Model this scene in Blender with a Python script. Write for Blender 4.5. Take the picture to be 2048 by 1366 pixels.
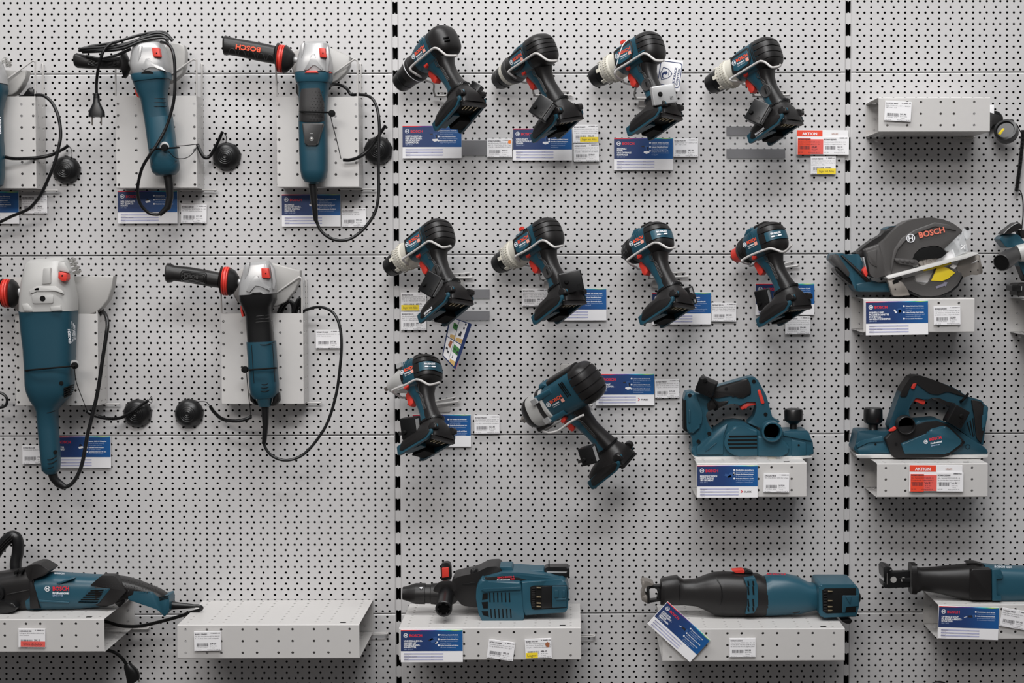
import bpy, bmesh, math, random
import numpy as np
from mathutils import Vector, Matrix

for _o in list(bpy.data.objects):
    bpy.data.objects.remove(_o)
SC = bpy.context.scene
COL = SC.collection
random.seed(5)

# ---------------------------------------------------------------- camera, world, lights, exposure
# everything below is in millimetres: x to the right along the wall, y into the wall (wall face y = 0), z up
CAMP = np.array([385.0, -3600.0, -394.0])
CR = np.array([[0.99999135, 0.00326937, 0.00257101], [-0.00335253, 0.99944861, 0.03303392], [-0.00246159, -0.03304225, 0.99945092]])
FPX, PPX, PPY = 3249.9024, 1024 + 127.2805, 683 - 71.7699
cam = bpy.data.objects.new('camera', bpy.data.cameras.new('camera'))
COL.objects.link(cam)
cam.data.lens = FPX * 36 / 2048
cam.data.sensor_width = 36
cam.data.shift_x = -127.2805 / 2048
cam.data.shift_y = -71.7699 / 2048
cam.data.clip_end = 100
_m = Matrix.Identity(4)
for _i in range(3):
    _m[_i][0] = CR[_i][0]; _m[_i][1] = CR[_i][2]; _m[_i][2] = -CR[_i][1]; _m[_i][3] = CAMP[_i] * 0.001
cam.matrix_world = _m
SC.camera = cam
SC.view_settings.view_transform = 'Standard'
SC.view_settings.look = 'None'
SC.view_settings.gamma = 1
SC.view_settings.use_curve_mapping = False
SC.view_settings.exposure = -0.10

world = bpy.data.worlds.new('shop_light'); SC.world = world
world.use_nodes = True
_nt = world.node_tree
_bg = _nt.nodes['Background']
_tc = _nt.nodes.new('ShaderNodeTexCoord'); _sp = _nt.nodes.new('ShaderNodeSeparateXYZ'); _rp = _nt.nodes.new('ShaderNodeValToRGB')
_nt.links.new(_tc.outputs['Generated'], _sp.inputs[0]); _nt.links.new(_sp.outputs['Z'], _rp.inputs[0])
_mr = _nt.nodes.new('ShaderNodeMapRange'); _mr.inputs['From Min'].default_value = -1; _mr.inputs['From Max'].default_value = 1
_nt.links.new(_sp.outputs['Z'], _mr.inputs[0]); _nt.links.new(_mr.outputs[0], _rp.inputs[0])
_rp.color_ramp.elements[0].color = (0.20, 0.175, 0.16, 1)
_rp.color_ramp.elements[1].color = (0.92, 0.95, 1.0, 1)
_e = _rp.color_ramp.elements.new(0.45); _e.color = (0.30, 0.29, 0.29, 1)
_nt.links.new(_rp.outputs[0], _bg.inputs[0]); _bg.inputs[1].default_value = 0.36

def area(name, loc, aim, sx, sy, power, col):
    l = bpy.data.lights.new(name, 'AREA'); l.shape = 'RECTANGLE'; l.size = sx; l.size_y = sy; l.energy = power; l.color = col
    o = bpy.data.objects.new(name, l); COL.objects.link(o); o.location = loc
    o.rotation_euler = (Vector(aim) - Vector(loc)).to_track_quat('-Z', 'Y').to_euler()
    return o
area('ceiling_light', (0.10, -1.55, 3.1), (0.25, -0.35, -0.6), 4.6, 0.45, 150, (1.0, 0.99, 0.98))
area('ceiling_light', (0.45, -2.9, 1.9), (0.5, 0, -0.4), 1.8, 0.45, 24, (0.98, 0.985, 1.0)).data.spread = math.radians(110)
area('ceiling_light', (-0.90, -4.6, 1.6), (-0.25, 0, -0.75), 3.0, 0.6, 11, (1.0, 0.955, 0.92)).data.spread = math.radians(62)

# ---------------------------------------------------------------- materials
def mat(name, col, rough=0.5, metal=0.0, spec=0.5, noise=0.0, nscale=300, bump=0.0, trans=0.0, alpha=1.0, coat=0.0):
    m = bpy.data.materials.new(name); m.use_nodes = True
    nt = m.node_tree; b = nt.nodes['Principled BSDF']
    b.inputs['Base Color'].default_value = (*col, 1); b.inputs['Roughness'].default_value = rough
    b.inputs['Metallic'].default_value = metal; b.inputs['Specular IOR Level'].default_value = spec
    b.inputs['Transmission Weight'].default_value = trans; b.inputs['Alpha'].default_value = alpha
    b.inputs['Coat Weight'].default_value = coat
    if noise or bump:
        tc = nt.nodes.new('ShaderNodeTexCoord'); n = nt.nodes.new('ShaderNodeTexNoise')
        n.inputs['Scale'].default_value = nscale; n.inputs['Detail'].default_value = 3
        nt.links.new(tc.outputs['Object'], n.inputs['Vector'])
        if noise:
            mx = nt.nodes.new('ShaderNodeMix'); mx.data_type = 'RGBA'
            mx.inputs['A'].default_value = (*[c * (1 - noise) for c in col], 1); mx.inputs['B'].default_value = (*[min(1, c * (1 + noise)) for c in col], 1)
            nt.links.new(n.outputs['Fac'], mx.inputs['Factor']); nt.links.new(mx.outputs['Result'], b.inputs['Base Color'])
        if bump:
            bp = nt.nodes.new('ShaderNodeBump'); bp.inputs['Strength'].default_value = bump; bp.inputs['Distance'].default_value = 0.0006
            nt.links.new(n.outputs['Fac'], bp.inputs['Height']); nt.links.new(bp.outputs[0], b.inputs['Normal'])
    return m
def ramp_mat(name, stops, lo, hi, rough=0.35):
    """printed colour running along the object's own x axis (lo..hi in metres)"""
    m = mat(name, (1, 1, 1), rough); nt = m.node_tree; b = nt.nodes['Principled BSDF']
    tc = nt.nodes.new('ShaderNodeTexCoord'); sp = nt.nodes.new('ShaderNodeSeparateXYZ'); mr = nt.nodes.new('ShaderNodeMapRange')
    mr.inputs['From Min'].default_value = lo; mr.inputs['From Max'].default_value = hi
    rp = nt.nodes.new('ShaderNodeValToRGB'); nt.links.new(tc.outputs['Object'], sp.inputs[0]); nt.links.new(sp.outputs['X'], mr.inputs[0])
    nt.links.new(mr.outputs[0], rp.inputs[0]); nt.links.new(rp.outputs[0], b.inputs['Base Color'])
    e = rp.color_ramp.elements
    e[0].position, e[0].color = stops[0][0], (*stops[0][1], 1); e[1].position, e[1].color = stops[-1][0], (*stops[-1][1], 1)
    for p, c in stops[1:-1]:
        q = e.new(p); q.color = (*c, 1)
    return m
M = dict(
    wall=mat('grey_powder_coat', (0.560, 0.550, 0.548), 0.34, 0, 0.45, noise=0.03, nscale=60),
    sheet=mat('pale_powder_coat', (0.57, 0.555, 0.54), 0.40, 0, 0.45, noise=0.02, nscale=60),
    wire=mat('white_wire_coat', (0.50, 0.485, 0.47), 0.32, 0, 0.5),
    void=mat('dark_void', (0.004, 0.004, 0.004), 0.9, 0, 0.1),
    slot=mat('slot_black', (0.003, 0.003, 0.003), 0.8, 0, 0.1),
    teal=mat('teal_plastic', (0.0095, 0.056, 0.085), 0.42, 0, 0.5, bump=0.10, nscale=900),
    teal2=mat('teal_satin_plastic', (0.0145, 0.072, 0.107), 0.38, 0, 0.5, bump=0.08, nscale=900),
    black=mat('black_rubber', (0.0095, 0.0085, 0.0085), 0.42, 0, 0.45, bump=0.12, nscale=900),
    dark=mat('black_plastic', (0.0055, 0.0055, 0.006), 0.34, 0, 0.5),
    grey=mat('charcoal_plastic', (0.035, 0.034, 0.034), 0.45, 0, 0.5, bump=0.10, nscale=900),
    cover=mat('grey_cover_plastic', (0.070, 0.066, 0.064), 0.45, 0, 0.5, bump=0.08, nscale=900),
    deep=mat('recess_black', (0.003, 0.003, 0.003), 0.75, 0, 0.2),
    red=mat('red_plastic', (0.66, 0.045, 0.03), 0.38, 0, 0.5),
    orange=mat('orange_red_print', (0.90, 0.10, 0.035), 0.45),
    redprint=mat('red_print', (0.72, 0.03, 0.05), 0.4),
    silver=mat('silver_paint', (0.43, 0.43, 0.43), 0.30, 0.25, 0.5),
    pale=mat('pale_grey_paint', (0.47, 0.465, 0.45), 0.38, 0.05, 0.5),
    guard=mat('grey_guard_paint', (0.40, 0.39, 0.375), 0.42, 0.05, 0.5),
    cream=mat('cream_plastic', (0.60, 0.575, 0.50), 0.45),
    steel=mat('bright_steel', (0.60, 0.59, 0.57), 0.28, 0.9),
    bright=mat('bright_alloy', (0.74, 0.73, 0.71), 0.35, 0.25),
    shaded_red=mat('dark_red_inside', (0.16, 0.012, 0.01), 0.5),  # red pipe wall, darkened in colour for the shade inside the port
    gun=mat('dull_steel', (0.34, 0.31, 0.28), 0.42, 0.8),
    gold=mat('brass_contact', (0.75, 0.62, 0.40), 0.3, 0.9),
    white=mat('white_card', (0.86, 0.85, 0.86), 0.40, 0, 0.4),
    whitep=mat('white_print', (0.88, 0.89, 0.92), 0.5),
    palep=mat('pale_blue_print', (0.42, 0.52, 0.72), 0.5),
    lav=mat('lavender_print', (0.46, 0.47, 0.66), 0.5),
    ink=mat('black_ink', (0.03, 0.025, 0.035), 0.6),
    greyink=mat('grey_ink', (0.20, 0.19, 0.25), 0.6),
    yellow=mat('yellow_sticker', (0.90, 0.68, 0.03), 0.45),
    sale=mat('sale_red_card', (0.82, 0.075, 0.035), 0.40),
    salmon=mat('salmon_red_film', (0.80, 0.12, 0.10), 0.40),
    dot=mat('orange_sticker', (0.95, 0.24, 0.02), 0.45),
    navy=mat('navy_print', (0.012, 0.03, 0.12), 0.4),
    photo=mat('printed_tool_blue', (0.03, 0.09, 0.26), 0.5),
    photod=mat('printed_tool_dark', (0.02, 0.02, 0.03), 0.5),
    sand=mat('printed_sand', (0.62, 0.40, 0.14), 0.5),
    green=mat('printed_green', (0.05, 0.22, 0.05), 0.5),
    brown=mat('printed_brown', (0.35, 0.12, 0.05), 0.5),
    strip=mat('grey_magnet_strip', (0.075, 0.070, 0.080), 0.6),
    clear=mat('clear_acrylic', (0.93, 0.95, 0.95), 0.08, 0, 0.5, alpha=0.07),
    glass=mat('clear_guard_plastic', (0.9, 0.93, 0.95), 0.05, 0, 0.5, alpha=0.30),
    coral=mat('coral_print', (0.80, 0.20, 0.13), 0.45),
    badge=mat('pale_red_badge', (0.80, 0.36, 0.28), 0.45),
)
M['card_blue'] = ramp_mat('card_blue_print', [(0, (0.024, 0.042, 0.125)), (0.45, (0.017, 0.048, 0.165)), (1, (0.010, 0.10, 0.31))], -0.065, 0.065)
M['rainbow'] = ramp_mat('rainbow_stripe', [(0, (0.75, 0.03, 0.03)), (0.24, (0.75, 0.04, 0.06)), (0.34, (0.18, 0.03, 0.22)), (0.55, (0.06, 0.09, 0.35)), (0.68, (0.03, 0.35, 0.6)),
                                            (0.8, (0.05, 0.45, 0.25)), (0.88, (0.45, 0.62, 0.12)), (1, (0.02, 0.35, 0.35))], -0.065, 0.065)

# ---------------------------------------------------------------- geometry helpers
def P(px, py, d):
    """the point of the plane d mm in front of the wall that the photograph shows at (px, py)"""
    v = CR[:, 0] * ((px - PPX) / FPX) + CR[:, 1] + CR[:, 2] * (-(py - PPY) / FPX)
    t = (-d - CAMP[1]) / v[1]
    return CAMP + v * t
def mmpp(d):
    return (3600 - d) / FPX
def Zm(ox, oy, s):
    return lambda pts: [(ox + p[0] / s, oy + p[1] / s, *p[2:]) for p in pts]
z1 = Zm(0, 30, 3.1045); z2 = Zm(420, 30, 2.9053); z3 = Zm(0, 490, 2.7333); z4 = Zm(320, 490, 2.7325); z5 = Zm(780, 40, 4.5524); z6 = Zm(1160, 40, 3.6571)
z7 = Zm(760, 410, 3.9022); z8 = Zm(1220, 410, 4.6545); z9 = Zm(760, 680, 3.3032); z10 = Zm(1350, 720, 4.5533); z11 = Zm(1690, 730, 4.5531); z12 = Zm(1640, 420, 4.8775)
z13 = Zm(1700, 150, 4.5546); z14 = Zm(0, 1040, 4.1905); z15 = Zm(340, 1160, 4.4522); z16 = Zm(780, 1090, 4.4522); z17 = Zm(1260, 1110, 4.2667); z18 = Zm(1680, 1100, 5.1359)
z19 = Zm(1948, 420, 4.88); z20 = Zm(0, 100, 3.794); z21 = Zm(0, 1050, 6.83)

def rnd(pts, r, n=3):
    """round the corners of a closed 2-D outline; a third value on a point is its own radius"""
    out = []; k = len(pts)
    for i in range(k):
        a = np.array(pts[i - 1][:2], float); b = np.array(pts[i][:2], float); c = np.array(pts[(i + 1) % k][:2], float)
        rr = pts[i][2] if len(pts[i]) > 2 else r
        la, lc = np.linalg.norm(a - b), np.linalg.norm(c - b)
        q = min(rr, 0.45 * la, 0.45 * lc)
        if q < 1e-6:
            out.append(tuple(b)); continue
        p0 = b + (a - b) / la * q; p1 = b + (c - b) / lc * q
        for j in range(n + 1):
            t = j / n
            out.append(tuple((1 - t) ** 2 * p0 + 2 * t * (1 - t) * b + t * t * p1))
    return out
def crom(pts, n=8):
    """Catmull-Rom through 3-D points"""
    pts = [np.array(p, float) for p in pts]
    if len(pts) < 3:
        return pts
    e = [2 * pts[0] - pts[1]] + pts + [2 * pts[-1] - pts[-2]]
    out = []
    for i in range(1, len(e) - 2):
        a, b, c, d = e[i - 1:i + 3]
        for j in range(n):
            t = j / n
            out.append(0.5 * (2 * b + (c - a) * t + (2 * a - 5 * b + 4 * c - d) * t * t + (3 * b - 3 * c + d - a) * t ** 3))
    out.append(pts[-1])
    return out
_tx = {}
def text_geo(s, bold):
    k = (s, bold)
    if k not in _tx:
        c = bpy.data.curves.new('glyphs', 'FONT'); c.body = s; c.size = 1; c.resolution_u = 2; c.fill_mode = 'FRONT'
        c.offset = 0.030 if bold else 0.0
        o = bpy.data.objects.new('glyphs', c)
        me = bpy.data.meshes.new_from_object(o)
        v = np.array([x.co[:] for x in me.vertices]).reshape(-1, 3); f = [tuple(p.vertices) for p in me.polygons]
        bpy.data.objects.remove(o); bpy.data.curves.remove(c); bpy.data.meshes.remove(me)
        _tx[k] = (v, f, float(v[:, 0].max()) if len(v) else 0.0)
    return _tx[k]
def se(t, e):
    c = math.cos(t)
    return math.copysign(abs(c) ** (2 / e), c)

class MB:
    def __init__(s):
        s.v = []; s.f = []
    def add(s, v, f):
        b = len(s.v); s.v += [tuple(map(float, p)) for p in v]; s.f += [tuple(b + i for i in q) for q in f]
        return s
    def rings(s, rings, cap0=True, cap1=True, closed=True):
        n = len(rings[0]); v = [p for r in rings for p in r]; f = []
        for i in range(len(rings) - 1):
            for j in range(n if closed else n - 1):
                k = (j + 1) % n
                f.append((i * n + j, i * n + k, (i + 1) * n + k, (i + 1) * n + j))
        if cap0: f.append(tuple(range(n))[::-1])
        if cap1: f.append(tuple(range((len(rings) - 1) * n, len(rings) * n)))
        return s.add(v, f)
    def box(s, c, h, R=None):
        c = np.array(c, float); R = np.eye(3) if R is None else np.array(R)
        v = [c + R @ (np.array(k) * h) for k in ((-1, -1, -1), (1, -1, -1), (1, 1, -1), (-1, 1, -1), (-1, -1, 1), (1, -1, 1), (1, 1, 1), (-1, 1, 1))]
        return s.add(v, [(0, 3, 2, 1), (4, 5, 6, 7), (0, 1, 5, 4), (1, 2, 6, 5), (2, 3, 7, 6), (3, 0, 4, 7)])
    def prism(s, front, back, bevel=0.0, seg=2):
        """front / back: matching 3-D loops; the front rim is rounded by bevel"""
        bm = bmesh.new(); n = len(front)
        a = [bm.verts.new(p) for p in front]; b = [bm.verts.new(p) for p in back]
        bm.faces.new(a)
        bm.faces.new(b[::-1])
        for i in range(n):
            bm.faces.new((a[i], b[i], b[(i + 1) % n], a[(i + 1) % n]))
        if bevel > 0:
            es = [bm.edges.get((a[i], a[(i + 1) % n])) for i in range(n)]
            bmesh.ops.bevel(bm, geom=[e for e in es if e], offset=bevel, segments=seg, profile=0.5, affect='EDGES', clamp_overlap=True)
        bmesh.ops.recalc_face_normals(bm, faces=bm.faces)
        bm.verts.index_update()
        s.add([v.co[:] for v in bm.verts], [tuple(v.index for v in f.verts) for f in bm.faces]); bm.free()
        return s
    def slab(s, pts, d1, d0, bevel=1.0, r=0, seg=2):
        """an outline given in pixels, as it stands d1 mm in front of the wall, reaching back to d0"""
        if r: pts = rnd(pts, r)
        w = [P(p[0], p[1], d1) for p in pts]
        return s.prism(w, [(q[0], -d0, q[2]) for q in w], bevel, seg)
    def loft(s, secs, n=28, cap0=True, cap1=True):
        """secs: (left px point, right px point, depth of the centre, half depth, exponent)"""
        rg = []
        for l, r, dc, hd, e in secs:
            L, R_ = P(l[0], l[1], dc), P(r[0], r[1], dc); c = (L + R_) / 2; h = (R_ - L) / 2
            rg.append([c + h * se(2 * math.pi * j / n, e) + np.array([0, -1, 0]) * hd * se(2 * math.pi * j / n - math.pi / 2, e) for j in range(n)])
        return s.rings(rg, cap0, cap1)
    def tube(s, pts, r, n=8, smooth=8):
        p = crom(pts, smooth) if smooth else [np.array(q, float) for q in pts]
        k = len(p); rg = []; up = None
        rr = r if hasattr(r, '__len__') else None
        for i in range(k):
            t = p[min(i + 1, k - 1)] - p[max(i - 1, 0)]; t = t / (np.linalg.norm(t) + 1e-9)
            if up is None:
                up = np.cross(t, (0, 1, 0)); 
                if np.linalg.norm(up) < 0.1: up = np.cross(t, (1, 0, 0))
            up = up - t * np.dot(up, t); up /= np.linalg.norm(up) + 1e-9
            w = np.cross(t, up); ri = rr[int(round(i * (len(rr) - 1) / max(k - 1, 1)))] if rr is not None else r
            rg.append([p[i] + ri * (math.cos(2 * math.pi * j / n) * up + math.sin(2 * math.pi * j / n) * w) for j in range(n)])
        return s.rings(rg)
    def coil(s, pts, r, pitch=2.2):
        """a cable with coil ridges"""
        p = crom(pts, 30); L = np.concatenate([[0], np.cumsum([np.linalg.norm(p[i + 1] - p[i]) for i in range(len(p) - 1)])])
        m = int(L[-1] / pitch * 2) + 2; q = [np.array([np.interp(x, L, [a[c] for a in p]) for c in range(3)]) for x in np.linspace(0, L[-1], m)]
        return s.tube(q, [r if i % 2 else r * 0.72 for i in range(m)], 8, 0)
    def lathe(s, o, ax, prof, n=28, e=2.0, up=None, ku=1.0):
        """prof: (distance along ax, radius)"""
        o = np.array(o, float); ax = np.array(ax, float); ax /= np.linalg.norm(ax)
        u = np.array(up, float) if up is not None else np.cross(ax, (0.0, 0.3, 1.0))
        u = u - ax * np.dot(u, ax); u /= np.linalg.norm(u); w = np.cross(ax, u)
        return s.rings([[o + ax * t + u * r * ku * se(2 * math.pi * j / n, e) + w * r * se(2 * math.pi * j / n - math.pi / 2, e) for j in range(n)] for t, r in prof])
    def text(s, st, o, ex, ey, size, bold=False, w=None, al='L'):
        v, f, wd = text_geo(st, bold)
        if not len(v): return s
        ex = np.array(ex, float); ey = np.array(ey, float); o = np.array(o, float)
        kx = size if w is None else w / wd
        if al == 'C': o = o - ex * wd * kx / 2
        if al == 'R': o = o - ex * wd * kx
        return s.add([o + ex * q[0] * kx + ey * q[1] * size for q in v], f)
    def quad(s, o, ex, ey, x0, y0, x1, y1):
        o = np.array(o, float); ex = np.array(ex, float); ey = np.array(ey, float)
        return s.add([o + ex * x + ey * y for x, y in ((x0, y0), (x1, y0), (x1, y1), (x0, y1))], [(0, 1, 2, 3)])
    def poly(s, o, ex, ey, pts):
        o = np.array(o, float); ex = np.array(ex, float); ey = np.array(ey, float)
        return s.add([o + ex * x + ey * y for x, y in pts], [tuple(range(len(pts)))])
    def disc(s, o, ex, ey, r, n=16, ri=0):
        a = [2 * math.pi * i / n for i in range(n)]
        o = np.array(o, float); ex = np.array(ex, float); ey = np.array(ey, float)
        if not ri:
            return s.add([o + ex * r * math.cos(t) + ey * r * math.sin(t) for t in a], [tuple(range(n))])
        return s.add([o + ex * q * math.cos(t) + ey * q * math.sin(t) for q in (r, ri) for t in a], [(i, (i + 1) % n, n + (i + 1) % n, n + i) for i in range(n)])
    def logo(s, o, ex, ey, r):
        """ring around an armature"""
        s.disc(o, ex, ey, r, 20, r * 0.80)
        for x in (-1, 1):
            s.poly(o, ex, ey, [(x * r * 0.28, -r * 0.62), (x * r * 0.52, -r * 0.5), (x * r * 0.52, r * 0.5), (x * r * 0.28, r * 0.62)])
        s.quad(o, ex, ey, -r * 0.28, -r * 0.14, r * 0.28, r * 0.14)
        return s

class Thing:
    def __init__(s, name, label, cat, o=(0, 0, 0), R=None, group=None, kind=None):
        s.o = np.array(o, float); s.R = np.eye(3) if R is None else np.array(R, float)
        s.name, s.label, s.cat, s.group, s.kind, s.root = name, label, cat, group, kind, None
    def _tag(s, ob):
        if s.label: ob['label'] = s.label
        if s.cat: ob['category'] = s.cat
        if s.group: ob['group'] = s.group
        if s.kind: ob['kind'] = s.kind
        m = Matrix.Identity(4)
        for i in range(3):
            for j in range(3): m[i][j] = s.R[i][j]
            m[i][3] = s.o[i] * 0.001
        ob.matrix_world = m
    def empty(s):
        if s.root is None:
            s.root = bpy.data.objects.new(s.name, None); s.root.empty_display_size = 0.02; COL.objects.link(s.root); s._tag(s.root)
        return s.root
    def _mesh(s, name, mb, m, local, ang=40):
        v = np.array(mb.v)
        if not local: v = (v - s.o) @ s.R
        me = bpy.data.meshes.new(name); me.from_pydata((v * 0.001).tolist(), [], mb.f); me.materials.append(M[m])
        if ang:
            me.polygons.foreach_set('use_smooth', [True] * len(me.polygons)); me.set_sharp_from_angle(angle=math.radians(ang))
        me.validate(); me.update()
        return me
    def part(s, name, mb, m, parent=None, local=False, label=None, ang=40):
        ob = bpy.data.objects.new(name, s._mesh(name, mb, m, local, ang)); COL.objects.link(ob)
        ob.parent = parent or s.empty()
        if label: ob['label'] = label
        return ob
    def single(s, mb, m, local=False, ang=40):
        ob = bpy.data.objects.new(s.name, s._mesh(s.name, mb, m, local, ang)); COL.objects.link(ob); s.root = ob; s._tag(ob)
        return ob
EX, EZ = np.array([1.0, 0, 0]), np.array([0, 0, 1.0])
# ---------------------------------------------------------------- the perforated wall
def cell(mb, x0, z0, x1, z1, cx, cz, r, y, n=3, deep=1.2, ax=None):
    """one rectangle of sheet with a round hole, with the hole's own wall; ax maps (x, z, depth) to 3-D"""
    f = ax or (lambda x, z, t: (x, y + t, z))
    cs = [(x0, z0), (x1, z0), (x1, z1), (x0, z1)]
    an = [math.atan2(c[1] - cz, c[0] - cx) for c in cs]
    base = len(mb.v); loop = []; idx = []
    for i in range(4):
        a0, a1 = an[i], an[(i + 1) % 4]
        if a1 < a0: a1 += 2 * math.pi
        idx.append(len(loop))
        for j in range(n): loop.append(a0 + (a1 - a0) * j / n)
    k = len(loop)
    v = [f(c[0], c[1], 0) for c in cs] + [f(cx + r * math.cos(t), cz + r * math.sin(t), 0) for t in loop] + [f(cx + r * math.cos(t), cz + r * math.sin(t), deep) for t in loop]
    q = []
    for i in range(4):
        s0 = idx[i]; arc = [4 + (s0 + j) % k for j in range(n + 1)]
        q.append((i, (i + 1) % 4, *arc[::-1]))
    for j in range(k):
        q.append((4 + j, 4 + (j + 1) % k, 4 + k + (j + 1) % k, 4 + k + j))
    mb.add(v, q)
PW, PH = 988.6, 398.6
def wall_panel_mesh():
    mb = MB(); hw, hh = PW / 2, PH / 2; e = 3.0
    for row in range(32):
        zc = 193.75 - row * 12.5; zt = zc + 6.25 if row else hh - e; zb = zc - 6.25 if row < 31 else -hh + e
        xs = [-480 + 15 * k for k in range(65)] if row % 2 else [-475 + 25 * k for k in range(39)]
        br = [-hw + e] + [(xs[i] + xs[i + 1]) / 2 for i in range(len(xs) - 1)] + [hw - e]
        for i, x in enumerate(xs): cell(mb, br[i], zb, br[i + 1], zt, x, zc, 2.65, 0, 3, 0.8)
    # folded rim
    prof = [(e * (1 - math.sin(a)), e * (1 - math.cos(a))) for a in np.linspace(0, math.pi / 2, 6)] + [(0, 14)]
    rg = []
    for t, d in prof:
        x, z = hw - t, hh - t
        rg.append([(-x, d, -z), (x, d, -z), (x, d, z), (-x, d, z)])
    mb.rings(rg, False, False)
    return mb
_pm = None
for bx in range(-1, 2):
    for bz in range(-1, 4):
        cx, cz = 500 + 1000 * bx, -200 - 400 * bz
        t = Thing('wall_back', None, None, (cx, 0, cz), None, None, 'structure')
        if _pm is None:
            _pm = t.single(wall_panel_mesh(), 'wall', local=True, ang=30)
        else:
            ob = bpy.data.objects.new('wall_back', _pm.data); COL.objects.link(ob); t._tag(ob)
mb = MB(); mb.box((500, 62, -800), (1500, 1, 1100))
Thing('shade_sheet', None, None, (500, 62, -800), None, None, 'structure').single(mb, 'void')  # near-black sheet added behind the panels, its colour standing for the hollow's shade
def upright_mesh():
    mb = MB(); w, sw = 16.0, 5.6
    f = lambda x, z, d=0: (x, 3.2 + d, z)
    for k in range(-33, 13):
        c = -5.5 + 50 * k; h = 13.4; z0, z1 = c - 25, c + 25
        top = [(-sw, c + h), (-1.6, c + h), (0, c + h - 2.8), (1.6, c + h), (sw, c + h)]
        bot = [(x, 2 * c - z) for x, z in top]
        mb.add([f(*p) for p in [(-w, z1)] + [(-w, c + h)] + top + [(w, c + h), (w, z1)]], [tuple(range(9))])
        mb.add([f(*p) for p in [(-w, z0)] + [(-w, c - h)] + bot + [(w, c - h), (w, z0)]], [tuple(range(9))[::-1]])
        for sg in (-1, 1):
            mb.add([f(sg * w, c - h), f(sg * sw, c - h), f(sg * sw, c + h), f(sg * w, c + h)], [(0, 1, 2, 3) if sg > 0 else (3, 2, 1, 0)])
        L = top + bot[::-1]
        mb.add([f(*p) for p in L] + [f(p[0], p[1], 2.5) for p in L], [(i, (i + 1) % 10, 10 + (i + 1) % 10, 10 + i) for i in range(10)])
    return mb
_um = upright_mesh()
for i, x in ((1, 0), (2, 1000)):
    Thing('trim_%d' % i, None, None, (x, 0, 0), None, None, 'structure').single(_um, 'wall', local=True, ang=30)
    b_ = MB(); b_.box((x, 30, -500), (14, 1.5, 900)); Thing('trim_%d' % (i + 2), None, None, (x, 30, -500), None, None, 'structure').single(b_, 'slot')  # near-black strip behind the slots, the shade inside the post as colour

# ---------------------------------------------------------------- shelves: bent perforated sheet, open at both ends
def perf_face(mb, xs, zs, x0, x1, z0, z1, r, ax):
    bx = [x0] + [(xs[i] + xs[i + 1]) / 2 for i in range(len(xs) - 1)] + [x1]
    bz = [z0] + [(zs[i] + zs[i + 1]) / 2 for i in range(len(zs) - 1)] + [z1]
    for i, x in enumerate(xs):
        for j, z in enumerate(zs): cell(mb, bx[i], bz[j], bx[i + 1], bz[j + 1], x, z, r, 0, 3, 1.0, ax)
def cols_for(w):
    xs = [17.0]; k = 0
    while xs[-1] + (44.5 if k % 2 == 0 else 29.7) < w - 12:
        xs.append(xs[-1] + (44.5 if k % 2 == 0 else 29.7)); k += 1
    return xs
def shelf(x0, x1, yt, yb, depth, label, pin=True, slot=None, cols=None, pinx=28, tilt=0.0):
    a, b, c = P(x0, yt, depth), P(x1, yt, depth), P(x0, yb, depth)
    w, h = b[0] - a[0], a[2] - c[2]
    o = np.array([(a[0] + b[0]) / 2, 0, c[2] + depth * 0])
    R = np.eye(3)
    t = Thing('wall_shelf', label, 'shelf', o, R, 'perforated sheet metal shelf boxes')
    X = -w / 2; xs = cols or cols_for(w); xs = [X + x for x in xs]
    zs = sorted([h - 9.7, h - 34.4, h - 58.8])
    e = 1.8
    mb = MB(); perf_face(mb, xs, zs, X, X + w, e, h - e, 2.7, lambda x, z, tt: (x, -depth + tt, z))
    # rounded folds and the plates behind them
    for s_, zz in ((1, h), (-1, 0)):
        pr = [(-depth, zz - s_ * e), (-depth + 0.25, zz - s_ * e * 0.45), (-depth + e * 0.5, zz - s_ * 0.2), (-depth + e, zz)]
        mb.rings([[(X, y, z), (X + w, y, z)] for y, z in pr], False, False, closed=False)
    t.part('front_face', mb, 'sheet', local=True, ang=50)
    ys = [14 + 25 * k for k in range(int((depth - 20) / 25) + 1)]
    mb = MB(); perf_face(mb, xs, ys, X, X + w, 1, depth - e, 2.7, lambda x, z, tt: (x, -z, h - tt))
    t.part('top_plate', mb, 'sheet', local=True)
    mb = MB(); perf_face(mb, xs, ys, X, X + w, 1, depth - e, 2.7, lambda x, z, tt: (x, -z, tt))
    t.part('bottom_plate', mb, 'sheet', local=True)
    mb = MB(); perf_face(mb, xs, zs, X, X + w, 1, h - 1, 2.7, lambda x, z, tt: (x, -1.5 + tt * 0.8, z))
    t.part('back_plate', mb, 'sheet', local=True)
    if slot:
        mb = MB(); mb.box((X + w - slot, -depth + 18, h + 0.15), (6, 4, 0.25)); t.part('locking_slot', mb, 'slot', local=True)
    if pin:
        mb = MB(); z = -3.0; xe = X + w
        mb.tube([(xe - 26, -3, z), (xe + pinx, -3, z + 1), (xe + pinx + 3, -8, z + 2), (xe + pinx - 2, -14, z), (xe - 40, -14, z)], 1.9, 8, 5)
        t.part('hook_pin', mb, 'wire', local=True)
    return t, X, w, h
S_POL = shelf(-150, 208.5, 1239, 1305, 235, 'wide shelf under the black and teal polisher with a coral tag', slot=37)
S_EMP = shelf(354.5, 718.5, 1250, 1318, 240, 'wide empty shelf with a single white tag at bottom centre left', slot=36)
S_SDS = shelf(798, 1161.5, 1256, 1321, 232, 'wide shelf under the rotary hammer with two tilted white tags', slot=38)
S_SAW = shelf(1325, 1689.5, 1258, 1323, 232, 'wide shelf under the black nosed sabre saw, tilted blue card at its corner', slot=42)
S_SAB = shelf(1876.5, 2240, 1209.5, 1279, 150, 'shelf cut by the frame under the sabre saw at bottom right')
c3 = [18, 61, 104, 132, 175, 203, 237]
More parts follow.
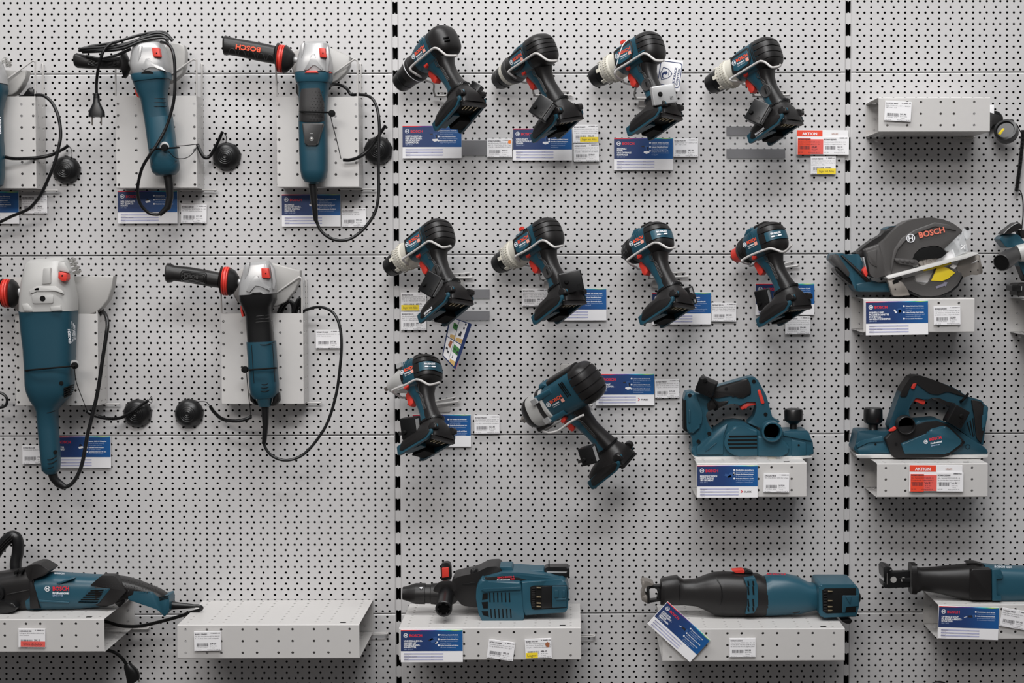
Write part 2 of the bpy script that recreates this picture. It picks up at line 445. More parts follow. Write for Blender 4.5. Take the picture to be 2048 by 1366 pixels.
S_TOP = shelf(1757, 1980, 195, 264, 150, 'short empty shelf at the upper right with one tilted tag', cols=[19, 61, 90, 132, 160, 203], pinx=0)
S_CIR = shelf(1727, 1949, 597.5, 665, 150, 'short shelf directly under the metal cutting circular saw', cols=[19, 61, 90, 132, 160, 203], pin=False)
S_PL1 = shelf(1393, 1613, 926, 995, 150, 'short shelf under the teal planer with the round black dust port', cols=[19, 61, 90, 132, 160, 203], pinx=16, slot=40)
S_PL2 = shelf(1754, 1975.5, 927, 995, 150, 'short shelf under the planer with black side cover, sale tag on front', cols=[19, 61, 90, 132, 160, 203], pinx=12, slot=42)
S_EDG = shelf(2058, 2280, 600, 671, 150, 'shelf end cut off at the right frame edge under the black tool', pin=False)

# ---------------------------------------------------------------- upright sheet metal holders for the grinders
def holder(x0, x1, y0, y1, d, label, loop=None, loop2=None, rail=None, cols=(0.25, 0.72, 0.985), left_loop=None):
    a, b = P(x0, y0, d), P(x1, y1, d)
    w, h = b[0] - a[0], a[2] - b[2]
    o = np.array([(a[0] + b[0]) / 2, 0, b[2]])
    t = Thing('grinder_holder', label, 'holder', o, None, 'upright perforated grinder holders')
    X = -w / 2; xs = [X + c * w for c in cols if c < 0.97] ; xs = [X + 5] + xs + [X + w - 5]
    n = int((h - 16) / 25) + 1; zs = [h - 17 - 25 * k for k in range(n)][::-1]; zs = [z for z in zs if z > 6]
    mb = MB(); perf_face(mb, xs, zs, X, X + w, 1, h, 2.9, lambda x, z, tt: (x, -d + tt, z)); t.part('front_plate', mb, 'sheet', local=True)
    for nm, sx in (('side_plate', X), ('side_plate', X + w)):
        mb = MB(); perf_face(mb, [18, 46], zs, 1, d - 0.2, 0, h, 2.6, lambda x, z, tt, sx=sx: (sx - math.copysign(tt, sx), -x, z)); t.part(nm, mb, 'sheet', local=True)
    mb = MB(); mb.box((0, -d / 2, 0.6), (w / 2 - 0.5, d / 2 - 1, 0.6)); t.part('bottom_plate', mb, 'sheet', local=True)
    mb = MB(); mb.tube([(X + w - 50, -10, -2.2), (X + w + 22, -10, -2.2), (X + w + 26, -14, -2.2), (X + w + 22, -18, -2.2), (X + w - 50, -18, -2.2)], 1.9, 8, 5); t.part('hook_pin', mb, 'wire', local=True)
    for lp in (loop, loop2, left_loop):
        if lp:
            mb = MB(); mb.tube([P(*q) for q in lp], 2.0, 8, 4); t.part('wire_loop', mb, 'wire')
    return t
holder(-30, 73, 193, 377, 68, 'grinder holder cut by the left frame edge, top row',
       [(70.5, 193, 64), (70.5, 130, 64), (70, 124, 64), (66, 122, 64), (62, 124, 64), (15, 158, 70)], [(86, 194, 12), (86, 134, 12), (84, 129, 6), (86, 127, -2)])
holder(231, 394.5, 192, 376, 68, 'grinder holder behind the grinder wrapped in its own cord',
       [(393, 192, 64), (393, 125, 64), (391, 120, 64), (387, 119, 64), (383, 121, 64), (344, 148, 60)], [(404, 193, 12), (404, 134, 12), (403, 129, 6), (404, 128, -2)],
       left_loop=[(231.5, 192, 64), (231.5, 130, 64), (236, 124, 64)])
holder(553, 717.5, 194, 374, 78, 'grinder holder behind the teal grinder with red ringed black grip',
       [(715, 194, 74), (715, 127, 74), (713, 121, 74), (709, 119, 74), (705, 121, 74), (668, 147, 66)], [(721.5, 193, 12), (721.5, 134, 12), (720, 129, 6), (721.5, 127, -2)],
       left_loop=[(554, 194, 74), (552, 132, 74), (556, 126, 74)])
holder(30, 197.5, 628, 811, 70, 'grinder holder behind the large grinder with white gear head',
       [(194, 628, 66), (191.5, 562, 66), (190, 556, 66), (186, 555, 66), (150, 583, 66)], None)
holder(442, 607.5, 627, 808, 68, 'grinder holder behind the black and teal grinder, dark cord stowed inside',
       [(604, 627, 64), (604, 563, 64), (603, 557, 64), (599, 555, 64), (594, 557, 64), (553, 586, 60)], [(612.5, 627, 12), (612.5, 567, 12), (611, 561, 6), (612.5, 559, -2)],
       left_loop=[(443, 627, 64), (442, 565, 64), (446, 559, 64)])
# ---------------------------------------------------------------- cordless drills: one local frame per tool
# local x: along the motor axis (chuck -, back +), local z: up, local y: away from the viewer's side of the tool
def rotv(w):
    a = np.linalg.norm(w)
    if a < 1e-9: return np.eye(3)
    k = w / a; K = np.array([[0, -k[2], k[1]], [k[2], 0, -k[0]], [-k[1], k[0], 0]])
    return np.eye(3) + math.sin(a) * K + (1 - math.cos(a)) * K @ K
R0 = np.array([[.77, .565, -.28], [-.46, .804, .365], [.43, -.152, .888]])
_u, _s, _w = np.linalg.svd(R0); R0 = _u @ _w
def px_of(X):
    q = (np.asarray(X, float) - CAMP) @ CR
    return np.stack([PPX + FPX * q[..., 0] / q[..., 1], PPY - FPX * q[..., 2] / q[..., 1]], -1)
def pose(kp, d0):
    """rotation and position (origin d0 mm in front of the wall) that bring the local points onto their pixels"""
    L = np.array([k[0] for k in kp], float); T = np.array([k[1] for k in kp], float); W = np.array([k[2] if len(k) > 2 else 1.0 for k in kp])[:, None]
    p = np.zeros(5); p[3:] = T.mean(0)
    def res(p):
        X = L @ (rotv(p[:3]) @ R0).T + P(p[3], p[4], d0)
        return np.concatenate([((px_of(X) - T) * W).ravel(), p[:3] * 12])
    lam = 1e-2; r = res(p)
    for _ in range(120):
        J = np.stack([(res(p + h) - r) / np.abs(h).sum() for h in np.diag([1e-4] * 3 + [1e-2] * 2)], 1)
        A = J.T @ J; q = p + np.linalg.solve(A + lam * np.diag(np.diag(A)), -J.T @ r); rq = res(q)
        if (rq ** 2).sum() < (r ** 2).sum(): p, r, lam = q, rq, lam * 0.4
        else: lam = min(lam * 4, 1e8)
    return rotv(p[:3]) @ R0, P(p[3], p[4], d0), r[:-3].reshape(-1, 2)
def ring_yz(x, zc, hz, hy, e=3.0, n=36, yc=0):
    return [np.array([x, yc + hy * se(2 * math.pi * j / n, e), zc + hz * se(2 * math.pi * j / n - math.pi / 2, e)]) for j in range(n)]
def ring_xy(z, xc, hx, hy, e=2.6, n=30, yc=0, tilt=0.0):
    o = []
    for j in range(n):
        a = hx * se(2 * math.pi * j / n, e); o.append(np.array([xc + a, yc + hy * se(2 * math.pi * j / n - math.pi / 2, e), z + tilt * a]))
    return o
def bar_along(mb, pts, hw, hy, yc):
    """flat bar through (x, z) points"""
    mb.tube([(x, yc, z) for x, z in pts], hw, 8, 4); return mb
def cap_mesh(x0, x1, hz, hy, zc, grooves, e=3.0, gd=1.8, gw=1.3, xf=None):
    """dome at the back of the motor; grooves run around it at fixed heights"""
    zs = sorted(set([hz * math.sin(t) for t in np.linspace(-math.pi / 2 + .04, math.pi / 2 - .04, 22)] + [g + s * k for g in grooves for s in (-1, 1) for k in (gw, gw * 0.55)]))
    rg = []
    for z in zs:
        k = max(0.02, 1 - abs(z / hz) ** e) ** (1 / e); g = any(abs(z - q) < gw * 0.8 for q in grooves)
        w = hy * k - (gd if g else 0); h = (x1 - x0) * k ** 0.9 - (gd if g else 0); w = max(w, 0.4); h = max(h, 0.4)
        rg.append([np.array([x0 - 4, w, z + zc])] + [np.array([x0 + h * max(0, math.sin(t)) ** (2 / 2.8), w * se(t, 2.8), z + zc]) for t in np.linspace(0, math.pi, 26)] + [np.array([x0 - 4, -w, z + zc])])
    return MB().rings(rg)
def side_text(t, par, st, x, z, y, h, mt, name, bold=True, w=None, parent=None):
    m = MB(); m.text(st, (x, -y, z), (1, 0, 0), (0, 0, 1), h, bold, w); return t.part(name, m, mt, parent, True)
CODES = {'A': 'GSR 18V-55', 'A2': 'GSR 18V-90 C', 'B': 'GSB 18V-90 C', 'C': 'GSB 18V-150 C', 'D': 'GDR 18V-200 C', 'X': 'GDX 18V-200 C', 'N': 'GDS 18V-400 C', 'E': 'GDS 18V-1050 H'}
def drill(kind, label, kp, d0, alarm=None, front=-135, back=54):
    """kind: A plain drill, A2 drill with a pale scale, B hammer drill, C hammer drill with side band, D/X impact driver, N short wrench, E large wrench"""
    big = kind == 'E'; imp = kind in 'DXN'
    Rm, o, rs = pose(kp, d0)
    nm = {'A': 'cordless_drill', 'A2': 'cordless_drill', 'B': 'hammer_drill', 'C': 'hammer_drill', 'D': 'impact_driver', 'X': 'impact_driver', 'N': 'impact_wrench', 'E': 'impact_wrench'}[kind]
    print(label[:40], 'residual', np.abs(rs).max().round(1), 'front depth', (-(o + Rm @ np.array([front, 0, 0]))[1]).round(0))
    t = Thing(nm, label, 'drill' if not (imp or big) else 'impact driver' if kind in 'DX' else 'impact wrench', o, Rm, 'cordless drills and drivers on wire hooks')
    hz, hy = (34, 32) if not big else (42, 37)
    if imp: hz, hy = 34, 32
    x0 = {'A': -52, 'A2': -52, 'B': -52, 'C': -52, 'D': -40, 'X': -42, 'N': -34, 'E': -46}[kind]
    xb = back - 34 if not big else back - 38
    # motor housing
    m = MB(); m.rings([ring_yz(x, zc, a, b, e) for x, zc, a, b, e in ((x0, 0, hz * .78, hy * .84, 2.4), (x0 + 5, 0, hz * .86, hy * .9, 2.7), (x0 + 22, 0, hz * .95, hy * .97, 3.2), (xb - 14, 0, hz, hy, 3.4), (xb + 2, 0, hz, hy, 3.2))])
    hs = t.part('motor_housing', m, 'teal', local=True)
    # rear cap
    gro = {'A': [], 'A2': [-14, -4, 6, 16], 'B': [-19, -6, 7, 20], 'C': [-4, 8, 19], 'D': [-11, 11, 24], 'X': [-11, 11, 24], 'N': [-20, -11, 11, 22], 'E': [-26, -8, 10, 27]}[kind]
    cap = t.part('rear_cap', cap_mesh(xb, back, hz * 1.05, hy * 1.05, 0, gro, 3.0, 1.8 if not big else 2.6, 1.2 if not big else 1.6), 'black', local=True)
    m = MB()
    for k in range(3): m.rings([ring_yz(xb - (6 if imp else 13) + 3.6 * k, 0, hz * 1.02, hy * 1.02, 3.2), ring_yz(xb - (4 if imp else 10.6) + 3.6 * k, 0, hz * 1.04, hy * 1.04, 3.0)])
    if kind not in ('C', 'E'): t.part('cap_collar', m, 'black', local=True)
    if imp:                                                                   # printed band across the back
        m = MB(); 
        for z_ in (-10.0, 10.0): pass
        e_ = 3.0; rg = []
        for z_ in np.linspace(-9.6, 9.6, 5):
            k = max(0.02, 1 - abs(z_ / (hz * 1.05)) ** e_) ** (1 / e_); w_ = hy * 1.05 * k + .5; h_ = 34 * k ** .9 + .5
            rg.append([np.array([xb + h_ * max(0, math.sin(q)) ** (2 / 2.8), w_ * se(q, 2.8), z_]) for q in np.linspace(math.pi * .30, math.pi * 0.93, 18)])
        m.rings(rg, False, False, False); t.part('back_band', m, 'teal2', cap, True)
        q = 0.66 * math.pi; ex = np.array([0.52, 0.85, 0]); ex /= np.linalg.norm(ex); bo = np.array([xb + 34 * math.sin(q) ** (2 / 2.8), hy * 1.05 * se(q, 2.8), 0]) + np.array([.75, -.8, 0]) * 1.3
        m = MB(); m.text('BRUSHLESS', bo + (0, 0, 1.2), ex, (0, 0, 1), 5.6, True, 24, 'C')
        for s_ in (-1, 1): m.quad(bo + (0, 0, -4.6), ex, (0, 0, 1), s_ * 8 - 4, 0, s_ * 8 + 4, 3)
        m.text('MOTOR', bo + (0, 0, -4.4), ex, (0, 0, 1), 2.8, False, 7, 'C'); t.part('band_lettering', m, 'whitep', cap, True)
    if kind == 'C':
        m = MB(); m.rings([ring_yz(x, -13, 3.2, hy * k, 3) for x, k in ((xb - 6, 1.02), (xb + 2, 1.065), (xb + 12, 1.045))]); t.part('side_band', m, 'teal2', cap, True)
    if kind == 'A':
        m = MB()
        for z_ in (-16, -9): m.box((back - 6, -18, z_), (6, 8, 1.2), rotv(np.array([0, 0, .9])))
        t.part('air_slot', m, 'deep', cap, True)
    # vents on the housing side
    m = MB()
    for k in range(3): m.box((xb - 20 - 4.5 * k, -hy * .985, hz * .35), (1.1, 0.9, hz * .42))
    if kind in ('A', 'A2', 'C', 'E', 'D', 'X', 'N'): t.part('vent_slots', m, 'deep' if kind in 'CE' else 'teal2', hs, True)
    if kind in ('C',):
        m = MB(); m.rings([ring_yz(x, hz * .78, 7, hy * .5, 3) for x in (x0 + 6, xb)]); t.part('top_rail', m, 'teal2', hs, True)
        m = MB(); m.box((x0 + 20, -6, hz + 6), (5, 4, 3.5)); t.part('top_button', m, 'red', hs, True)
    if kind in ('D', 'X', 'N', 'E'):
        m = MB(); m.rings([ring_yz(x, z_, a, hy * .38, 3) for x, z_, a in ((x0 + 2, hz * .86, 3), (x0 + 10, hz * 1.02, 6), (x0 + 22, hz * 1.02, 6), (x0 + 30, hz * .86, 3))]); t.part('top_lamp_housing', m, 'teal2', hs, True)
        m = MB(); m.rings([ring_yz(x, hz * .98, 7, hy * .55, 3) for x in (x0 + 34, xb + 4)]); t.part('top_overmould', m, 'black', hs, True)
    # name plate
    fx = -hy - .3
    if kind in ('B', 'C', 'A2'):
        fr = [(x0 + 2, -15), (x0 + 8, 19), (xb - 15, 22), (xb - 15, -2), (xb - 26, -17), (x0 + 16, -21)]
        pl = [(x0 + 8, -11), (x0 + 12, 14), (xb - 18, 17.5), (xb - 18, -1), (xb - 27, -12), (x0 + 18, -15)]
        for nme, q, dd, mt in (('name_plate_frame', fr, 1.6, 'black'), ('name_plate', pl, 2.4, 'teal2')):
            q = rnd(q, 3); m = MB(); m.prism([(x, fx - dd, z) for x, z in q], [(x, fx + 7, z) for x, z in q], 1.0, 2); pp = t.part(nme, m, mt, hs, True)
        tx, ty = x0 + 16, hy + 3.0
    else:
        tx, ty = x0 + (13 if not imp else 11), hy + .7
        if big: tx, ty = x0 + 22, hy + 1.2
        pp = hs
    tw = (26 if imp else 31) if not big else 34; zt = 3.5
    side_text(t, None, 'BOSCH', tx + 5, zt, ty, 9.6, 'orange', 'brand_lettering', True, tw, hs)
    side_text(t, None, 'Professional', tx + 5, zt - 6.0, ty, 5.0, 'whitep', 'sub_lettering', True, 20, hs)
    m = MB(); m.text(CODES[kind], (tx + 5, -ty, zt - 10.2), (1, 0, 0), (0, 0, 1), 3.0, False, 20); t.part('model_lettering', m, 'whitep', hs, True)
    m = MB(); m.quad((tx + 5 + tw - 8, -ty - .1, zt - 9.5), (1, 0, 0), (0, 0, 1), 0, 0, 8, 7.4); t.part('voltage_badge', m, 'badge', hs, True)
    m = MB(); m.logo((tx - 1.5, -ty, zt + 1.5), (1, 0, 0), (0, 0, 1), 5.2); t.part('round_logo', m, 'whitep', hs, True)
    # front end
    if kind in ('A', 'A2', 'B', 'C'):
        rm = 'cream' if kind in 'BC' else ('black' if kind == 'A' else 'grey')
        gb = 'cream' if kind in 'BC' else 'black'
        m = MB(); m.lathe((0, 0, 0), (1, 0, 0), [(-76, 20), (-76, 28.5), (-58, 29.5), (-46, 29)], 40); t.part('gearbox', m, gb, local=True)
        m = MB(); m.lathe((0, 0, 0), (1, 0, 0), [(-98, 20), (-97.5, 25.2), (-88, 27), (-78, 30), (-70, 30.4), (-68, 29)], 48)
        if kind in 'BC':
            for k in range(6):
                a = 2 * math.pi * k / 6; m.box((-99.5, 26.3 * math.cos(a), 26.3 * math.sin(a)), (4.2, 4.0, 1.1), rotv(np.array([1, 0, 0]) * (a - math.pi / 2)))
            for k in range(36):
                a = 2 * math.pi * k / 36
                for x_, r_ in ((-80, 29.5), (-73, 30.5)): m.box((x_, r_ * math.cos(a), r_ * math.sin(a)), (1.5, 1.5, 1.2), rotv(np.array([1, 0, 0]) * (a - math.pi / 2)))
        rg_ = t.part('torque_ring', m, rm, local=True)
        if kind in ('A2', 'B', 'C'):
            m = MB()
            for k in range(24):
                a = 2 * math.pi * k / 24
                q = np.array([0, math.cos(a), math.sin(a)]); sd = np.array([0, -math.sin(a), math.cos(a)])
                m.quad(np.array([-91.5, 0, 0]) + q * 26.75, (0.97, 0, 0.0) + q * .2, sd, -2, -.5, 2, .5)
            t.part('scale_marks', m, 'ink' if kind in 'BC' else 'whitep', rg_, True)
        if kind == 'A2':
            m = MB(); m.lathe((0, 0, 0), (1, 0, 0), [(-97, 25.6), (-88, 27.4), (-84, 28.3)], 48); t.part('pale_scale', m, 'cream', rg_, True)
        if kind == 'A':
            m = MB(); m.lathe((0, 0, 0), (1, 0, 0), [(-78.6, 30.2), (-77.6, 30.6), (-76.8, 30.2)], 48); t.part('pale_band', m, 'whitep', rg_, True)
        m = MB(); f = front
        m.lathe((0, 0, 0), (1, 0, 0), [(f + 3, 7), (f, 9), (f, 15.5), (f + 2, 18.8), (f + 5, 20.4), (f + 5.4, 19.6), (f + 6.4, 19.6), (f + 6.8, 21), (f + 19, 23.4), (f + 23, 23.6), (f + 23.5, 22.6), (f + 24.7, 22.6), (f + 25.2, 23.8), (-95, 24.2)], 40)
        ck = t.part('chuck', m, 'dark', local=True)
        m = MB(); m.lathe((0, 0, 0), (1, 0, 0), [(f - .3, 8.5), (f + .4, 4), (f + .4, .3)], 18); t.part('chuck_bore', m, 'deep', ck, True)
    elif kind in 'DX':
        m = MB(); m.lathe((0, 0, 0), (1, 0, 0), [(-72, 13), (-70, 19), (-64, 23.5), (-54, 26.5), (-44, 28.5), (-36, 29.5)], 40); t.part('nose', m, 'black', local=True)
        m = MB()
        for k in range(4): m.lathe((0, 0, 0), (1, 0, 0), [(-62 + 4 * k, 24.4 + 1.3 * k), (-61 + 4 * k, 25.3 + 1.3 * k), (-60 + 4 * k, 24.9 + 1.3 * k)], 40)
        t.part('nose_ribs', m, 'dark', local=True)
        if kind == 'X':
            m = MB(); m.lathe((0, 0, 0), (1, 0, 0), [(-88, 12), (-87, 15.5), (-79, 16.5), (-71, 18.5), (-68, 18.5)], 32); t.part('bit_sleeve', m, 'red', local=True)
            m = MB(); m.lathe((0, 0, 0), (1, 0, 0), [(-97, 3), (-97, 7.5), (-87, 8)], 4); t.part('square_drive', m, 'gun', local=True)
        else:
            m = MB(); m.lathe((0, 0, 0), (1, 0, 0), [(-78, 5), (-78, 9), (-71, 10)], 24); t.part('bit_holder', m, 'dark', local=True)
    elif kind == 'N':
        m = MB(); m.lathe((0, 0, 0), (1, 0, 0), [(-88, 9), (-86, 13), (-76, 17), (-62, 22), (-50, 26.5), (-30, 28.5)], 40); t.part('hammer_case', m, 'pale', local=True)
        m = MB(); m.lathe((0, 0, 0), (1, 0, 0), [(-100, 3), (-100, 6.5), (-87, 7)], 4); t.part('square_drive', m, 'gun', local=True)
        m = MB(); m.lathe((0, 0, 0), (1, 0, 0), [(-34, 29), (-33, 30), (-26, 30.5)], 40); t.part('front_band', m, 'black', local=True)
        m = MB(); m.box((-36, -20, 27), (7, 6, 5)); m.box((-36, -24, -24), (7, 6, 5)); t.part('lamp', m, 'silver', local=True)
    else:
        m = MB(); m.lathe((0, 0, 0), (1, 0, 0), [(-112, 13), (-110, 20), (-106, 27), (-98, 33), (-90, 36), (-86, 35.6)], 40, 2.5); nb = t.part('nose_bumper', m, 'black', local=True)
        m = MB(); m.lathe((0, 0, 0), (1, 0, 0), [(-88, 34.5), (-76, 37), (-46, 38.5), (-36, 39)], 40, 2.6); hc = t.part('hammer_case', m, 'pale', local=True)
        m = MB(); m.lathe((0, 0, 0), (1, 0, 0), [(-54, 38.8), (-53, 39.6), (-43, 40)], 40, 2.6); t.part('front_band', m, 'black', hc, True)
        m = MB(); m.rings([ring_yz(x, -33, 8, 20, 3) for x in (-100, -84, -72)]); t.part('lower_bumper', m, 'black', nb, True)
        m = MB(); m.lathe((0, 0, 0), (1, 0, 0), [(-130, 3), (-130, 8), (-114, 8.5), (-108, 11)], 4); t.part('square_drive', m, 'gun', local=True)
        m = MB(); m.box((-50, -36, 26), (7, 6, 6)); t.part('lamp', m, 'silver', hc, True)
        m = MB(); m.box((-50, -37, -22), (7, 6, 6)); t.part('lamp', m, 'silver', hc, True)
        for s_ in (-1, 1):
            m = MB(); m.rings([ring_yz(x, s_ * 27, 6.5, 5, 3, 24, -hy * .84) for x in (x0 - 2, x0 + 26, x0 + 42)]); t.part('side_rib', m, 'teal2', hs, True)
    # handle
    zb = -140 if big else -112; kz = zb / -112.0
    m = MB(); m.rings([ring_xy(z * kz, xc, a, b, 2.6) for z, xc, a, b in ((-14, -6, 34, 24), (-30, -5, 31, 21), (-42, -5, 25, 17.5), (-56, -2, 20.5, 15.5), (-80, 4, 18, 15), (-100, 10, 20, 16.5), (-118, 12, 26, 21))])
    hd = t.part('handle', m, 'teal', local=True)
    m = MB(); m.rings([ring_xy(z * kz, xc, a, b, 2.6) for z, xc, a, b in ((-8, 14, 22, 30), (-22, 12, 21, 26), (-38, 10, 17, 19.3), (-50, 8.5, 14.5, 17.2), (-70, 10, 12.5, 16.4), (-90, 15, 13, 17), (-116, 20, 17.5, 20.4))])
    gp = t.part('grip_cover', m, 'black', hd, True)
    m = MB()
    for k in range(3):
        m.tube([(2 + 3.4 * k, -24.6 + .2 * k, -24 * kz), (-3 + 3.6 * k, -19.2, (-42 - 2 * k) * kz), (3 + 3.2 * k, -17.0 - .3 * k, (-52 - 2 * k) * kz), (8 + 3 * k, -16.4 - .3 * k, -88 * kz)], .65, 6, 5)
    t.part('grip_line', m, 'grey', gp, True)
    if kind in ('B', 'C'):
        m = MB(); m.lathe((6, -14, -78), (0, -1, 0), [(0, 14), (3.2, 14), (4.0, 12.5), (3.4, 11)], 28); t.part('round_cover', m, 'grey', hd, True)
        m = MB(); m.box((6, -17.7, -78), (1.3, .7, 6)); t.part('cover_slot', m, 'deep', hd, True)
    # trigger
    m = MB(); q = rnd([(-28, -31), (-40, -32), (-43, -38), (-39, -50), (-39, -61), (-33, -65), (-24, -58), (-24, -34)], 3)
    dzt = -12 if big else 0; m.prism([(x, -7.5, z + dzt) for x, z in q], [(x, 7.5, z + dzt) for x, z in q], 2, 2); t.part('trigger', m, 'red', local=True)
    m = MB(); q = rnd([(-30, -23), (-17, -19), (-16, -25), (-20, -30), (-30, -31)], 2); m.prism([(x, -26 if not big else -30, z + dzt * 1.3) for x, z in q], [(x, -14, z + dzt * 1.3) for x, z in q], 1.2, 2); t.part('direction_switch', m, 'red', local=True)
    # foot
    up = [(zb, 12, 25, 21, 2.4), (zb - 7, 12, 27, 22.5, 2.4), (zb - 16, 10, 33, 28, 3), (zb - 26, 4, 42, 34.5, 4), (zb - 36, -4, 48, 38, 5), (zb - 42, -6, 49, 38.5, 6)]
    m = MB(); m.rings([ring_xy(z, xc, a, b, e, 36, 0, -.10 if z < zb - 20 else 0) for z, xc, a, b, e in up]); ft = t.part('foot', m, 'black', local=True)
    m = MB()
    for k in range(8): pass
    # teal battery rails around an open recess, open towards the front
    zt_, z1_ = zb - 36, zb - 59
    for s_, nme in ((-1, 'battery_rail'), (1, 'battery_rail')):
        q = rnd([(-58, zt_ - 6), (-58, z1_ - 2), (-50, z1_ - 3), (24, z1_ + 8), (38, z1_ + 16), (40, zt_ + 2), (0, zt_ + 6)], 3)
        m = MB(); y0, y1 = (-39.5, -32.5) if s_ < 0 else (32.5, 39.5)
        m.prism([(x, y0, z) for x, z in q], [(x, y1, z) for x, z in q], 1.5, 2); rl = t.part(nme, m, 'teal', ft, True)
        if s_ < 0:
            q = rnd([(-44, zt_ - 4), (-51, z1_ + 7), (-44, z1_ + 3), (22, z1_ + 12), (34, z1_ + 20), (34, zt_ + 3), (0, zt_ + 7)], 3); m = MB(); m.prism([(x, y0 - 1.2, z) for x, z in q], [(x, y0 + 2, z) for x, z in q], .8, 2); t.part('rail_cover', m, 'black', rl, True)
    m = MB(); m.box((36, 0, zb - 44), (4, 34, 10)); t.part('rear_wall', m, 'black', ft, True)
    m = MB(); m.box((-6, 0, zb - 44), (45, 32.5, 2.2), rotv(np.array([0, .10, 0]))); t.part('recess', m, 'deep', ft, True)
    m = MB(); m.box((-30, 14, zb - 53), (16, 17, 6)); t.part('rail_block', m, 'deep', ft, True)
    m = MB(); m.box((-26, -20, zb - 52), (24, 9, 4)); t.part('inner_rail', m, 'teal', ft, True)
    for y_ in (-17, -8, 3, 17):
        m = MB(); m.box((22, y_, zb - 49), (7, .7, 2.5)); t.part('contact', m, 'gold', ft, True)
    for s_ in (-1, 1):
        m = MB(); q = rnd([(28, zb - 23), (38, zb - 18), (49, zb - 23), (49, zb - 35), (30, zb - 35)], 4); m.prism([(x, s_ * 36.5, z) for x, z in q], [(x, s_ * 24, z) for x, z in q], 3, 3); sk = t.part('foot_shoulder', m, 'black', ft, True)
    m = MB(); m.lathe((46, -31, zb - 28), (0.8, -0.5, -0.1), [(0, 4), (2.4, 4), (2.8, 3)], 16); t.part('release_button', m, 'teal2', ft, True)
    if kind in ('B',):
        m = MB(); m.text('KICKBACK', (-36, -41.2, zb - 52), (.985, 0, .16), (-.1, 0, 1), 6, True, 27); m.text('CONTROL', (-36, -41.2, zb - 56.5), (.985, 0, .16), (-.1, 0, 1), 3.2, False, 20); t.part('foot_lettering', m, 'whitep', ft, True)
    # alarm tag strapped round the handle
    return t, Rm, o
def hook(t, Rm, o, label, pts, yoff, base, plate=None):
    """wire cradle: pixel points on the plane yoff mm beside the tool's middle, then the wires along the wall"""
    n = Rm @ np.array([0, -1.0, 0]); p0 = o + n * yoff
    w = []
    for i_, q in enumerate(pts):
        q = (q[0], q[1], (-42, -14)[i_] if i_ < 2 and len(q) < 3 else (q[2] if len(q) > 2 else 0))
        v = CR[:, 0] * ((q[0] - PPX) / FPX) + CR[:, 1] + CR[:, 2] * (-(q[1] - PPY) / FPX)
        w.append(CAMP + v * (np.dot(p0 + n * (q[2] if len(q) > 2 else 0) - CAMP, n) / np.dot(v, n)))
    st = P(base[0], base[1], 6)
    hk = Thing('tool_hook', label, 'hook', st, None, 'wire hooks holding the cordless tools')
    m = MB(); m.tube(w, 2.6, 10, 6); hk.part('front_wire', m, 'wire')
    a = w[0]; m = MB(); m.tube([w[1], a, a + np.array([6, 22, -4]), (st[0] - 3, -34, st[2] + 24), (st[0] - 4, -17, st[2] + 10), (st[0], -9, st[2] + 1), (st[0] + 10, -8, st[2])], 2.4, 8, 6); hk.part('back_wire', m, 'wire')
    e = P(base[2], base[3], 10)
    m = MB(); m.tube([(st[0] - 4, -8, st[2]), (e[0] - 8, -9, e[2]), (e[0], -13, e[2] + .5)], 2.8, 8, 3); hk.part('base_wire', m, 'wire')
    m = MB(); m.tube([(st[0] + 10, -5, st[2] + 9), (e[0] - 14, -6, e[2] + 9), (e[0] - 11, 3, e[2] + 10)], 1.8, 8, 3); hk.part('upper_wire', m, 'wire')
    if plate:
        q = rnd([(plate[0], plate[1]), (plate[2], plate[1]), (plate[2], plate[3]), (plate[0], plate[3])], 4); m = MB(); m.slab(q, 3.2, 1, .6); hk.part('mounting_plate', m, 'wire')
    return hk
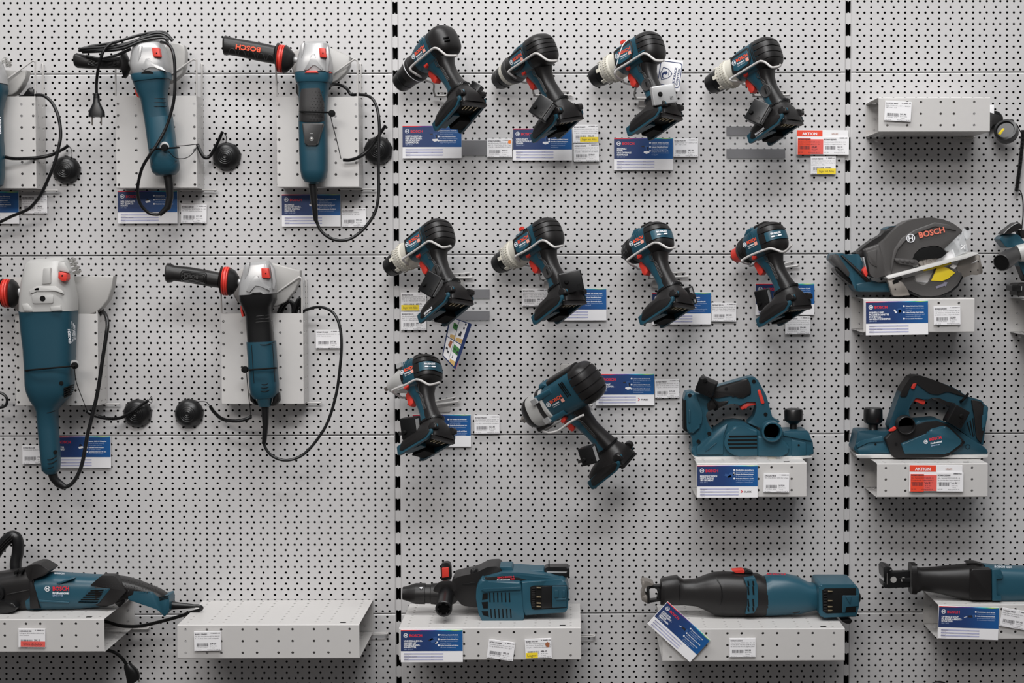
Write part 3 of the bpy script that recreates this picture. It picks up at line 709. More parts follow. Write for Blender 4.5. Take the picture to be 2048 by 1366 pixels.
def alarm(label, cx, cy, d, sz, yaw, roll, pitch=0.0, face='dark', strap=None, prong=True, knob=(-.5, -.3), light=True):
    """small alarm box on a cable tie; strap: (Rm, origin, local z, hx, hy, xc)"""
    c = P(cx, cy, d)
    Rz = rotv(np.array([0, 0, 1.0]) * yaw); Ry = rotv(np.array([0, 1.0, 0]) * roll); Rx = rotv(np.array([1.0, 0, 0]) * pitch); Rm = Ry @ Rz @ Rx
    t = Thing('alarm_tag', label, 'security tag', c, Rm, 'alarm boxes strapped to the tools')
    hx, hy, hz = sz
    q = rnd([(-hx, -hz), (hx, -hz), (hx, hz), (-hx, hz)], 3)
    m = MB(); m.prism([(x, -hy, z) for x, z in q], [(x, hy, z) for x, z in q], 2.0, 2); t.part('case', m, face, local=True)
    if light:
        m = MB(); m.box((hx - 1.5 if light == 1 else -hx + 1.5, -hy * .2, 0), (2.0, hy * .55, hz * .82)); t.part('pale_edge', m, 'silver', local=True)
    m = MB()
    for i in range(3):
        for j in range(3): m.disc((hx * .45 + 2.6 * i, -hy - .15, -hz * .6 + 2.6 * j), EX, EZ, .9, 8)
    t.part('speaker_holes', m, 'deep', local=True)
    m = MB(); m.lathe((hx * knob[0], -hy, hz * knob[1]), (0, -1, 0), [(0, 5), (3, 4.6), (5, 3.2), (5, .2)], 16); t.part('lock_button', m, 'deep', local=True)
    if prong:
        m = MB(); m.box((-hx - 5, 0, -hz * .45), (7, 2.0, 3.2)); t.part('tie_end', m, 'grey', local=True)
    if strap:
        R2, o2, z, sx, sy, xc = strap; m = MB(); rg = [ring_xy(z + k, xc, sx, sy, 2.4, 40, 0, .12) for k in (-2.6, 2.6)]
        m.rings([[R2 @ p + o2 for p in r] for r in rg], False, False)
        rg = [[R2 @ p + o2 for p in ring_xy(z + k, xc, sx + 1.6, sy + 1.6, 2.4, 80, 0, .12)] for k in (-2.2, 2.2)]
        for j in range(0, 80, 2):
            a0, a1, b0, b1 = rg[0][j], rg[0][(j + 1) % 80], rg[1][j], rg[1][(j + 1) % 80]
            i0 = [R2 @ p + o2 for p in (ring_xy(z - 2.2, xc, sx, sy, 2.4, 80, 0, .12)[j], ring_xy(z - 2.2, xc, sx, sy, 2.4, 80, 0, .12)[(j + 1) % 80], ring_xy(z + 2.2, xc, sx, sy, 2.4, 80, 0, .12)[(j + 1) % 80], ring_xy(z + 2.2, xc, sx, sy, 2.4, 80, 0, .12)[j])]
            m.add([a0, a1, b1, b0] + i0, [(0, 1, 2, 3), (0, 4, 5, 1), (1, 5, 6, 2), (2, 6, 7, 3), (3, 7, 4, 0)])
        t.part('strap', m, 'dark')
    return t
def KP(tip, back, collar, A, B, C=None, f=-135, b=54):
    k = [((f, 0, 0), tip), ((b, 0, 0), back), ((12, 0, -112), collar), ((-56, -38, -171), A, .8), ((-56, 38, -171), B, .8)]
    if C: k.append(((26, 38, -158), C, .8))
    return k
D1 = drill('A', 'plain black chucked drill beside the left upright, topmost and leftmost of the drills', KP((798.7, 167.4), (903, 87), (916, 180.6), (874.9, 247.6), (923.9, 255.3), (962.8, 213.5)), 125)
D2 = drill('A2', 'drill with narrow pale scale ring, second in the top row of drills', KP((996, 163), (1096, 93), (1116, 203.7), (1067.8, 276), (1116, 275.5), (1157.9, 240)), 125)
D3 = drill('C', 'cream ringed drill with the white control hang tag behind its handle', KP((1186, 160.3), (1320, 86.5), (1315.9, 209.5), (1259, 261.5), (1302, 272), (1350.6, 235.5)), 125)
D4 = drill('B', 'cream ringed drill with deeply ribbed back at the right end of top row', KP((1417, 171), (1555, 97.4), (1553.8, 211), (1500.4, 282), (1544, 290), (1593.4, 250.5)), 125)
D5 = drill('B', 'cream ringed drill with illustrated leaflet hanging from its foot', KP((776.7, 538), (895.8, 461), (898.4, 566), (842, 644.5), (890.7, 648.9), (932, 615)), 125)
D6 = drill('C', 'cream ringed drill in the second row, red button on top', KP((992, 534), (1117.5, 460), (1113.7, 576.6), (1072.7, 638), (1118.8, 638), (1161, 607)), 125)
D7 = drill('D', 'black nosed impact driver with blue band on back, no red sleeve', KP((1250, 511), (1338, 468), (1337, 579.7), (1282, 642), (1329.6, 651), (1378, 618), -72, 46), 125, front=-72, back=46)
D8 = drill('X', 'impact driver with red sleeve and square drive at its nose', KP((1462, 516), (1567, 469), (1567, 579.7), (1519.7, 647.4), (1563.7, 647.4), (1613, 617), -97, 46), 125, front=-97, back=46)
D9 = drill('N', 'impact wrench with pale grey pointed nose beside the left upright', KP((770, 780), (876.6, 734.5), (861.4, 846.5), (800, 904), (849, 916), (893.8, 883), -100, 46), 125, front=-100, back=46)
D10 = drill('E', 'largest impact wrench, pale hammer case and black bumper nose', [((-130, 0, 0), (1046, 840.5)), ((92, 0, 0), (1193, 752.7)), ((12, 0, -140), (1214, 893)), ((-56, -38, -199), (1181, 973), .8), ((30, -38, -190), (1246, 938), .5)], 135, front=-130, back=92)
hook(*D1, 'wire hook under the topmost leftmost drill', [*z5([(300, 525), (240, 495), (188, 455), (200, 420), (300, 335), (385, 265), (415, 256), (445, 268), (500, 312), (530, 324), (612, 325)])], 38, (872, 192, 896, 192))
hook(*D2, 'wire hook under the drill with the narrow pale scale ring', [*z5([(1180, 540), (1130, 515), (1082, 480), (1095, 455), (1200, 385), (1300, 315), (1335, 305), (1365, 318), (1420, 358), (1460, 372), (1525, 372)])], 38, (1070, 191, 1145, 191))
hook(*D3, 'wire hook under the drill with the white hang tag', [*z6([(310, 440), (275, 420), (255, 392), (270, 365), (350, 315), (450, 252), (475, 246), (500, 255), (545, 290), (575, 298), (612, 298)])], 38, (1272, 197, 1318, 197), (1277, 199, 1318, 215))
hook(*D4, 'wire hook under the ribbed drill at the right end of top row', [*z6([(1185, 455), (1150, 448), (1103, 440), (1110, 425), (1200, 370), (1300, 310), (1330, 302), (1360, 314), (1400, 345), (1430, 345), (1460, 338), (1468, 322)])], 38, (1508, 192, 1580, 190))
hook(*D5, 'wire hook under the drill with the illustrated leaflet', [*z7([(240, 470), (205, 450), (178, 425), (200, 405), (290, 345), (365, 290), (395, 285), (420, 295), (480, 328), (510, 330), (552, 320)])], 38, (880, 557, 946, 555), (876, 560, 928, 576))
hook(*D6, 'wire hook under the drill with a red button on top', [*z7([(1110, 455), (1080, 430), (1058, 405), (1075, 390), (1160, 345), (1245, 285), (1280, 278), (1305, 290), (1355, 325), (1390, 325), (1430, 318)])], 38, (1082, 558, 1118, 557), (1088, 560, 1124, 577))
hook(*D7, 'wire hook under the black nosed impact driver', [*z8([(245, 580), (195, 555), (160, 520), (185, 495), (280, 430), (395, 360), (430, 352), (465, 360), (525, 395), (560, 405), (612, 396)])], 38, (1300, 556, 1378, 553), (1304, 560, 1359, 576))
hook(*D8, 'wire hook under the impact driver with red sleeve', [*z8([(1300, 550), (1250, 540), (1228, 525), (1240, 508), (1330, 460), (1460, 412), (1500, 406), (1540, 415), (1600, 436), (1640, 425), (1690, 375)])], 38, (1540, 540, 1597, 532), None)
hook(*D9, 'wire hook under the pale nosed impact wrench', [*z9([(135, 375), (100, 355), (80, 338), (95, 325), (160, 300), (225, 266), (250, 262), (275, 270), (315, 292), (340, 295), (395, 280)])], 38, (858, 812, 919, 804), (860, 812, 901, 824))
hook(*D10, 'heavy wire hook and plate under the largest impact wrench', [*z9([(1075, 590), (1085, 605), (1120, 612), (1160, 605), (1200, 585), (1260, 540), (1345, 495)])], 44, (1150, 846, 1184, 812), (1121, 728, 1190, 760))
def stp(D, z=-114): return (D[1], D[2], z, 27, 23, 12)
alarm('alarm box half hidden behind the foot of topmost leftmost drill', 948, 182, 95, (12, 10, 18), -.3, .62, knob=(.3, 0), strap=stp(D1), light=0, prong=False)
alarm('black alarm box with silver edge on second drill of top row', 1086, 217, 192, (19, 13, 23), -.45, .62, strap=stp(D2), light=1, prong=False)
alarm('silver faced alarm box on the drill with white hang tag', 1327, 190, 205, (25, 10, 20), .12, -.16, face='silver', knob=(-.35, .1), strap=(D3[1], D3[2], -108, 26, 22, 11), light=0, prong=False)
alarm('black alarm box on the ribbed drill at the end of top row', 1517, 226, 185, (19, 13, 24), -.45, .5, strap=stp(D4), light=1, prong=False)
alarm('black alarm box with silver edge on the drill with leaflet', 865, 570, 190, (19, 13, 24), -.45, .5, strap=stp(D5), light=1, prong=False)
alarm('black square alarm box at rear of the drill with red top button', 1142, 564, 198, (24, 11, 22), .12, -.2, knob=(-.45, .1), strap=stp(D6), light=0, prong=False)
alarm('alarm box behind the foot of black nosed impact driver', 1377, 593, 95, (11, 12, 20), -.5, -.3, strap=stp(D7), light=1, prong=False)
alarm('alarm box left of the handle of the red sleeved impact driver', 1528, 599, 90, (15, 11, 22), -.5, -.25, strap=stp(D8), light=1, prong=False)
alarm('alarm box with grey tie end on the pale nosed impact wrench', 822, 856, 190, (18, 13, 23), -.4, -.12, strap=stp(D9), light=1)
alarm('alarm box with long grey tie end on the largest impact wrench', 1178, 910, 185, (17, 12, 19), -.4, -.3, strap=stp(D10, -142), light=1)
# ---------------------------------------------------------------- printed cards and price tags
def frame_at(cx, cy, d, ang=0.0, yaw=0.0):
    R = rotv(np.array([0, 1.0, 0]) * math.radians(ang)) @ rotv(np.array([0, 0, 1.0]) * math.radians(yaw))
    return P(cx, cy, d), R
LINES3 = ('Akku-Bohrschrauber 18 V - 55', '13 mm, Drehm. 55 Nm, 1.1 kg')
def bars(m, x, z, w, h, y, seed):
    r = random.Random(seed); p = 0.0
    while p < w:
        b = r.choice((.35, .35, .7, 1.0)); m.quad((x + p, y, z), EX, EZ, 0, 0, min(b, w - p), h); p += b + r.choice((.4, .5, .8))
def price_tag(label, x0, y0, x1, y1, d, code, lines, price, ang=0.0, sticker=None, dot=False, stain=False, head=True, grp='white price tags with barcodes', back=2.4):
    """printed slip in a flat holder; pixel corners of the upright slip before it is turned by ang degrees"""
    c, R = frame_at((x0 + x1) / 2, (y0 + y1) / 2, d, ang)
    s = mmpp(d); w, h = (x1 - x0) * s, (y1 - y0) * s
    t = Thing('price_tag', label, 'price tag', c, R, grp)
    hw, hh = w / 2, h / 2; y = -.15
    m = MB(); q = [(-hw, -hh), (hw, -hh), (hw, hh), (-hw, hh)]; m.prism([(a, 0, b) for a, b in q], [(a, back, b) for a, b in q], .2, 1); t.part('slip', m, 'white', local=True)
    k = w / 53.0
    m = MB(); m.text(code, (-hw + 2 * k, y, hh - 6.6 * k), EX, EZ, 4.2 * k, True, min(27 * k, len(code) * 2.0 * k))
    if head:
        m.text('IMMER AG', (hw - 1.5 * k, y, hh - 4.4 * k), EX, EZ, 2.6 * k, True, 15 * k, 'R')
        m.poly((hw - 18.5 * k, y, hh - 3.4 * k), EX, EZ, [(-2 * k, 0), (0, -1 * k), (0, 1 * k)])
    zz = hh - 10.4 * k
    for ln in lines:
        m.text(ln, (-hw + 2 * k, y, zz), EX, EZ, 3.0 * k, False, min(w - 4 * k, len(ln) * 1.62 * k)); zz -= 4.0 * k
    bz = -hh + 8.6 * k
    bars(m, -hw + 5 * k, bz, 23 * k, 6.6 * k, y, code)
    m.text('7 612345 ' + code[-5:], (-hw + 4 * k, y, bz - 2.6 * k), EX, EZ, 2.0 * k, False, 22 * k)
    m.text(price, (-hw + 31 * k, y, -hh + 12.4 * k), EX, EZ, 4.6 * k, True, 12.5 * k)
    m.text('(8.1% inkl.)', (-hw + 31 * k, y, -hh + 8.6 * k), EX, EZ, 2.6 * k, False, 14 * k)
    m.text('1 St\u00fcck', (-hw + 32 * k, y, -hh + 4.8 * k), EX, EZ, 2.6 * k, False, 9 * k)
    m.text('Katalogpreis: ' + price, (hw - 2 * k, y, -hh + 1.4 * k), EX, EZ, 2.6 * k, False, 25 * k, 'R')
    m.text('Lief. 100.16', (-hw + 2 * k, y, -hh + 1.4 * k), EX, EZ, 2.0 * k, False, 12 * k)
    t.part('print', m, 'ink', local=True, ang=0)
    if sticker:
        tx, a0, b0, a1, b1, mt = sticker
        m = MB(); m.box((-hw + w * (a0 + a1) / 2, y - .1, -hh + h * (b0 + b1) / 2), (w * (a1 - a0) / 2, .12, h * (b1 - b0) / 2)); st = t.part('sticker', m, mt, local=True)
        m = MB(); m.text(tx, (-hw + w * (a0 + a1) / 2, y - .35, -hh + h * ((b0 + b1) / 2) - h * (b1 - b0) * .2), EX, EZ, h * (b1 - b0) * .62, False, w * (a1 - a0) * .80, 'C'); t.part('lettering', m, 'ink', st, True, ang=0)
    if dot:
        m = MB(); m.lathe((hw - 5 * k, y, hh - 7 * k), (0, -1, 0), [(0, 3.6 * k), (.2, 3.6 * k), (.25, .1)], 20); t.part('sticker', m, 'dot', local=True)
    if stain:
        m = MB(); m.poly((hw - 8 * k, y - .1, hh - 13 * k), EX, EZ, [(r * k * math.cos(a), r * k * 1.2 * math.sin(a)) for a, r in zip(np.linspace(0, 5.8, 12), (4, 5, 4.2, 5.2, 4, 5, 4.4, 3.6, 4.6, 4, 5, 4.4))]); t.part('stain', m, 'brown', local=True, ang=0)
    return t
def thumb(t, kind, x, z, k, y):
    """the small printed picture of the tool"""
    a, b, c = MB(), MB(), MB(); o = (x, y, z)
    if kind == 'drill':
        a.poly(o, EX, EZ, [(-3 * k, 3 * k), (7 * k, 4 * k), (8 * k, 1 * k), (-2 * k, -.5 * k)]); a.poly(o, EX, EZ, [(0, 0), (5 * k, 0), (6 * k, -9 * k), (2 * k, -9 * k)])
        b.poly(o, EX, EZ, [(-9 * k, 2 * k), (-2 * k, 3 * k), (-2 * k, -.5 * k), (-9 * k, 0)]); b.poly(o, EX, EZ, [(4 * k, 0), (7 * k, 0), (7.5 * k, -8 * k), (5 * k, -8 * k)])
        c.poly(o, EX, EZ, [(-3 * k, -10 * k), (9 * k, -9.5 * k), (9.5 * k, -14 * k), (2 * k, -16 * k), (-4 * k, -13 * k)])
    elif kind == 'grinder':
        a.poly(o, EX, EZ, [(-2 * k, 5 * k), (6 * k, 0), (5 * k, -3 * k), (-4 * k, 2 * k)]); b.poly(o, EX, EZ, [(-7 * k, 2 * k), (-2 * k, 4 * k), (0, 0), (-6 * k, -2 * k)])
        c.poly(o, EX, EZ, [(-9 * k, -3 * k), (1 * k, -1 * k), (3 * k, -5 * k), (-7 * k, -7 * k)])
    elif kind == 'saw':
        a.poly(o, EX, EZ, [(-3 * k, 4 * k), (4 * k, 6 * k), (9 * k, 0), (3 * k, -5 * k), (-5 * k, -3 * k)]); b.poly(o, EX, EZ, [(-1 * k, 2 * k), (5 * k, 2 * k), (5 * k, -4 * k), (-1 * k, -5 * k)])
        c.poly(o, EX, EZ, [(-12 * k, 2 * k), (-9 * k, 3 * k), (-4 * k, -4 * k), (-7 * k, -6 * k)])
    elif kind == 'plane':
        a.poly(o, EX, EZ, [(-11 * k, -3 * k), (-9 * k, 2 * k), (-2 * k, 0), (3 * k, 5 * k), (9 * k, 3 * k), (10 * k, -3 * k), (0, -7 * k)]); b.poly(o, EX, EZ, [(-4 * k, -4 * k), (4 * k, -1 * k), (5 * k, -5 * k), (-3 * k, -8 * k)])
        c.poly(o, EX, EZ, [(8 * k, 2 * k), (11 * k, 6 * k), (12 * k, 0), (10 * k, -2 * k)])
    elif kind == 'hammer':
        a.poly(o, EX, EZ, [(-8 * k, 1 * k), (6 * k, 6 * k), (8 * k, 2 * k), (6 * k, -8 * k), (-4 * k, -9 * k), (-7 * k, -4 * k)]); b.poly(o, EX, EZ, [(-12 * k, -2 * k), (-3 * k, 3 * k), (1 * k, 0), (-10 * k, -4 * k)])
        c.poly(o, EX, EZ, [(3 * k, -6 * k), (9 * k, -5 * k), (10 * k, -8 * k), (4 * k, -10 * k)])
    else:
        a.poly(o, EX, EZ, [(2 * k, 2 * k), (10 * k, 4 * k), (11 * k, -3 * k), (4 * k, -4 * k)]); b.poly(o, EX, EZ, [(-7 * k, 1 * k), (3 * k, 2 * k), (5 * k, -3 * k), (-6 * k, -3 * k)])
        c.poly(o, EX, EZ, [(-15 * k, -3 * k), (-8 * k, -1 * k), (-8 * k, -2 * k), (-15 * k, -4.4 * k)])
    m = t.part('printed_picture', a, 'photo', local=True, ang=0)
    t.part('picture_dark', b, 'photod', m, True, ang=0); t.part('picture_light', c, 'white', m, True, ang=0)
def info_card(label, x0, y0, x1, y1, d, head, model, bullets, pic, ang=0.0, yaw=0.0, table=('Akkuspannung', 'Drehmoment, weich/hart', 'Gewicht'), logo=None, back=2.5):
    c, R = frame_at((x0 + x1) / 2, (y0 + y1) / 2, d, ang, yaw)
    s = mmpp(d); w, h = (x1 - x0) * s, (y1 - y0) * s; hw, hh = w / 2, h / 2; k = w / 130.0; y = -.2
    t = Thing('info_card', label, 'information card', c, R, 'blue and white product information cards')
    q = [(-hw, -hh), (hw, -hh), (hw, hh), (-hw, hh)]
    m = MB(); m.prism([(a, 0, b) for a, b in q], [(a, back, b) for a, b in q], .3, 1); t.part('card', m, 'white', local=True)
    zb = hh - h * .655
    m = MB(); m.quad((0, y, 0), EX, EZ, -hw + .3, zb, hw - .3, hh - 2.4 * k); bl = t.part('blue_panel', m, 'card_blue', local=True, ang=0)
    m = MB(); m.quad((0, y, 0), EX, EZ, -hw + .3, hh - 2.4 * k, hw - .3, hh - .3); t.part('rainbow_stripe', m, 'rainbow', local=True, ang=0)
    y -= .25
    m = MB(); m.text('BOSCH', (-hw + 18 * k, y, hh - 15 * k), EX, EZ, 7.8 * k, True, 27 * k); t.part('brand_lettering', m, 'redprint', local=True, ang=0)
    m = MB(); m.logo((-hw + 10.5 * k, y, hh - 12 * k), EX, EZ, 4.7 * k); t.part('round_logo', m, 'whitep', local=True, ang=0)
    m = MB(); z = hh - 25.2 * k
    for ln in head:
        m.text(ln, (-hw + 6.5 * k, y, z), EX, EZ, 4.9 * k, True, len(ln) * 2.62 * k); z -= 4.5 * k
    t.part('headline', m, 'whitep', local=True, ang=0)
    m = MB(); m.text(model, (-hw + 6.5 * k, y, z + .3 * k), EX, EZ, 3.6 * k, False, len(model) * 1.6 * k)
    z = hh - 12 * k; m2, m3 = MB(), MB()
    for i, (b0, more) in enumerate(bullets):
        m3.disc((hw - 50.5 * k, y, z + 1.2 * k), EX, EZ, 1.9 * k)
        m2.text(b0, (hw - 47 * k, y, z), EX, EZ, 3.3 * k, True, min(38 * k, len(b0) * 1.52 * k)); z -= 4.1 * k
        for ln in more:
            m.text(ln, (hw - 47 * k, y, z), EX, EZ, 3.1 * k, False, min(39 * k, len(ln) * 1.4 * k)); z -= 4.1 * k
        z -= .8 * k
    t.part('small_print', m, 'palep', local=True, ang=0); t.part('bullet_heads', m2, 'whitep', local=True, ang=0); t.part('bullet_points', m3, 'whitep', local=True, ang=0)
    if pic: thumb(t, pic, -hw + 69 * k, hh - 20 * k, k * .95, y)
    m, m2 = MB(), MB(); z = zb - 6.5 * k
    for i in range(3):
        m.quad((0, y + .1, 0), EX, EZ, -hw + 6.5 * k, z - .4 * k, hw - 41 * k, z + 2.2 * k)
        m2.text(table[i % len(table)], (-hw + 7 * k, y, z), EX, EZ, 2.4 * k, True, len(table[i % len(table)]) * 1.25 * k); m2.text('18 V', (-hw + 63 * k, y, z), EX, EZ, 2.3 * k, False, 7 * k)
        m2.text('optional', (-hw + 7 * k, y, z - 3.1 * k), EX, EZ, 1.9 * k, False, 10 * k); z -= 6.0 * k
    t.part('table_bands', m, 'lav', local=True, ang=0); t.part('table_print', m2, 'greyink', local=True, ang=0)
    if logo:
        m = MB(); m.text(logo, (hw - 30 * k, y, zb - 13 * k), EX, EZ, 4.6 * k, True, 17 * k); t.part('corner_lettering', m, 'ink', local=True, ang=0)
        m = MB(); m.poly((hw - 34 * k, y, zb - 11 * k), EX, EZ, [(-3 * k, 3 * k), (-1 * k, 3 * k), (2 * k, 0), (-1 * k, -3 * k), (-3 * k, -3 * k), (0, 0)]); t.part('corner_mark', m, 'redprint', local=True, ang=0)
    return t
B_KR = (('Kraftvoll: 150 Nm max. Dreh-', ('moment und zweite Stufe Motor',)), ('Robust: Metallbohrfutter', ('f\u00fcr h\u00e4rteste Anwendungen',)), ('Bessere Kontrolle: durch', ('KickBack Control und Zusatz-', 'handgriff')))
B_SC = (('Leistungsstark:', ('hohes Drehmoment',)), ('Anpassbare Schraubmodi:', ('Anwendungen + exakte Arbeit', 'f\u00fcr jeden Einsatz',)), ('Kontrolle:', ('drei Drehzahleinstellungen f\u00fcr', 'ausgezeichnete Kontrolle')))
info_card('info card under the topmost leftmost drill, headline starting LEISTUNGSSTAR', 805, 251.5, 923, 316.5, 8, ('LEISTUNGSSTAR-', 'KER EINSTEIGER', 'MIT B\u00dcRSTEN-', 'LOSEM MOTOR'), 'GSR 18V-55',
          (('Leistungsstark: maximale', ('Effizienz bei Arbeiten in Holz,', 'Metall und Mauerwerk')), ('13 mm Metallbohrfutter:', ('f\u00fcr ideale Kraft\u00fcbertragung',)), ('B\u00fcrstenloser Motor: f\u00fcr', ('lange Wartungslebensdauer',))), 'drill', yaw=0)
info_card('info card reading WENN KRAFT UND KONTROLLE under the second drill', 1026, 257, 1144, 321, 8, ('WENN KRAFT', 'UND KONTROLLE', 'Z\u00c4HLEN'), 'GSR 18V-90 C', (('Leistung:', ('kompakt und stark', 'im Einsatz')), ('Schaltbare KickBack Control', ()), ('Einstellbare Pr\u00e4zisionskupplung:', ('Schutz bei Schrauben und', 'eingegebene Drehmoment-', 'einsch\u00e4tzung'))), 'drill')
info_card('info card reading MAXIMALE POWER UND OPTIMALE KONTROLLE', 1228, 276, 1346, 340, 8, ('MAXIMALE', 'POWER', 'UND OPTIMALE', 'KONTROLLE'), 'GSR 18V-150 C', B_KR, 'drill')
info_card('info card reading DER KOMPAKTE MIT ZUSATZSCHUTZ under corded grinder', 235.5, 381.5, 354.5, 447, 8, ('DER KOMPAKTE', 'MIT ZUSATZ-', 'SCHUTZ'), 'GWS 1400', (('Zusatzschutz:', ('bewirkt Sicherheit',)), ('Wiederanlaufschutz:', ('keine Selbstinbetriebnahme',)), ('Schutz gegen Staub f\u00fcr den Motor:', ())), 'grinder')
info_card('info card reading MAXIMALE PRODUKTIVIT\u00c4T under the red ringed grinder', 563.5, 388.5, 681, 453, 8, ('MAXIMALE', 'PRODUKTIVIT\u00c4T,', 'BESTER ANWEN-', 'DERSCHUTZ'), 'GWS 19-125 CIST', (('Zweiter Arbeitsfortschritt:', ('1900-Watt-Motor', 'mit Drehzahlregelung')), ('Komfortable Handhabung:', ('dank schlankem Griff',)), ('Anwenderschutz: KickBack', ('Control und Bremssystem',))), 'grinder')
info_card('info card half hidden behind the handle of the large white headed grinder', 100, 872.5, 221.5, 936.5, 8, ('KOMPAKTES', 'KRAFTPAKET'), 'GWS 22-230', (('Leichter 2.200-W-Champion', ('Motor f\u00fcr hohe Leistung', 'mit geringem Gewicht')), ('Anlaufstrombegrenzung:', ('f\u00fcr sanften Anlauf',)), ('Spindelarretierung: f\u00fcr ein-', ('fachen Scheibenwechsel',))), 'grinder')
info_card('info card cut by the left frame edge under the grinder holder', -81, 383, 37.5, 447.5, 8, ('GERINGSTE',), 'GWS 13', (('Geringe Vibrationen', ('dank schlankem Griff',)), ('Drehzahlvorwahl', ('f\u00fcr alle Materialien',)), ('Konstante Elektronik', ('bei hoher Last',))), None)
info_card('info card behind the foot of the drill with red top button', 1096, 577, 1213, 641, 8, ('MAXIMALE', 'POWER'), 'GSB 18V', B_KR, None)
info_card('info card behind the foot of the black nosed impact driver', 1304, 585, 1422, 649, 8, (), 'GDR 18V-200', B_SC, None)
info_card('info card behind the foot of the red sleeved impact driver', 1511, 567, 1629, 630, 8, (), 'GDX 18V-200', (('2-in-1 Bitaufnahme: Kombi', ('mit interne Bitaufnahme 1/2" Vier-', 'kant und 1/4" Innensechskant')), ('Anpassbare Schraubmodi:', ('Anwendungen + exakte Arbeit', 'f\u00fcr jeden Einsatz')), ('Kompakte Baul\u00e4nge', ('f\u00fcr alle Montagearbeiten',))), None)
info_card('info card half hidden behind the pale nosed impact wrench', 825, 829, 942, 894, 8, ('STARK',), 'GDS 18V-400', (('User Interface mit zwei Betriebs-', ('arten: Metallschrauben/Muttern', 'und Holzschrauben')), ('Kraftvolles Anziehmoment von', ('400 Nm und Losbrechmoment', 'von 600 Nm')), ('Vielseitige Kontrolle und h\u00f6here', ('Flexibilit\u00e4t durch drei Geschwin-', 'digkeiten/Drehmomentstufen'))), 'drill')
info_card('info card right of the largest impact wrench with a turbo mark', 1191, 747.5, 1309, 811, 8, ('MEHR KRAFT', 'ALS JE ZUVOR -', 'BITURBO'), 'GDS 18V-1050', (('Leistung wie ein Netzger\u00e4t:', ('durch neue BITURBO Brushless', 'Technologie')), ('Leistungsstarker Motor: mit', ('einem Losbrechmoment von 1.750 Nm',)), ('Ideale Vielseitigkeit & maximale', ('Kontrolle durch 3 Drehzahl-/', 'Drehmomentstufen'))), 'drill', logo='TURBO')
info_card('info card on the shelf front under the planer with the black dust port', 1393.8, 930, 1515.8, 995.5, 155, ('BEEINDRUCKENDE', 'LEISTUNG IM', '18V-SEGMENT'), 'GHO 18V-LI', (('Flexibilit\u00e4t: einstellbare', ('Spantiefe f\u00fcr optimale L\u00f6sungen',)), ('Einfach: Ein-Schalter-Adapter', ('f\u00fcr Rechtsvorw\u00e4rts-Schnitt',)), ('Vielseitig: Adapter durch', ('alle Stufen Schneidem\u00f6glich von', 'verfestigtem Schubladenaus'))), 'plane', logo='CLICK')
info_card('info card on the shelf front under the circular saw', 1731.5, 602, 1856.5, 670, 155, ('SCHNELLE UND', 'PR\u00c4ZISE SCHNITTE', 'IN METALL -', 'NAHEZU FUNKENFREI'), 'GKM 18V-50', (('Nahezu funkenfreies Arbeiten:', ('Dank integrierter, robuster Sp\u00e4ne-', 'sammelbox')), ('Pr\u00e4zise Schnitte: Dank Schnitt-', ('linienanzeige, Spanfenster und', 'integriertem LED-Licht')), ('Ergonomische Handhabung', ())), 'saw', ang=-.7)
info_card('info card on the shelf front under the rotary hammer', 801, 1259, 926, 1325, 237, ('UNIVERSAL-BOHR-', 'HAMMER MIT', 'SCHNELLSPANN-', 'BOHRFUTTER'), 'GBH 18V-26 F', (('Praktisch: professionelle Staub-', ('absaugung mit Hammer integriert',)), ('Optimiert: Kontrollierte Kom-', ('binierung und Schutz durch', 'KickBack Control')), ('Hoher Fortschritt und Abtrag:', ('z.B. 6mm Schlagleistung',))), 'hammer')
info_card('info card hanging askew at the corner of the sabre saw shelf', 1299.5, 1233.5, 1416, 1294.5, 240, ('KOMPAKTES', 'KRAFTPAKET -', 'GERINGE', 'VIBRATIONEN'), 'GSA 18V-LI', (('Kompakt: f\u00fcr sehr gute', ('Handhabung im Einsatz', 'bei engen Stellen')), ('Niedrige Vibrationen: dank', ('Vibration Control',)), ('Hochwertig verarbeitete Metall:', ('geh\u00e4use und Schnitthub', 'f\u00fcr Anwendungen'))), 'sabre', ang=42.5)
info_card('info card on the shelf front at the lower right, headline OPTIMALE SICHT', 1876, 1213, 1998, 1279, 155, ('OPTIMALE SICHT', 'IN JEDER ARBEITS-', 'SITUATION'), 'GSA 1100 E', (('Hochstleistung: durch den mit', ('Rungenlaufen 1.100-Watt-Motor',)), ('Hohe Schnittgeschwindigkeit:', ('gew\u00e4hrleistet schnelle Schnitte', 'in verschiedene Materialien'))), 'sabre', ang=2)
L_A = ('Winkelschleifer BOSCH GWS 13 - 125', '125 V, 15 W, 11 Ns, 2.1 kg,', 'Im Karton inkl. Zubeh\u00f6r')
price_tag('price tag at far left behind the hanging black cord', 43, 390.5, 94, 426.5, 7, 'BO0601396703', L_A, '246.45')
price_tag('price tag right of the card reading DER KOMPAKTE', 362, 409, 413, 446, 7, 'BO0601388108', ('Winkelschleifer BOSCH GWS 12 - 125', 'mit 14 A Zubeh\u00f6r Im Karton'), '113.35', ang=1.2)
price_tag('price tag beside the card reading MAXIMALE PRODUKTIVIT\u00c4T', 683, 416.5, 732, 453.5, 7, '24.5021.0250', ('Winkelschleifer 1900 W', 'BOSCH GWS 19 - 125 CIST'), '273.55', ang=-.8)
price_tag('price tag left of the handle of the large white headed grinder', 44.5, 890.5, 96, 928, 9, 'BO06018C1308', ('Winkelschleifer BOSCH GWS 22 - 230', ), '191.80')
price_tag('price tag alone on the wall beside the long hanging cord loop', 631.5, 659.5, 681, 696.5, 7, 'BO0601794A08', ('Winkelschleifer BOSCH GWS 17 - 125', '1700 Watt Im Karton'), '297.60')
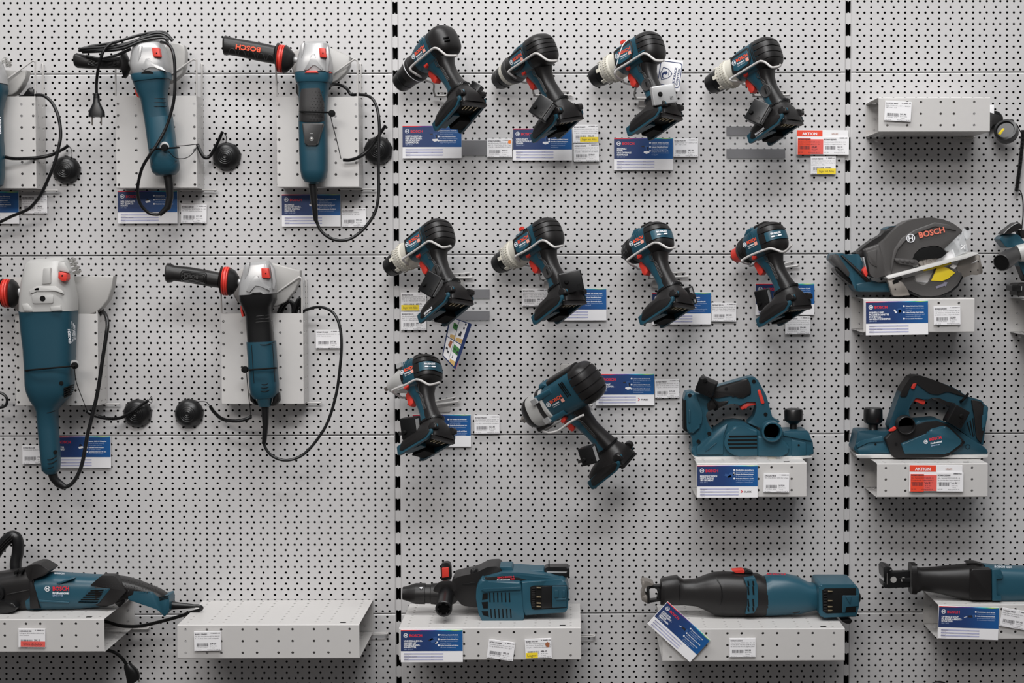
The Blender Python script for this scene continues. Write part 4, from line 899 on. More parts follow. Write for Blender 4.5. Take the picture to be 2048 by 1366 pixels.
L_B = ('Akku-Bohrschrauber BOSCH GSR 18V - 55', 'Bohrl. 1.5 - 13 mm, Drehm. 55 Nm, 2 Gang,', '1.1 kg, inkl. 1 - Akku-Satz B2.0Ah und Ladeger\u00e4t')
price_tag('price tag with an orange dot sticker', 974, 277.5, 1024, 314.5, 9, 'BO06019H5200RA', L_B, '303.15', dot=True)
price_tag('price tag with yellow sticker beside the WENN KRAFT card', 1146, 249.5, 1196.5, 285.5, 9, 'BO06019K6009', L_B, '436.55', sticker=('Lager mit Akku', .28, .05, 1.0, .32, 'yellow'))
price_tag('plain price tag under the yellow stickered tag at WENN KRAFT card', 1147.5, 287, 1198, 323, 9, 'BO06019K6002', L_B, '259.60', ang=-.6)
price_tag('price tag right of the MAXIMALE POWER card', 1347, 277, 1396, 313.5, 8, 'BO06019G0109', ('Akku-Bohrschrauber 18 V - 150 BOSCH GSR', '18V - 150 C Solo'), '281.00')
price_tag('yellow stickered price tag under the red and white sale tag', 1621.5, 313, 1671.5, 348.5, 8, 'BO06019J5005', ('Akku-Bohrschrauber BOSCH GSR 18V - 90 C', '13 V, 2 Akku 5 Ah und 1 Akku - Ladeger\u00e4t', 'gel\u00f6tet in L - Box'), '759.85', sticker=('Lager mit Akku', .25, .02, 1.0, .32, 'yellow'))
price_tag('yellow stickered price tag left of the drill with leaflet', 802, 585, 852.5, 621.5, 8, 'BO06019J5105', L_B, '689.70', sticker=('Lager mit Akku', 0.01, .02, .72, .32, 'yellow'))
price_tag('plain price tag under the yellow one left of the leaflet drill', 802, 623.5, 852.5, 660, 8, 'BO06019J5101', L_B, '345.10')
price_tag('price tag left of the foot of the drill with red top button', 1044, 577, 1095, 612.5, 10, 'BO06019G030A', L_B, '286.50')
price_tag('price tag right of the card behind the black nosed impact driver', 1423, 605.5, 1472.5, 643, 8, 'BO06019J0101', L_B, '281.55', ang=.6)
price_tag('price tag under the foot of the red sleeved impact driver', 1570.5, 632.5, 1620.5, 668.5, 8, 'BO06019J0200', L_B, '254.80')
price_tag('price tag right of the card beside the pale nosed impact wrench', 948.5, 830.5, 999, 867, 8, 'BO06019K6001', L_B, '323.85', ang=-.4)
price_tag('price tag right of the card with the turbo mark', 1310, 758.5, 1358.5, 796, 8, 'BO06019J8301', L_B, '372.25', ang=-1.5)
price_tag('price tag on the shelf under the planer with black dust port', 1527, 946.5, 1578.5, 985, 155, '24.3228.4836', ('Akku-Hobel BOSCH GHO 18 V - LI Solo',), '267.30', ang=.8)
price_tag('price tag on the shelf under the circular saw', 1867.5, 612, 1921, 649.5, 156, 'BO06016A4001', ('Akku-Metall - Kreiss\u00e4ge BOSCH GKM 18', 'V, Z 138x20 mm, Schnitttiefe 50 mm, 2.5 kg,', 'inkl. BOSCH ohne Akku, Ladeger\u00e4t inkl. Zubeh\u00f6r'), '322.85', ang=-1.5)
price_tag('price tag tilted on the short empty shelf at the upper right', 1769.5, 202.5, 1822.5, 242, 155, '24.3705.4947', ('Akku-Trockenbau 12 V - 4 BOSCH', 'SET 12V - 2.0'), '241.90', ang=3.5)
price_tag('price tag with coral handwritten sticker on the polisher shelf', 36.5, 1257, 90.5, 1295, 240, '24.0600.0100', ('Polierger\u00e4t 180 W BOSCH GPO 14 CE', 'ohne Zubeh\u00f6r'), '395.15', sticker=('Ohne Zubeh\u00f6r', .09, .03, 1.0, .32, 'salmon'), ang=.8)
price_tag('price tag on the wide empty shelf', 388, 1263, 442, 1302, 246, 'BO0611904001', ('Akku-Bohr- Meisselhammer BOSCH GBH 18 V', '3 x 1 ohne Akku und Ladeger\u00e4t'), '279.20', ang=-.8)
price_tag('plain tilted price tag on the rotary hammer shelf', 975, 1281.5, 1028.5, 1319.5, 237, 'BO061191000B', ('Akku-Bohr- und Meisselhammer 18 V - 26', '2.6 kg, BOSCH GBH 18V - 26 F'), '792.60', ang=8)
price_tag('stained price tag with yellow corner sticker on rotary hammer shelf', 1050, 1277, 1103.5, 1317, 237, 'BO0611921001', ('Akku-Bohr- und Meisselhammer BOSCH GBH', '18 V, Bohren - 26 mm, Meissel 13 mm, 2.6', '2.6 kg, 4.1 - BOSCH inkl. ohne Akku und'), '486.35', sticker=('Lager', 0.02, .02, .47, .30, 'yellow'), stain=True, ang=-2.2)
price_tag('price tag on the shelf front under the black nosed sabre saw', 1459, 1276, 1511.5, 1314.5, 237, 'BO06016C5001', ('Akku-S\u00e4bels\u00e4ge BOSCH GSA 18V - 28', '18 V, Hub 28 mm - Hub 3000, Hub 28 mm, 3.5 kg', 'inkl. - BOSCH ohne Akku und Ladeger\u00e4t, Zubeh\u00f6r'), '335.25', head=False)
price_tag('tilted price tag cut by the right frame edge on lower shelf', 2001.5, 1219, 2056, 1257, 155, '24.3830.4830', ('Akku-S\u00e4bels\u00e4ge BOSCH GSA 11', '1100 Watt E Ladeger\u00e4t'), '261.45', ang=10)
def sale_tag(label, x0, y0, x1, y1, d, code, lines, p1, p2):
    c, R = frame_at((x0 + x1) / 2, (y0 + y1) / 2, d, 0.5); s = mmpp(d); w, h = (x1 - x0) * s, (y1 - y0) * s; hw, hh = w / 2, h / 2; y = -.2; k = w / 112
    t = Thing('sale_tag', label, 'sale tag', c, R, 'red and white sale tags')
    m = MB(); q = [(-hw, -hh), (hw, -hh), (hw, hh), (-hw, hh)]; m.prism([(a, 0, b) for a, b in q], [(a, 2.4, b) for a, b in q], .2, 1); t.part('card', m, 'white', local=True)
    m = MB(); m.quad((0, y, 0), EX, EZ, -hw + .3, hh - h * .25, -hw + w * .5, hh - .3); t.part('red_header', m, 'sale', local=True, ang=0)
    m = MB(); m.box((-hw + w * .145, -1.2, -h * .17), (w * .125, .5, h * .33)); sl = t.part('red_film', m, 'sale', local=True)
    m = MB(); m.box((-hw + w * .39, -1.1, -h * .17), (w * .13, .4, h * .30)); t.part('red_slip', m, 'salmon', local=True)
    m = MB(); m.box((hw - w * .235, -1.1, -h * .13), (w * .25, .5, h * .36)); t.part('white_slip', m, 'white', local=True)
    m = MB(); m.text('AKTION', (-hw + w * .25, y - .3, hh - h * .20), EX, EZ, h * .15, True, w * .29, 'C'); t.part('header_lettering', m, 'whitep', local=True, ang=0)
    m = MB(); m.text('statt', (hw - w * .26, y - .3, hh - h * .18), EX, EZ, h * .12, False, w * .13, 'C'); t.part('header_note', m, 'brown', local=True, ang=0)
    m = MB()
    for ox, pr in ((-hw + w * .03, p1), (-hw + w * .53, p2)):
        yy = -1.9; m.text(code, (ox, yy, hh - h * .41), EX, EZ, h * .085, True, w * .24)
        for i, ln in enumerate(lines): m.text(ln, (ox, yy, hh - h * (.50 + .085 * i)), EX, EZ, h * .06, False, w * .42)
        bars(m, ox + w * .03, -hh + h * .22, w * .19, h * .14, yy, code); m.text(pr, (ox + w * .26, yy, -hh + h * .29), EX, EZ, h * .09, True, w * .10)
        m.text('(8.1% inkl.)', (ox + w * .26, yy, -hh + h * .21), EX, EZ, h * .055, False, w * .12); m.text('1 St\u00fcck', (ox + w * .27, yy, -hh + h * .14), EX, EZ, h * .055, False, w * .08)
        m.text('Katalogpreis: 361.10', (ox + w * .20, yy, -hh + h * .07), EX, EZ, h * .055, False, w * .21); m.text('Lief. 100', (ox, yy, -hh + h * .08), EX, EZ, h * .045, False, w * .09)
    m.text('IMMER AG', (hw - w * .02, -1.9, hh - h * .34), EX, EZ, h * .06, True, w * .15, 'R'); t.part('print', m, 'ink', local=True, ang=0)
sale_tag('red and white sale tag on the wall right of the ribbed drill', 1593.5, 260.5, 1696, 309.5, 8, 'BO06019J5002', ('Akku-Bohrschrauber BOSCH GSR 18 - 90 C', 'ohne Akku u. Ladeger\u00e4t gel\u00f6tet in L - Box'), '333.60', '361.10')
sale_tag('red and white sale tag on the planer shelf front at right', 1818.5, 930, 1925, 983.5, 156, 'BO06015B5000', ('Akku - Flachhobel BOSCH GHO 18V - 26', '2.6 x 6 mm ohne Akku + Ladeger\u00e4t Holzdicke 26', 'gel\u00f6tet in L - Box'), '275.15', '317.35')
def empty_pocket(label, x0, y0, x1, y1, d, strips):
    a, b = P(x0, y1, d), P(x1, y0, d); t = Thing('card_pocket', label, 'card pocket', (a + b) / 2, None, 'clear empty card pockets')
    m = MB(); m.box((a + b) / 2, ((b[0] - a[0]) / 2, .8, (b[2] - a[2]) / 2)); t.part('clear_plate', m, 'clear')
    for s0, s1 in strips:
        m = MB(); m.slab([(x0, s0), (x1, s0), (x1, s1), (x0, s1)], d - 1.2, d - 3, 0); t.part('magnet_strip', m, 'strip')
empty_pocket('empty clear pocket with two grey strips under the ribbed drill', 1453, 250, 1570.5, 320, 6, ((253, 270.5), (298, 316)))
empty_pocket('empty clear pocket with two grey strips right of the leaflet drill', 862, 576, 979, 644, 6, ((579, 597), (622, 640)))
empty_pocket('clear pocket with one wide grey strip beside the orange dotted tag', 920, 277, 1024, 320, 6, ((281, 311),))
for lb, q in (('clear price tag pocket behind the tag alone on the wall', (632, 661, 680, 700)),):
    pass
# hang tag and leaflet
def leaflet():
    cs = [(899, 633), (944, 648), (911, 740), (884.5, 711)]; d = (100, 100, 100, 100); w = [P(*p, q) for p, q in zip(cs, d)]
    ex = w[1] - w[0]; ez = w[0] - w[3]; c = sum(w) / 4; t = Thing('leaflet', 'illustrated folded leaflet hanging from the foot of a drill', 'leaflet', c)
    n = np.cross(ex, ez); n = n / np.linalg.norm(n); n = n if n[1] < 0 else -n
    f = lambda u, v, o=0: w[3] * (1 - u) * (1 - v) + w[2] * u * (1 - v) + w[1] * u * v + w[0] * (1 - u) * v + n * o
    def quad(m, pts, o): return m.add([f(u, v, o) for u, v in pts], [tuple(range(len(pts)))])
    q = rnd([(0, 0), (1, 0), (1, 1), (0, 1)], .05); m = MB(); m.prism([f(u, v) for u, v in q], [f(u, v, -1) for u, v in q]); t.part('sheet', m, 'navy')
    m = MB()
    for u0, v0, u1, v1 in ((.06, .03, .44, .50), (.46, .03, .84, .50), (.06, .52, .44, .98), (.46, .52, .84, .98)): quad(m, [(u0, v0), (u1, v0), (u1, v1), (u0, v1)], .3)
    t.part('picture_panels', m, 'white', ang=0)
    m = MB()
    for u0, v0, u1, v1 in ((.5, .03, .84, .10), (.5, .53, .84, .60), (.2, .53, .44, .6)): quad(m, [(u0, v0), (u1, v0), (u1, v1 + .03), (u0, v1)], .5)
    t.part('picture_sand', m, 'sand', ang=0)
    m = MB(); quad(m, [(.5, .27), (.84, .27), (.84, .42), (.5, .44)], .5); t.part('picture_green', m, 'green', ang=0); m = MB(); quad(m, [(.24, .76), (.44, .74), (.44, .88), (.24, .9)], .5); t.part('picture_green', m, 'green', ang=0)
    m = MB(); quad(m, [(.2, .33), (.36, .30), (.40, .46), (.28, .48)], .5); t.part('picture_brown', m, 'brown', ang=0)
    m = MB()
    for u, v, a, b in ((.12, .22, .12, .05), (.24, .17, .10, .05), (.58, .14, .04, .07), (.58, .66, .12, .06), (.62, .72, .08, .05), (.7, .84, .07, .04), (.72, .93, .07, .04), (.56, .33, .1, .04), (.74, .3, .08, .05), (.3, .82, .1, .04)): quad(m, [(u, v), (u + a, v), (u + a, v + b), (u, v + b)], .7)
    t.part('picture_dark', m, 'photod', ang=0)
    m = MB(); quad(m, [(.985, .0), (1.0, .03), (1.0, .2), (.985, .18)], .4); t.part('red_edge', m, 'redprint', ang=0)
leaflet()
def hang_tag():
    cs = [(1314, 116.5), (1366.5, 121.5), (1359, 184), (1308, 172)]; d = 70
    c = P(1337, 148, d); w = [P(*p, d) for p in cs]; t = Thing('hang_tag', 'white KICKBACK CONTROL hang tag behind a drill handle in the top row', 'hang tag', c)
    ex = (w[1] - w[0]) / np.linalg.norm(w[1] - w[0]); ez = (w[0] - w[3]) / np.linalg.norm(w[0] - w[3]); y = np.array([0, -.3, 0])
    m = MB(); m.slab(cs, d, d - 1, .2, 4); t.part('card', m, 'white')
    o = P(1337, 148, d) + y
    S = lambda pts: [((p[0] - 1337) * mmpp(d), -(p[1] - 148) * mmpp(d)) for p in pts]
    zz = Zm(1280, 100, 11.38)
    m = MB()
    out = S(rnd(zz([(470, 235), (970, 300), (890, 880), (395, 770)]), 7)); inn = S(rnd(zz([(488, 255), (952, 315), (876, 858), (413, 752)]), 6))
    n_ = len(out); m.add([o + EX * a + EZ * b for a, b in out + inn], [(i, (i + 1) % n_, n_ + (i + 1) % n_, n_ + i) for i in range(n_)])
    sh = [(530, 385), (640, 420), (705, 490), (737, 545), (700, 600), (620, 650), (480, 680), (455, 540)]; ctr = np.array([585, 540.0]); si = [tuple(ctr + (np.array(p) - ctr) * .88) for p in sh]
    a_, b_ = S(zz(sh)), S(zz(si)); n_ = len(a_); m.add([o + EX * a + EZ * b for a, b in a_ + b_], [(i, (i + 1) % n_, n_ + (i + 1) % n_, n_ + i) for i in range(n_)])
    m.poly(o, EX, EZ, S(zz([(520, 645), (490, 590), (500, 530), (560, 490), (600, 490), (605, 465), (632, 520), (585, 570), (575, 540), (535, 550), (520, 590), (540, 640)])))
    m.poly(o, EX, EZ, S(zz([(655, 480), (668, 482), (650, 580), (638, 578)])))
    dx = np.array(P(1337 + 1.8, 148 - 10.0, d) - P(1337, 148, d)); dx /= np.linalg.norm(dx); dy = np.array([-dx[2], 0, dx[0]])
    m.text('KICKBACK', P(1280 + 770 / 11.38, 100 + 815 / 11.38, d) + y, dx, dy, 6.6, True, 41); m.text('CONTROL', P(1280 + 850 / 11.38, 100 + 810 / 11.38, d) + y, dx, dy, 6.6, True, 39)
    t.part('print', m, 'navy', ang=0)
    m = MB(); m.tube([P(1236, 119, 178), P(1240, 105, 180), P(1247, 88, 176), P(1256, 80, 160)], .9, 6); m.tube([P(1236, 119, 178), P(1233, 130, 176), P(1228, 140, 168)], .9, 6); t.part('string', m, 'white')
hang_tag()
# ---------------------------------------------------------------- angle grinders
def T(name, label, cat, px, py, d, group=None):
    return Thing(name, label, cat, P(px, py, d), None, group)
def face_text(t, nm, st, px, py, d, ang, hpx, wpx, m, par=None, bold=True, al='L', vert=None):
    """lettering facing the viewer; ang turns it, in degrees anticlockwise"""
    a = math.radians(ang); ex = np.array([math.cos(a), 0, math.sin(a)]); ez = np.array([-math.sin(a), 0, math.cos(a)]); s = mmpp(d)
    mb = MB(); mb.text(st, P(px, py, d), ex, ez, hpx * s / 0.72, bold, wpx * s, al); return t.part(nm, mb, m, par, ang=0)
def sq(x0, y0, x1, y1): return [(x0, y0), (x1, y0), (x1, y1), (x0, y1)]
G_GRD = 'corded angle grinders in sheet metal holders'
def guard(t, pts, d0=34, d1=58, m='guard'):
    mb = MB(); mb.slab(pts, d1, d0, 3, 0, 3); g = t.part('disc_guard', mb, m); return g
def side_grip(t, secs, ringsecs, flange, stub, style):
    """secs along the grip from its free end; ringsecs: red rings; all as (left, right) pixel pairs across the grip"""
    m = MB(); m.loft([(a, b, 104, h, 2.3) for a, b, h in secs], 28); g = t.part('side_handle', m, 'black')
    k_ = [i for i in range(1, len(flange)) if flange[i][0][0] - flange[i - 1][0][0] > 9][0]
    m = MB(); m.loft([(a, b, 104, h, 2.2) for a, b, h in flange[:k_]], 28); m.loft([(a, b, 104, h, 2.2) for a, b, h in flange[k_:]], 28); t.part('flange', m, 'black', g)
    c = np.mean([[np.add(a, b) / 2] for a, b, h in ringsecs], axis=0)[0]; a, b, h = ringsecs[0]; dx, dy = b[0] - a[0], b[1] - a[1]; L = math.hypot(dx, dy); nx, ny = -dy / L, dx / L
    m = MB(); m.loft([((c[0] - dx / 2 * k + nx * o, c[1] - dy / 2 * k + ny * o), (c[0] + dx / 2 * k + nx * o, c[1] + dy / 2 * k + ny * o), 104, h * k, 2) for o, k in sorted((q, k) for q, k in ((-6.5, .8), (-5.6, .95), (-3.4, .98), (-2.6, .86), (-1.9, .98), (1.9, .98), (2.6, .86), (3.4, .98), (5.6, .95), (6.5, .8)))], 32); t.part('red_rings', m, 'red', g)
    m = MB(); m.loft([(a, b, 104, h, 2) for a, b, h in stub], 20); t.part('threaded_stub', m, 'silver', g)
    return g
def cord(t, pts, r=3.4, name='power_cord', m='dark', par=None):
    mb = MB(); mb.tube([P(*p) for p in pts], r, 10, 8); return t.part(name, mb, m, par)

# --- grinder wrapped in its own cord
t = T('angle_grinder', 'grinder with its cord wrapped over the head and plug dangling', 'angle grinder', 330, 348, 100, G_GRD)
guard(t, [(342, 85), (356, 86, ), (367, 90), (371, 103), (370, 130), (365, 146), (352, 158), (338, 166), (300, 168), (275, 160), (262, 152), (255, 143), (256, 138), (300, 120)])
m = MB(); m.loft([((272, 86), (322, 82), 100, 22, 3), ((268, 92), (326, 88), 102, 30, 3.5), ((265, 110), (333, 106), 104, 34, 3.5), ((263, 130), (338, 128), 104, 36, 4), ((266, 146), (339, 144), 104, 36, 4), ((269, 152), (338, 147), 104, 33, 4)], 36)
hd = t.part('gear_head', m, 'silver')
m = MB(); m.slab(z1([(880, 330), (905, 270), (925, 268), (945, 300), (1000, 320), (1030, 350), (1000, 340), (960, 322), (925, 322), (895, 345)]), 142, 128, 1); m.slab(z1([(860, 195), (880, 190), (872, 260), (855, 300)]), 140, 128, 1); t.part('head_ribs', m, 'silver', hd)
m = MB(); m.slab(z1([(875, 362), (895, 348), (925, 345), (950, 355), (952, 364)]), 143, 128, .6); t.part('head_vent', m, 'deep', hd)
m = MB(); m.slab(z1([(941, 203), (985, 202), (997, 260), (950, 258)]), 146, 128, 1.2, 2); t.part('lock_button', m, 'red', hd)
m = MB(); m.lathe(P(*z1([(972, 237)])[0], 146.4), (0, -1, 0), [(0, 1.6), (.2, .1)], 10); t.part('button_dimple', m, 'deep', hd)
m = MB(); m.loft([((266, 151), (339, 145), 104, 38, 4), ((267, 160), (340, 153), 104, 38, 4), ((270, 166), (340, 158), 104, 36, 4)], 36); t.part('collar', m, 'teal2')
m = MB(); m.loft([((268, 164), (338, 158), 104, 34, 3.4), ((276, 186), (334, 184), 104, 31, 3), ((283, 200), (333, 196), 104, 28, 2.8), ((290, 240), (340, 236), 104, 26, 2.8), ((297, 290), (347, 286), 104, 26, 2.8), ((301, 315), (354, 310), 104, 28, 2.8), ((303, 335), (358, 330), 104, 28, 2.8), ((306, 345), (357, 341), 104, 26, 2.8), ((313, 351), (350, 349), 104, 18, 2.6)], 36)
bd = t.part('body', m, 'teal')
m = MB()
for a, b in (((284, 200), (334, 197)), ((286, 208), (335, 205)), ((289, 216), (336, 213)), ((304, 328), (357, 322))): m.tube([P(a[0] + 3, a[1], 122), P((a[0] + b[0]) / 2, a[1] - 3, 131), P(b[0] - 3, b[1], 122)], .8, 6, 5)
t.part('body_grooves', m, 'dark', bd)
m = MB(); m.loft([((296, 238), (344, 232), 107, 26, 3), ((302, 314), (354, 308), 107, 29, 3), ((305, 330), (357, 326), 106, 29, 3), ((310, 340), (352, 338), 106, 24, 3)], 32); t.part('rear_shell', m, 'teal2', bd)
m = MB(); m.slab(z1([(832, 455), (850, 470), (868, 515), (850, 508), (838, 485)]), 112, 96, 2); t.part('slide_switch', m, 'red', bd)
m = MB(); m.loft([((149, 109), (150, 132), 104, 12, 2.2), ((154, 106), (155, 136), 104, 15.5, 2.2), ((180, 112), (181, 138), 104, 14, 2.2), ((210, 115), (211, 138), 104, 13, 2.2), ((232, 114), (234, 138), 104, 13, 2.2), ((243, 112), (245, 141), 104, 15, 2.2), ((245, 104), (248, 150), 104, 24, 2.2), ((248, 98), (250, 157), 104, 28, 2.2), ((251, 104), (253, 154), 104, 25, 2.2), ((258, 118), (260, 138), 104, 11, 2.2)], 28); gp = t.part('side_handle', m, 'black')
m = MB()
for k, (a, b) in enumerate(((22, 7), (17, 5.4), (12, 3.6))):
    q = [(193 + a * math.cos(x) * 1.5 + 14, 125 + b * math.sin(x) * 1.2) for x in np.linspace(0, 2 * math.pi, 17)]; m.tube([P(u, v, 118.5 + .3 * k) for u, v in q], .6, 5, 0)
t.part('grip_pattern', m, 'dark', gp)
m = MB(); m.loft([((258, 122), (259, 134), 104, 6.5, 2), ((268, 121), (269, 133), 104, 7, 2)], 18); t.part('threaded_stub', m, 'silver', gp)
m = MB(); m.loft([((326, 352), (345, 350), 103, 9, 2.2), ((330, 370), (347, 370), 103, 8, 2.2), ((333, 392), (347, 394), 103, 6.5, 2.2), ((329, 412), (342, 417), 103, 5.5, 2.2), ((318, 425), (322, 433), 103, 4.5, 2.2)], 16); t.part('cord_sleeve', m, 'dark')
cord(t, [(322, 428, 103), (312, 429, 103), (298, 426, 106), (283, 412, 112), (276, 393, 118), (276, 370, 126), (284, 337, 138), (298, 312, 150), (312, 292, 150), (331, 258, 146), (343, 222, 146), (349, 190, 150), (350, 150, 152), (348, 115, 152), (342, 95, 148), (333, 87, 140), (322, 84, 128)])
m = MB()
for ps in ([(160, 98, 122), (200, 95, 126), (240, 90, 124), (270, 82, 118), (300, 69, 112), (318, 66, 108), (335, 72, 106), (345, 82, 106)], [(158, 101, 118), (200, 100, 130), (245, 92, 132), (290, 76, 122), (320, 71, 118), (338, 80, 116)], [(165, 104, 116), (205, 102, 132), (246, 97, 136), (285, 82, 130), (325, 76, 122), (336, 84, 120)], [(172, 112, 122), (200, 117, 130), (228, 112, 132), (262, 98, 130)], [(160, 99, 120), (180, 93, 112), (225, 86, 112), (280, 70, 104), (325, 64, 102), (346, 81, 104)]):
    m.tube([P(*q) for q in ps], 3.2, 8, 6)
t.part('wrapped_cord', m, 'dark')
cord(t, [(232, 85, 128), (222, 87, 136), (210, 98, 140), (202, 115, 140), (196, 140, 130), (193, 165, 118), (193, 190, 112)], 3.2, 'plug_cord')
m = MB(); m.loft([((188, 187), (198, 187), 112, 5, 2.2), ((186, 205), (200, 205), 112, 6.5, 2.4), ((185, 208), (201, 208), 112, 7, 2.6), ((178, 223), (209, 223), 112, 9, 3), ((177, 234), (210, 234), 112, 9, 3)], 20); pg = t.part('plug', m, 'dark')
m = MB()
for k in range(5): m.loft([((187 - k * .2, 188 + 3.4 * k), (199 + k * .2, 188 + 3.4 * k), 112, 6, 2.2), ((187 - k * .2, 190 + 3.4 * k), (199 + k * .2, 190 + 3.4 * k), 112, 6, 2.2)], 16)
t.part('strain_ribs', m, 'dark', pg)
for x in (184.5, 202.5):
    m = MB(); m.loft([((x - 1.6, 233), (x + 1.6, 233), 112, 1.8, 2), ((x - 1.6, 249), (x + 1.6, 249), 112, 1.8, 2), ((x - .8, 251), (x + .8, 251), 112, .9, 2)], 10); t.part('plug_pin', m, 'gun', pg)

def comp_head(t, dx, dy, s=1.0):
    pass
# --- teal grinder with black grip pad and red ringed handle
t = T('angle_grinder', 'teal grinder with black waist pad and red ringed lettered handle', 'angle grinder', 629, 360, 105, G_GRD)
guard(t, z2([(480, 215), (560, 180), (690, 185), (760, 215), (812, 240), (812, 290), (790, 335), (740, 380), (690, 405), (600, 410), (540, 395), (490, 350), (470, 300)]), 38, 62)
m = MB(); m.loft([((607, 86), (652, 84), 104, 20, 3), ((603, 92), (657, 89), 106, 30, 3.4), ((599, 110), (660, 107), 108, 34, 3.6), ((594, 130), (664, 127), 108, 36, 4), ((593, 146), (664, 145), 108, 35, 4)], 36); hd = t.part('gear_head', m, 'silver')
m = MB(); m.slab(z2([(545, 320), (580, 265), (590, 228), (608, 226), (620, 270), (655, 310), (650, 325), (615, 290), (598, 288), (570, 320)]), 146, 132, 1); m.slab(z2([(530, 165), (548, 160), (540, 230), (530, 250)]), 142, 130, 1); m.slab(z2([(672, 190), (688, 180), (695, 260), (684, 330), (670, 330), (678, 260)]), 141, 128, 1); t.part('head_ribs', m, 'silver', hd)
m = MB(); m.slab(z2([(632, 191), (668, 191), (677, 247), (638, 245)]), 149, 132, 1.2, 2); t.part('lock_button', m, 'red', hd)
m = MB(); m.lathe(P(*z2([(656, 222)])[0], 149.4), (0, -1, 0), [(0, 1.5), (.2, .1)], 10); t.part('button_dimple', m, 'deep', hd)
m = MB(); m.slab(z2([(550, 336), (565, 323), (618, 322), (630, 336)]), 147, 130, .6); m.slab(z2([(690, 336), (700, 330), (708, 336)]), 140, 128, .5); t.part('red_vent', m, 'red', hd)
m = MB(); m.loft([((592, 147), (663, 147), 108, 37, 4), ((592, 158), (664, 158), 108, 37, 4), ((594, 166), (661, 166), 108, 34, 4)], 36); t.part('collar', m, 'teal2')
m = MB(); m.loft([((594, 164), (660, 164), 108, 33, 3.4), ((598, 176), (657, 176), 108, 31, 3.2), ((599, 210), (654, 210), 108, 28, 3), ((598, 245), (654, 245), 108, 28, 3), ((599, 300), (655, 300), 108, 29, 2.8), ((601, 340), (655, 340), 108, 29, 2.8), ((604, 355), (652, 355), 108, 27, 2.8), ((610, 364), (646, 364), 108, 20, 2.6)], 36); bd = t.part('body', m, 'teal')
m = MB(); m.loft([((600, 180), (652, 178), 112, 28, 3), ((599, 212), (652, 212), 112, 27.5, 3), ((599, 243), (652, 243), 112, 27.5, 3), ((604, 246), (649, 246), 112, 26.5, 3)], 32); pd = t.part('waist_pad', m, 'grey', bd)
m = MB(); m.slab(z2([(533, 628), (660, 628), (630, 745), (622, 757), (560, 757), (550, 748)]), 141.5, 120, 2, 4); pd2 = t.part('rear_pad', m, 'grey', bd)
m = MB()
for i in range(10):
    for j in range(7):
        x, y = 606 + 6.4 * j + (3.2 if i % 2 else 0), 184 + 6.2 * i
        if x < 648: m.lathe(P(x, y, 139.3 - ((x - 626) / 26) ** 2 * 5), (0, -1, 0), [(0, 1.1), (.6, .5)], 6)
t.part('pad_dimples', m, 'black', pd)
m = MB(); c_ = P(*z2([(590, 720)])[0], 141.8); m.disc(c_, EX, EZ, 4.2, 20, 3.4); m.quad(P(*z2([(590, 688)])[0], 141.8), EX, EZ, -3, -.5, 3, .5); t.part('pad_marks', m, 'silver', pd2, ang=0)
m = MB(); m.lathe(c_ + (0, -.2, 0), (0, -1, 0), [(0, 2.4), (.3, .2)], 12); t.part('pad_screw', m, 'steel', pd2)
m = MB(); m.loft([((592, 168), (600, 170), 90, 8, 2.5), ((592, 185), (600, 186), 92, 9, 2.5), ((596, 193), (602, 193), 95, 5, 2.5)], 16); t.part('side_dial', m, 'black', bd)
g = side_grip(t, [((448, 73), (448, 109), 17), ((452, 71), (452, 111), 20), ((459, 74), (458, 110), 18), ((480, 78), (477, 113), 17), ((520, 85), (515, 122), 17.5), ((552, 92), (548, 128), 18)],
              [((562, 88), (556, 145), 29), ((570, 90), (563, 147), 30)], [((553, 92), (550, 128), 18), ((556, 86), (553, 142), 28), ((559, 86), (556, 145), 30), ((573, 90), (566, 147), 29), ((580, 96), (573, 145), 25), ((590, 108), (586, 132), 12)], [((588, 113), (587, 125), 6), ((600, 115), (599, 128), 7)], 'l')
face_text(t, 'grip_lettering', 'BOSCH', 522, 95.5, 125, 172, 9.5, 50, 'orange', g)
m = MB()
for i in range(5):
    x = 455 + 19 * i; m.tube([P(x + 2, 108 + 3 * i, 119), P(x + 6, 98 + 3.1 * i, 122), P(x + 14, 99.5 + 3.1 * i, 122), P(x + 18, 111 + 3 * i, 119)], .7, 5, 3)
t.part('grip_pattern', m, 'grey', g)
m = MB(); m.loft([((614, 348), (640, 348), 110, 20, 3), ((615, 358), (639, 358), 108, 20, 3), ((618, 368), (637, 368), 108, 13, 2.5)], 24); t.part('tail_collar', m, 'teal2')
m = MB(); m.loft([((617, 368), (634, 368), 106, 9.5, 2.2), ((621, 400), (635, 400), 106, 8, 2.2), ((627, 440), (636, 440), 106, 6, 2.2), ((631, 447), (637, 446), 106, 4, 2.2)], 18); t.part('cord_sleeve', m, 'dark')
cord(t, [(634, 444, 106), (638, 455, 106), (648, 468, 106), (665, 478, 104), (685, 481, 100), (706, 475, 96), (730, 455, 92), (750, 425, 90), (757, 390, 88), (757, 350, 86), (757, 300, 86), (759, 260, 84), (756, 225, 80), (748, 202, 74), (736, 192, 60), (718, 189, 48), (702, 189, 40), (694, 178, 40), (680, 170, 44), (664, 170, 60), (658, 177, 76)])

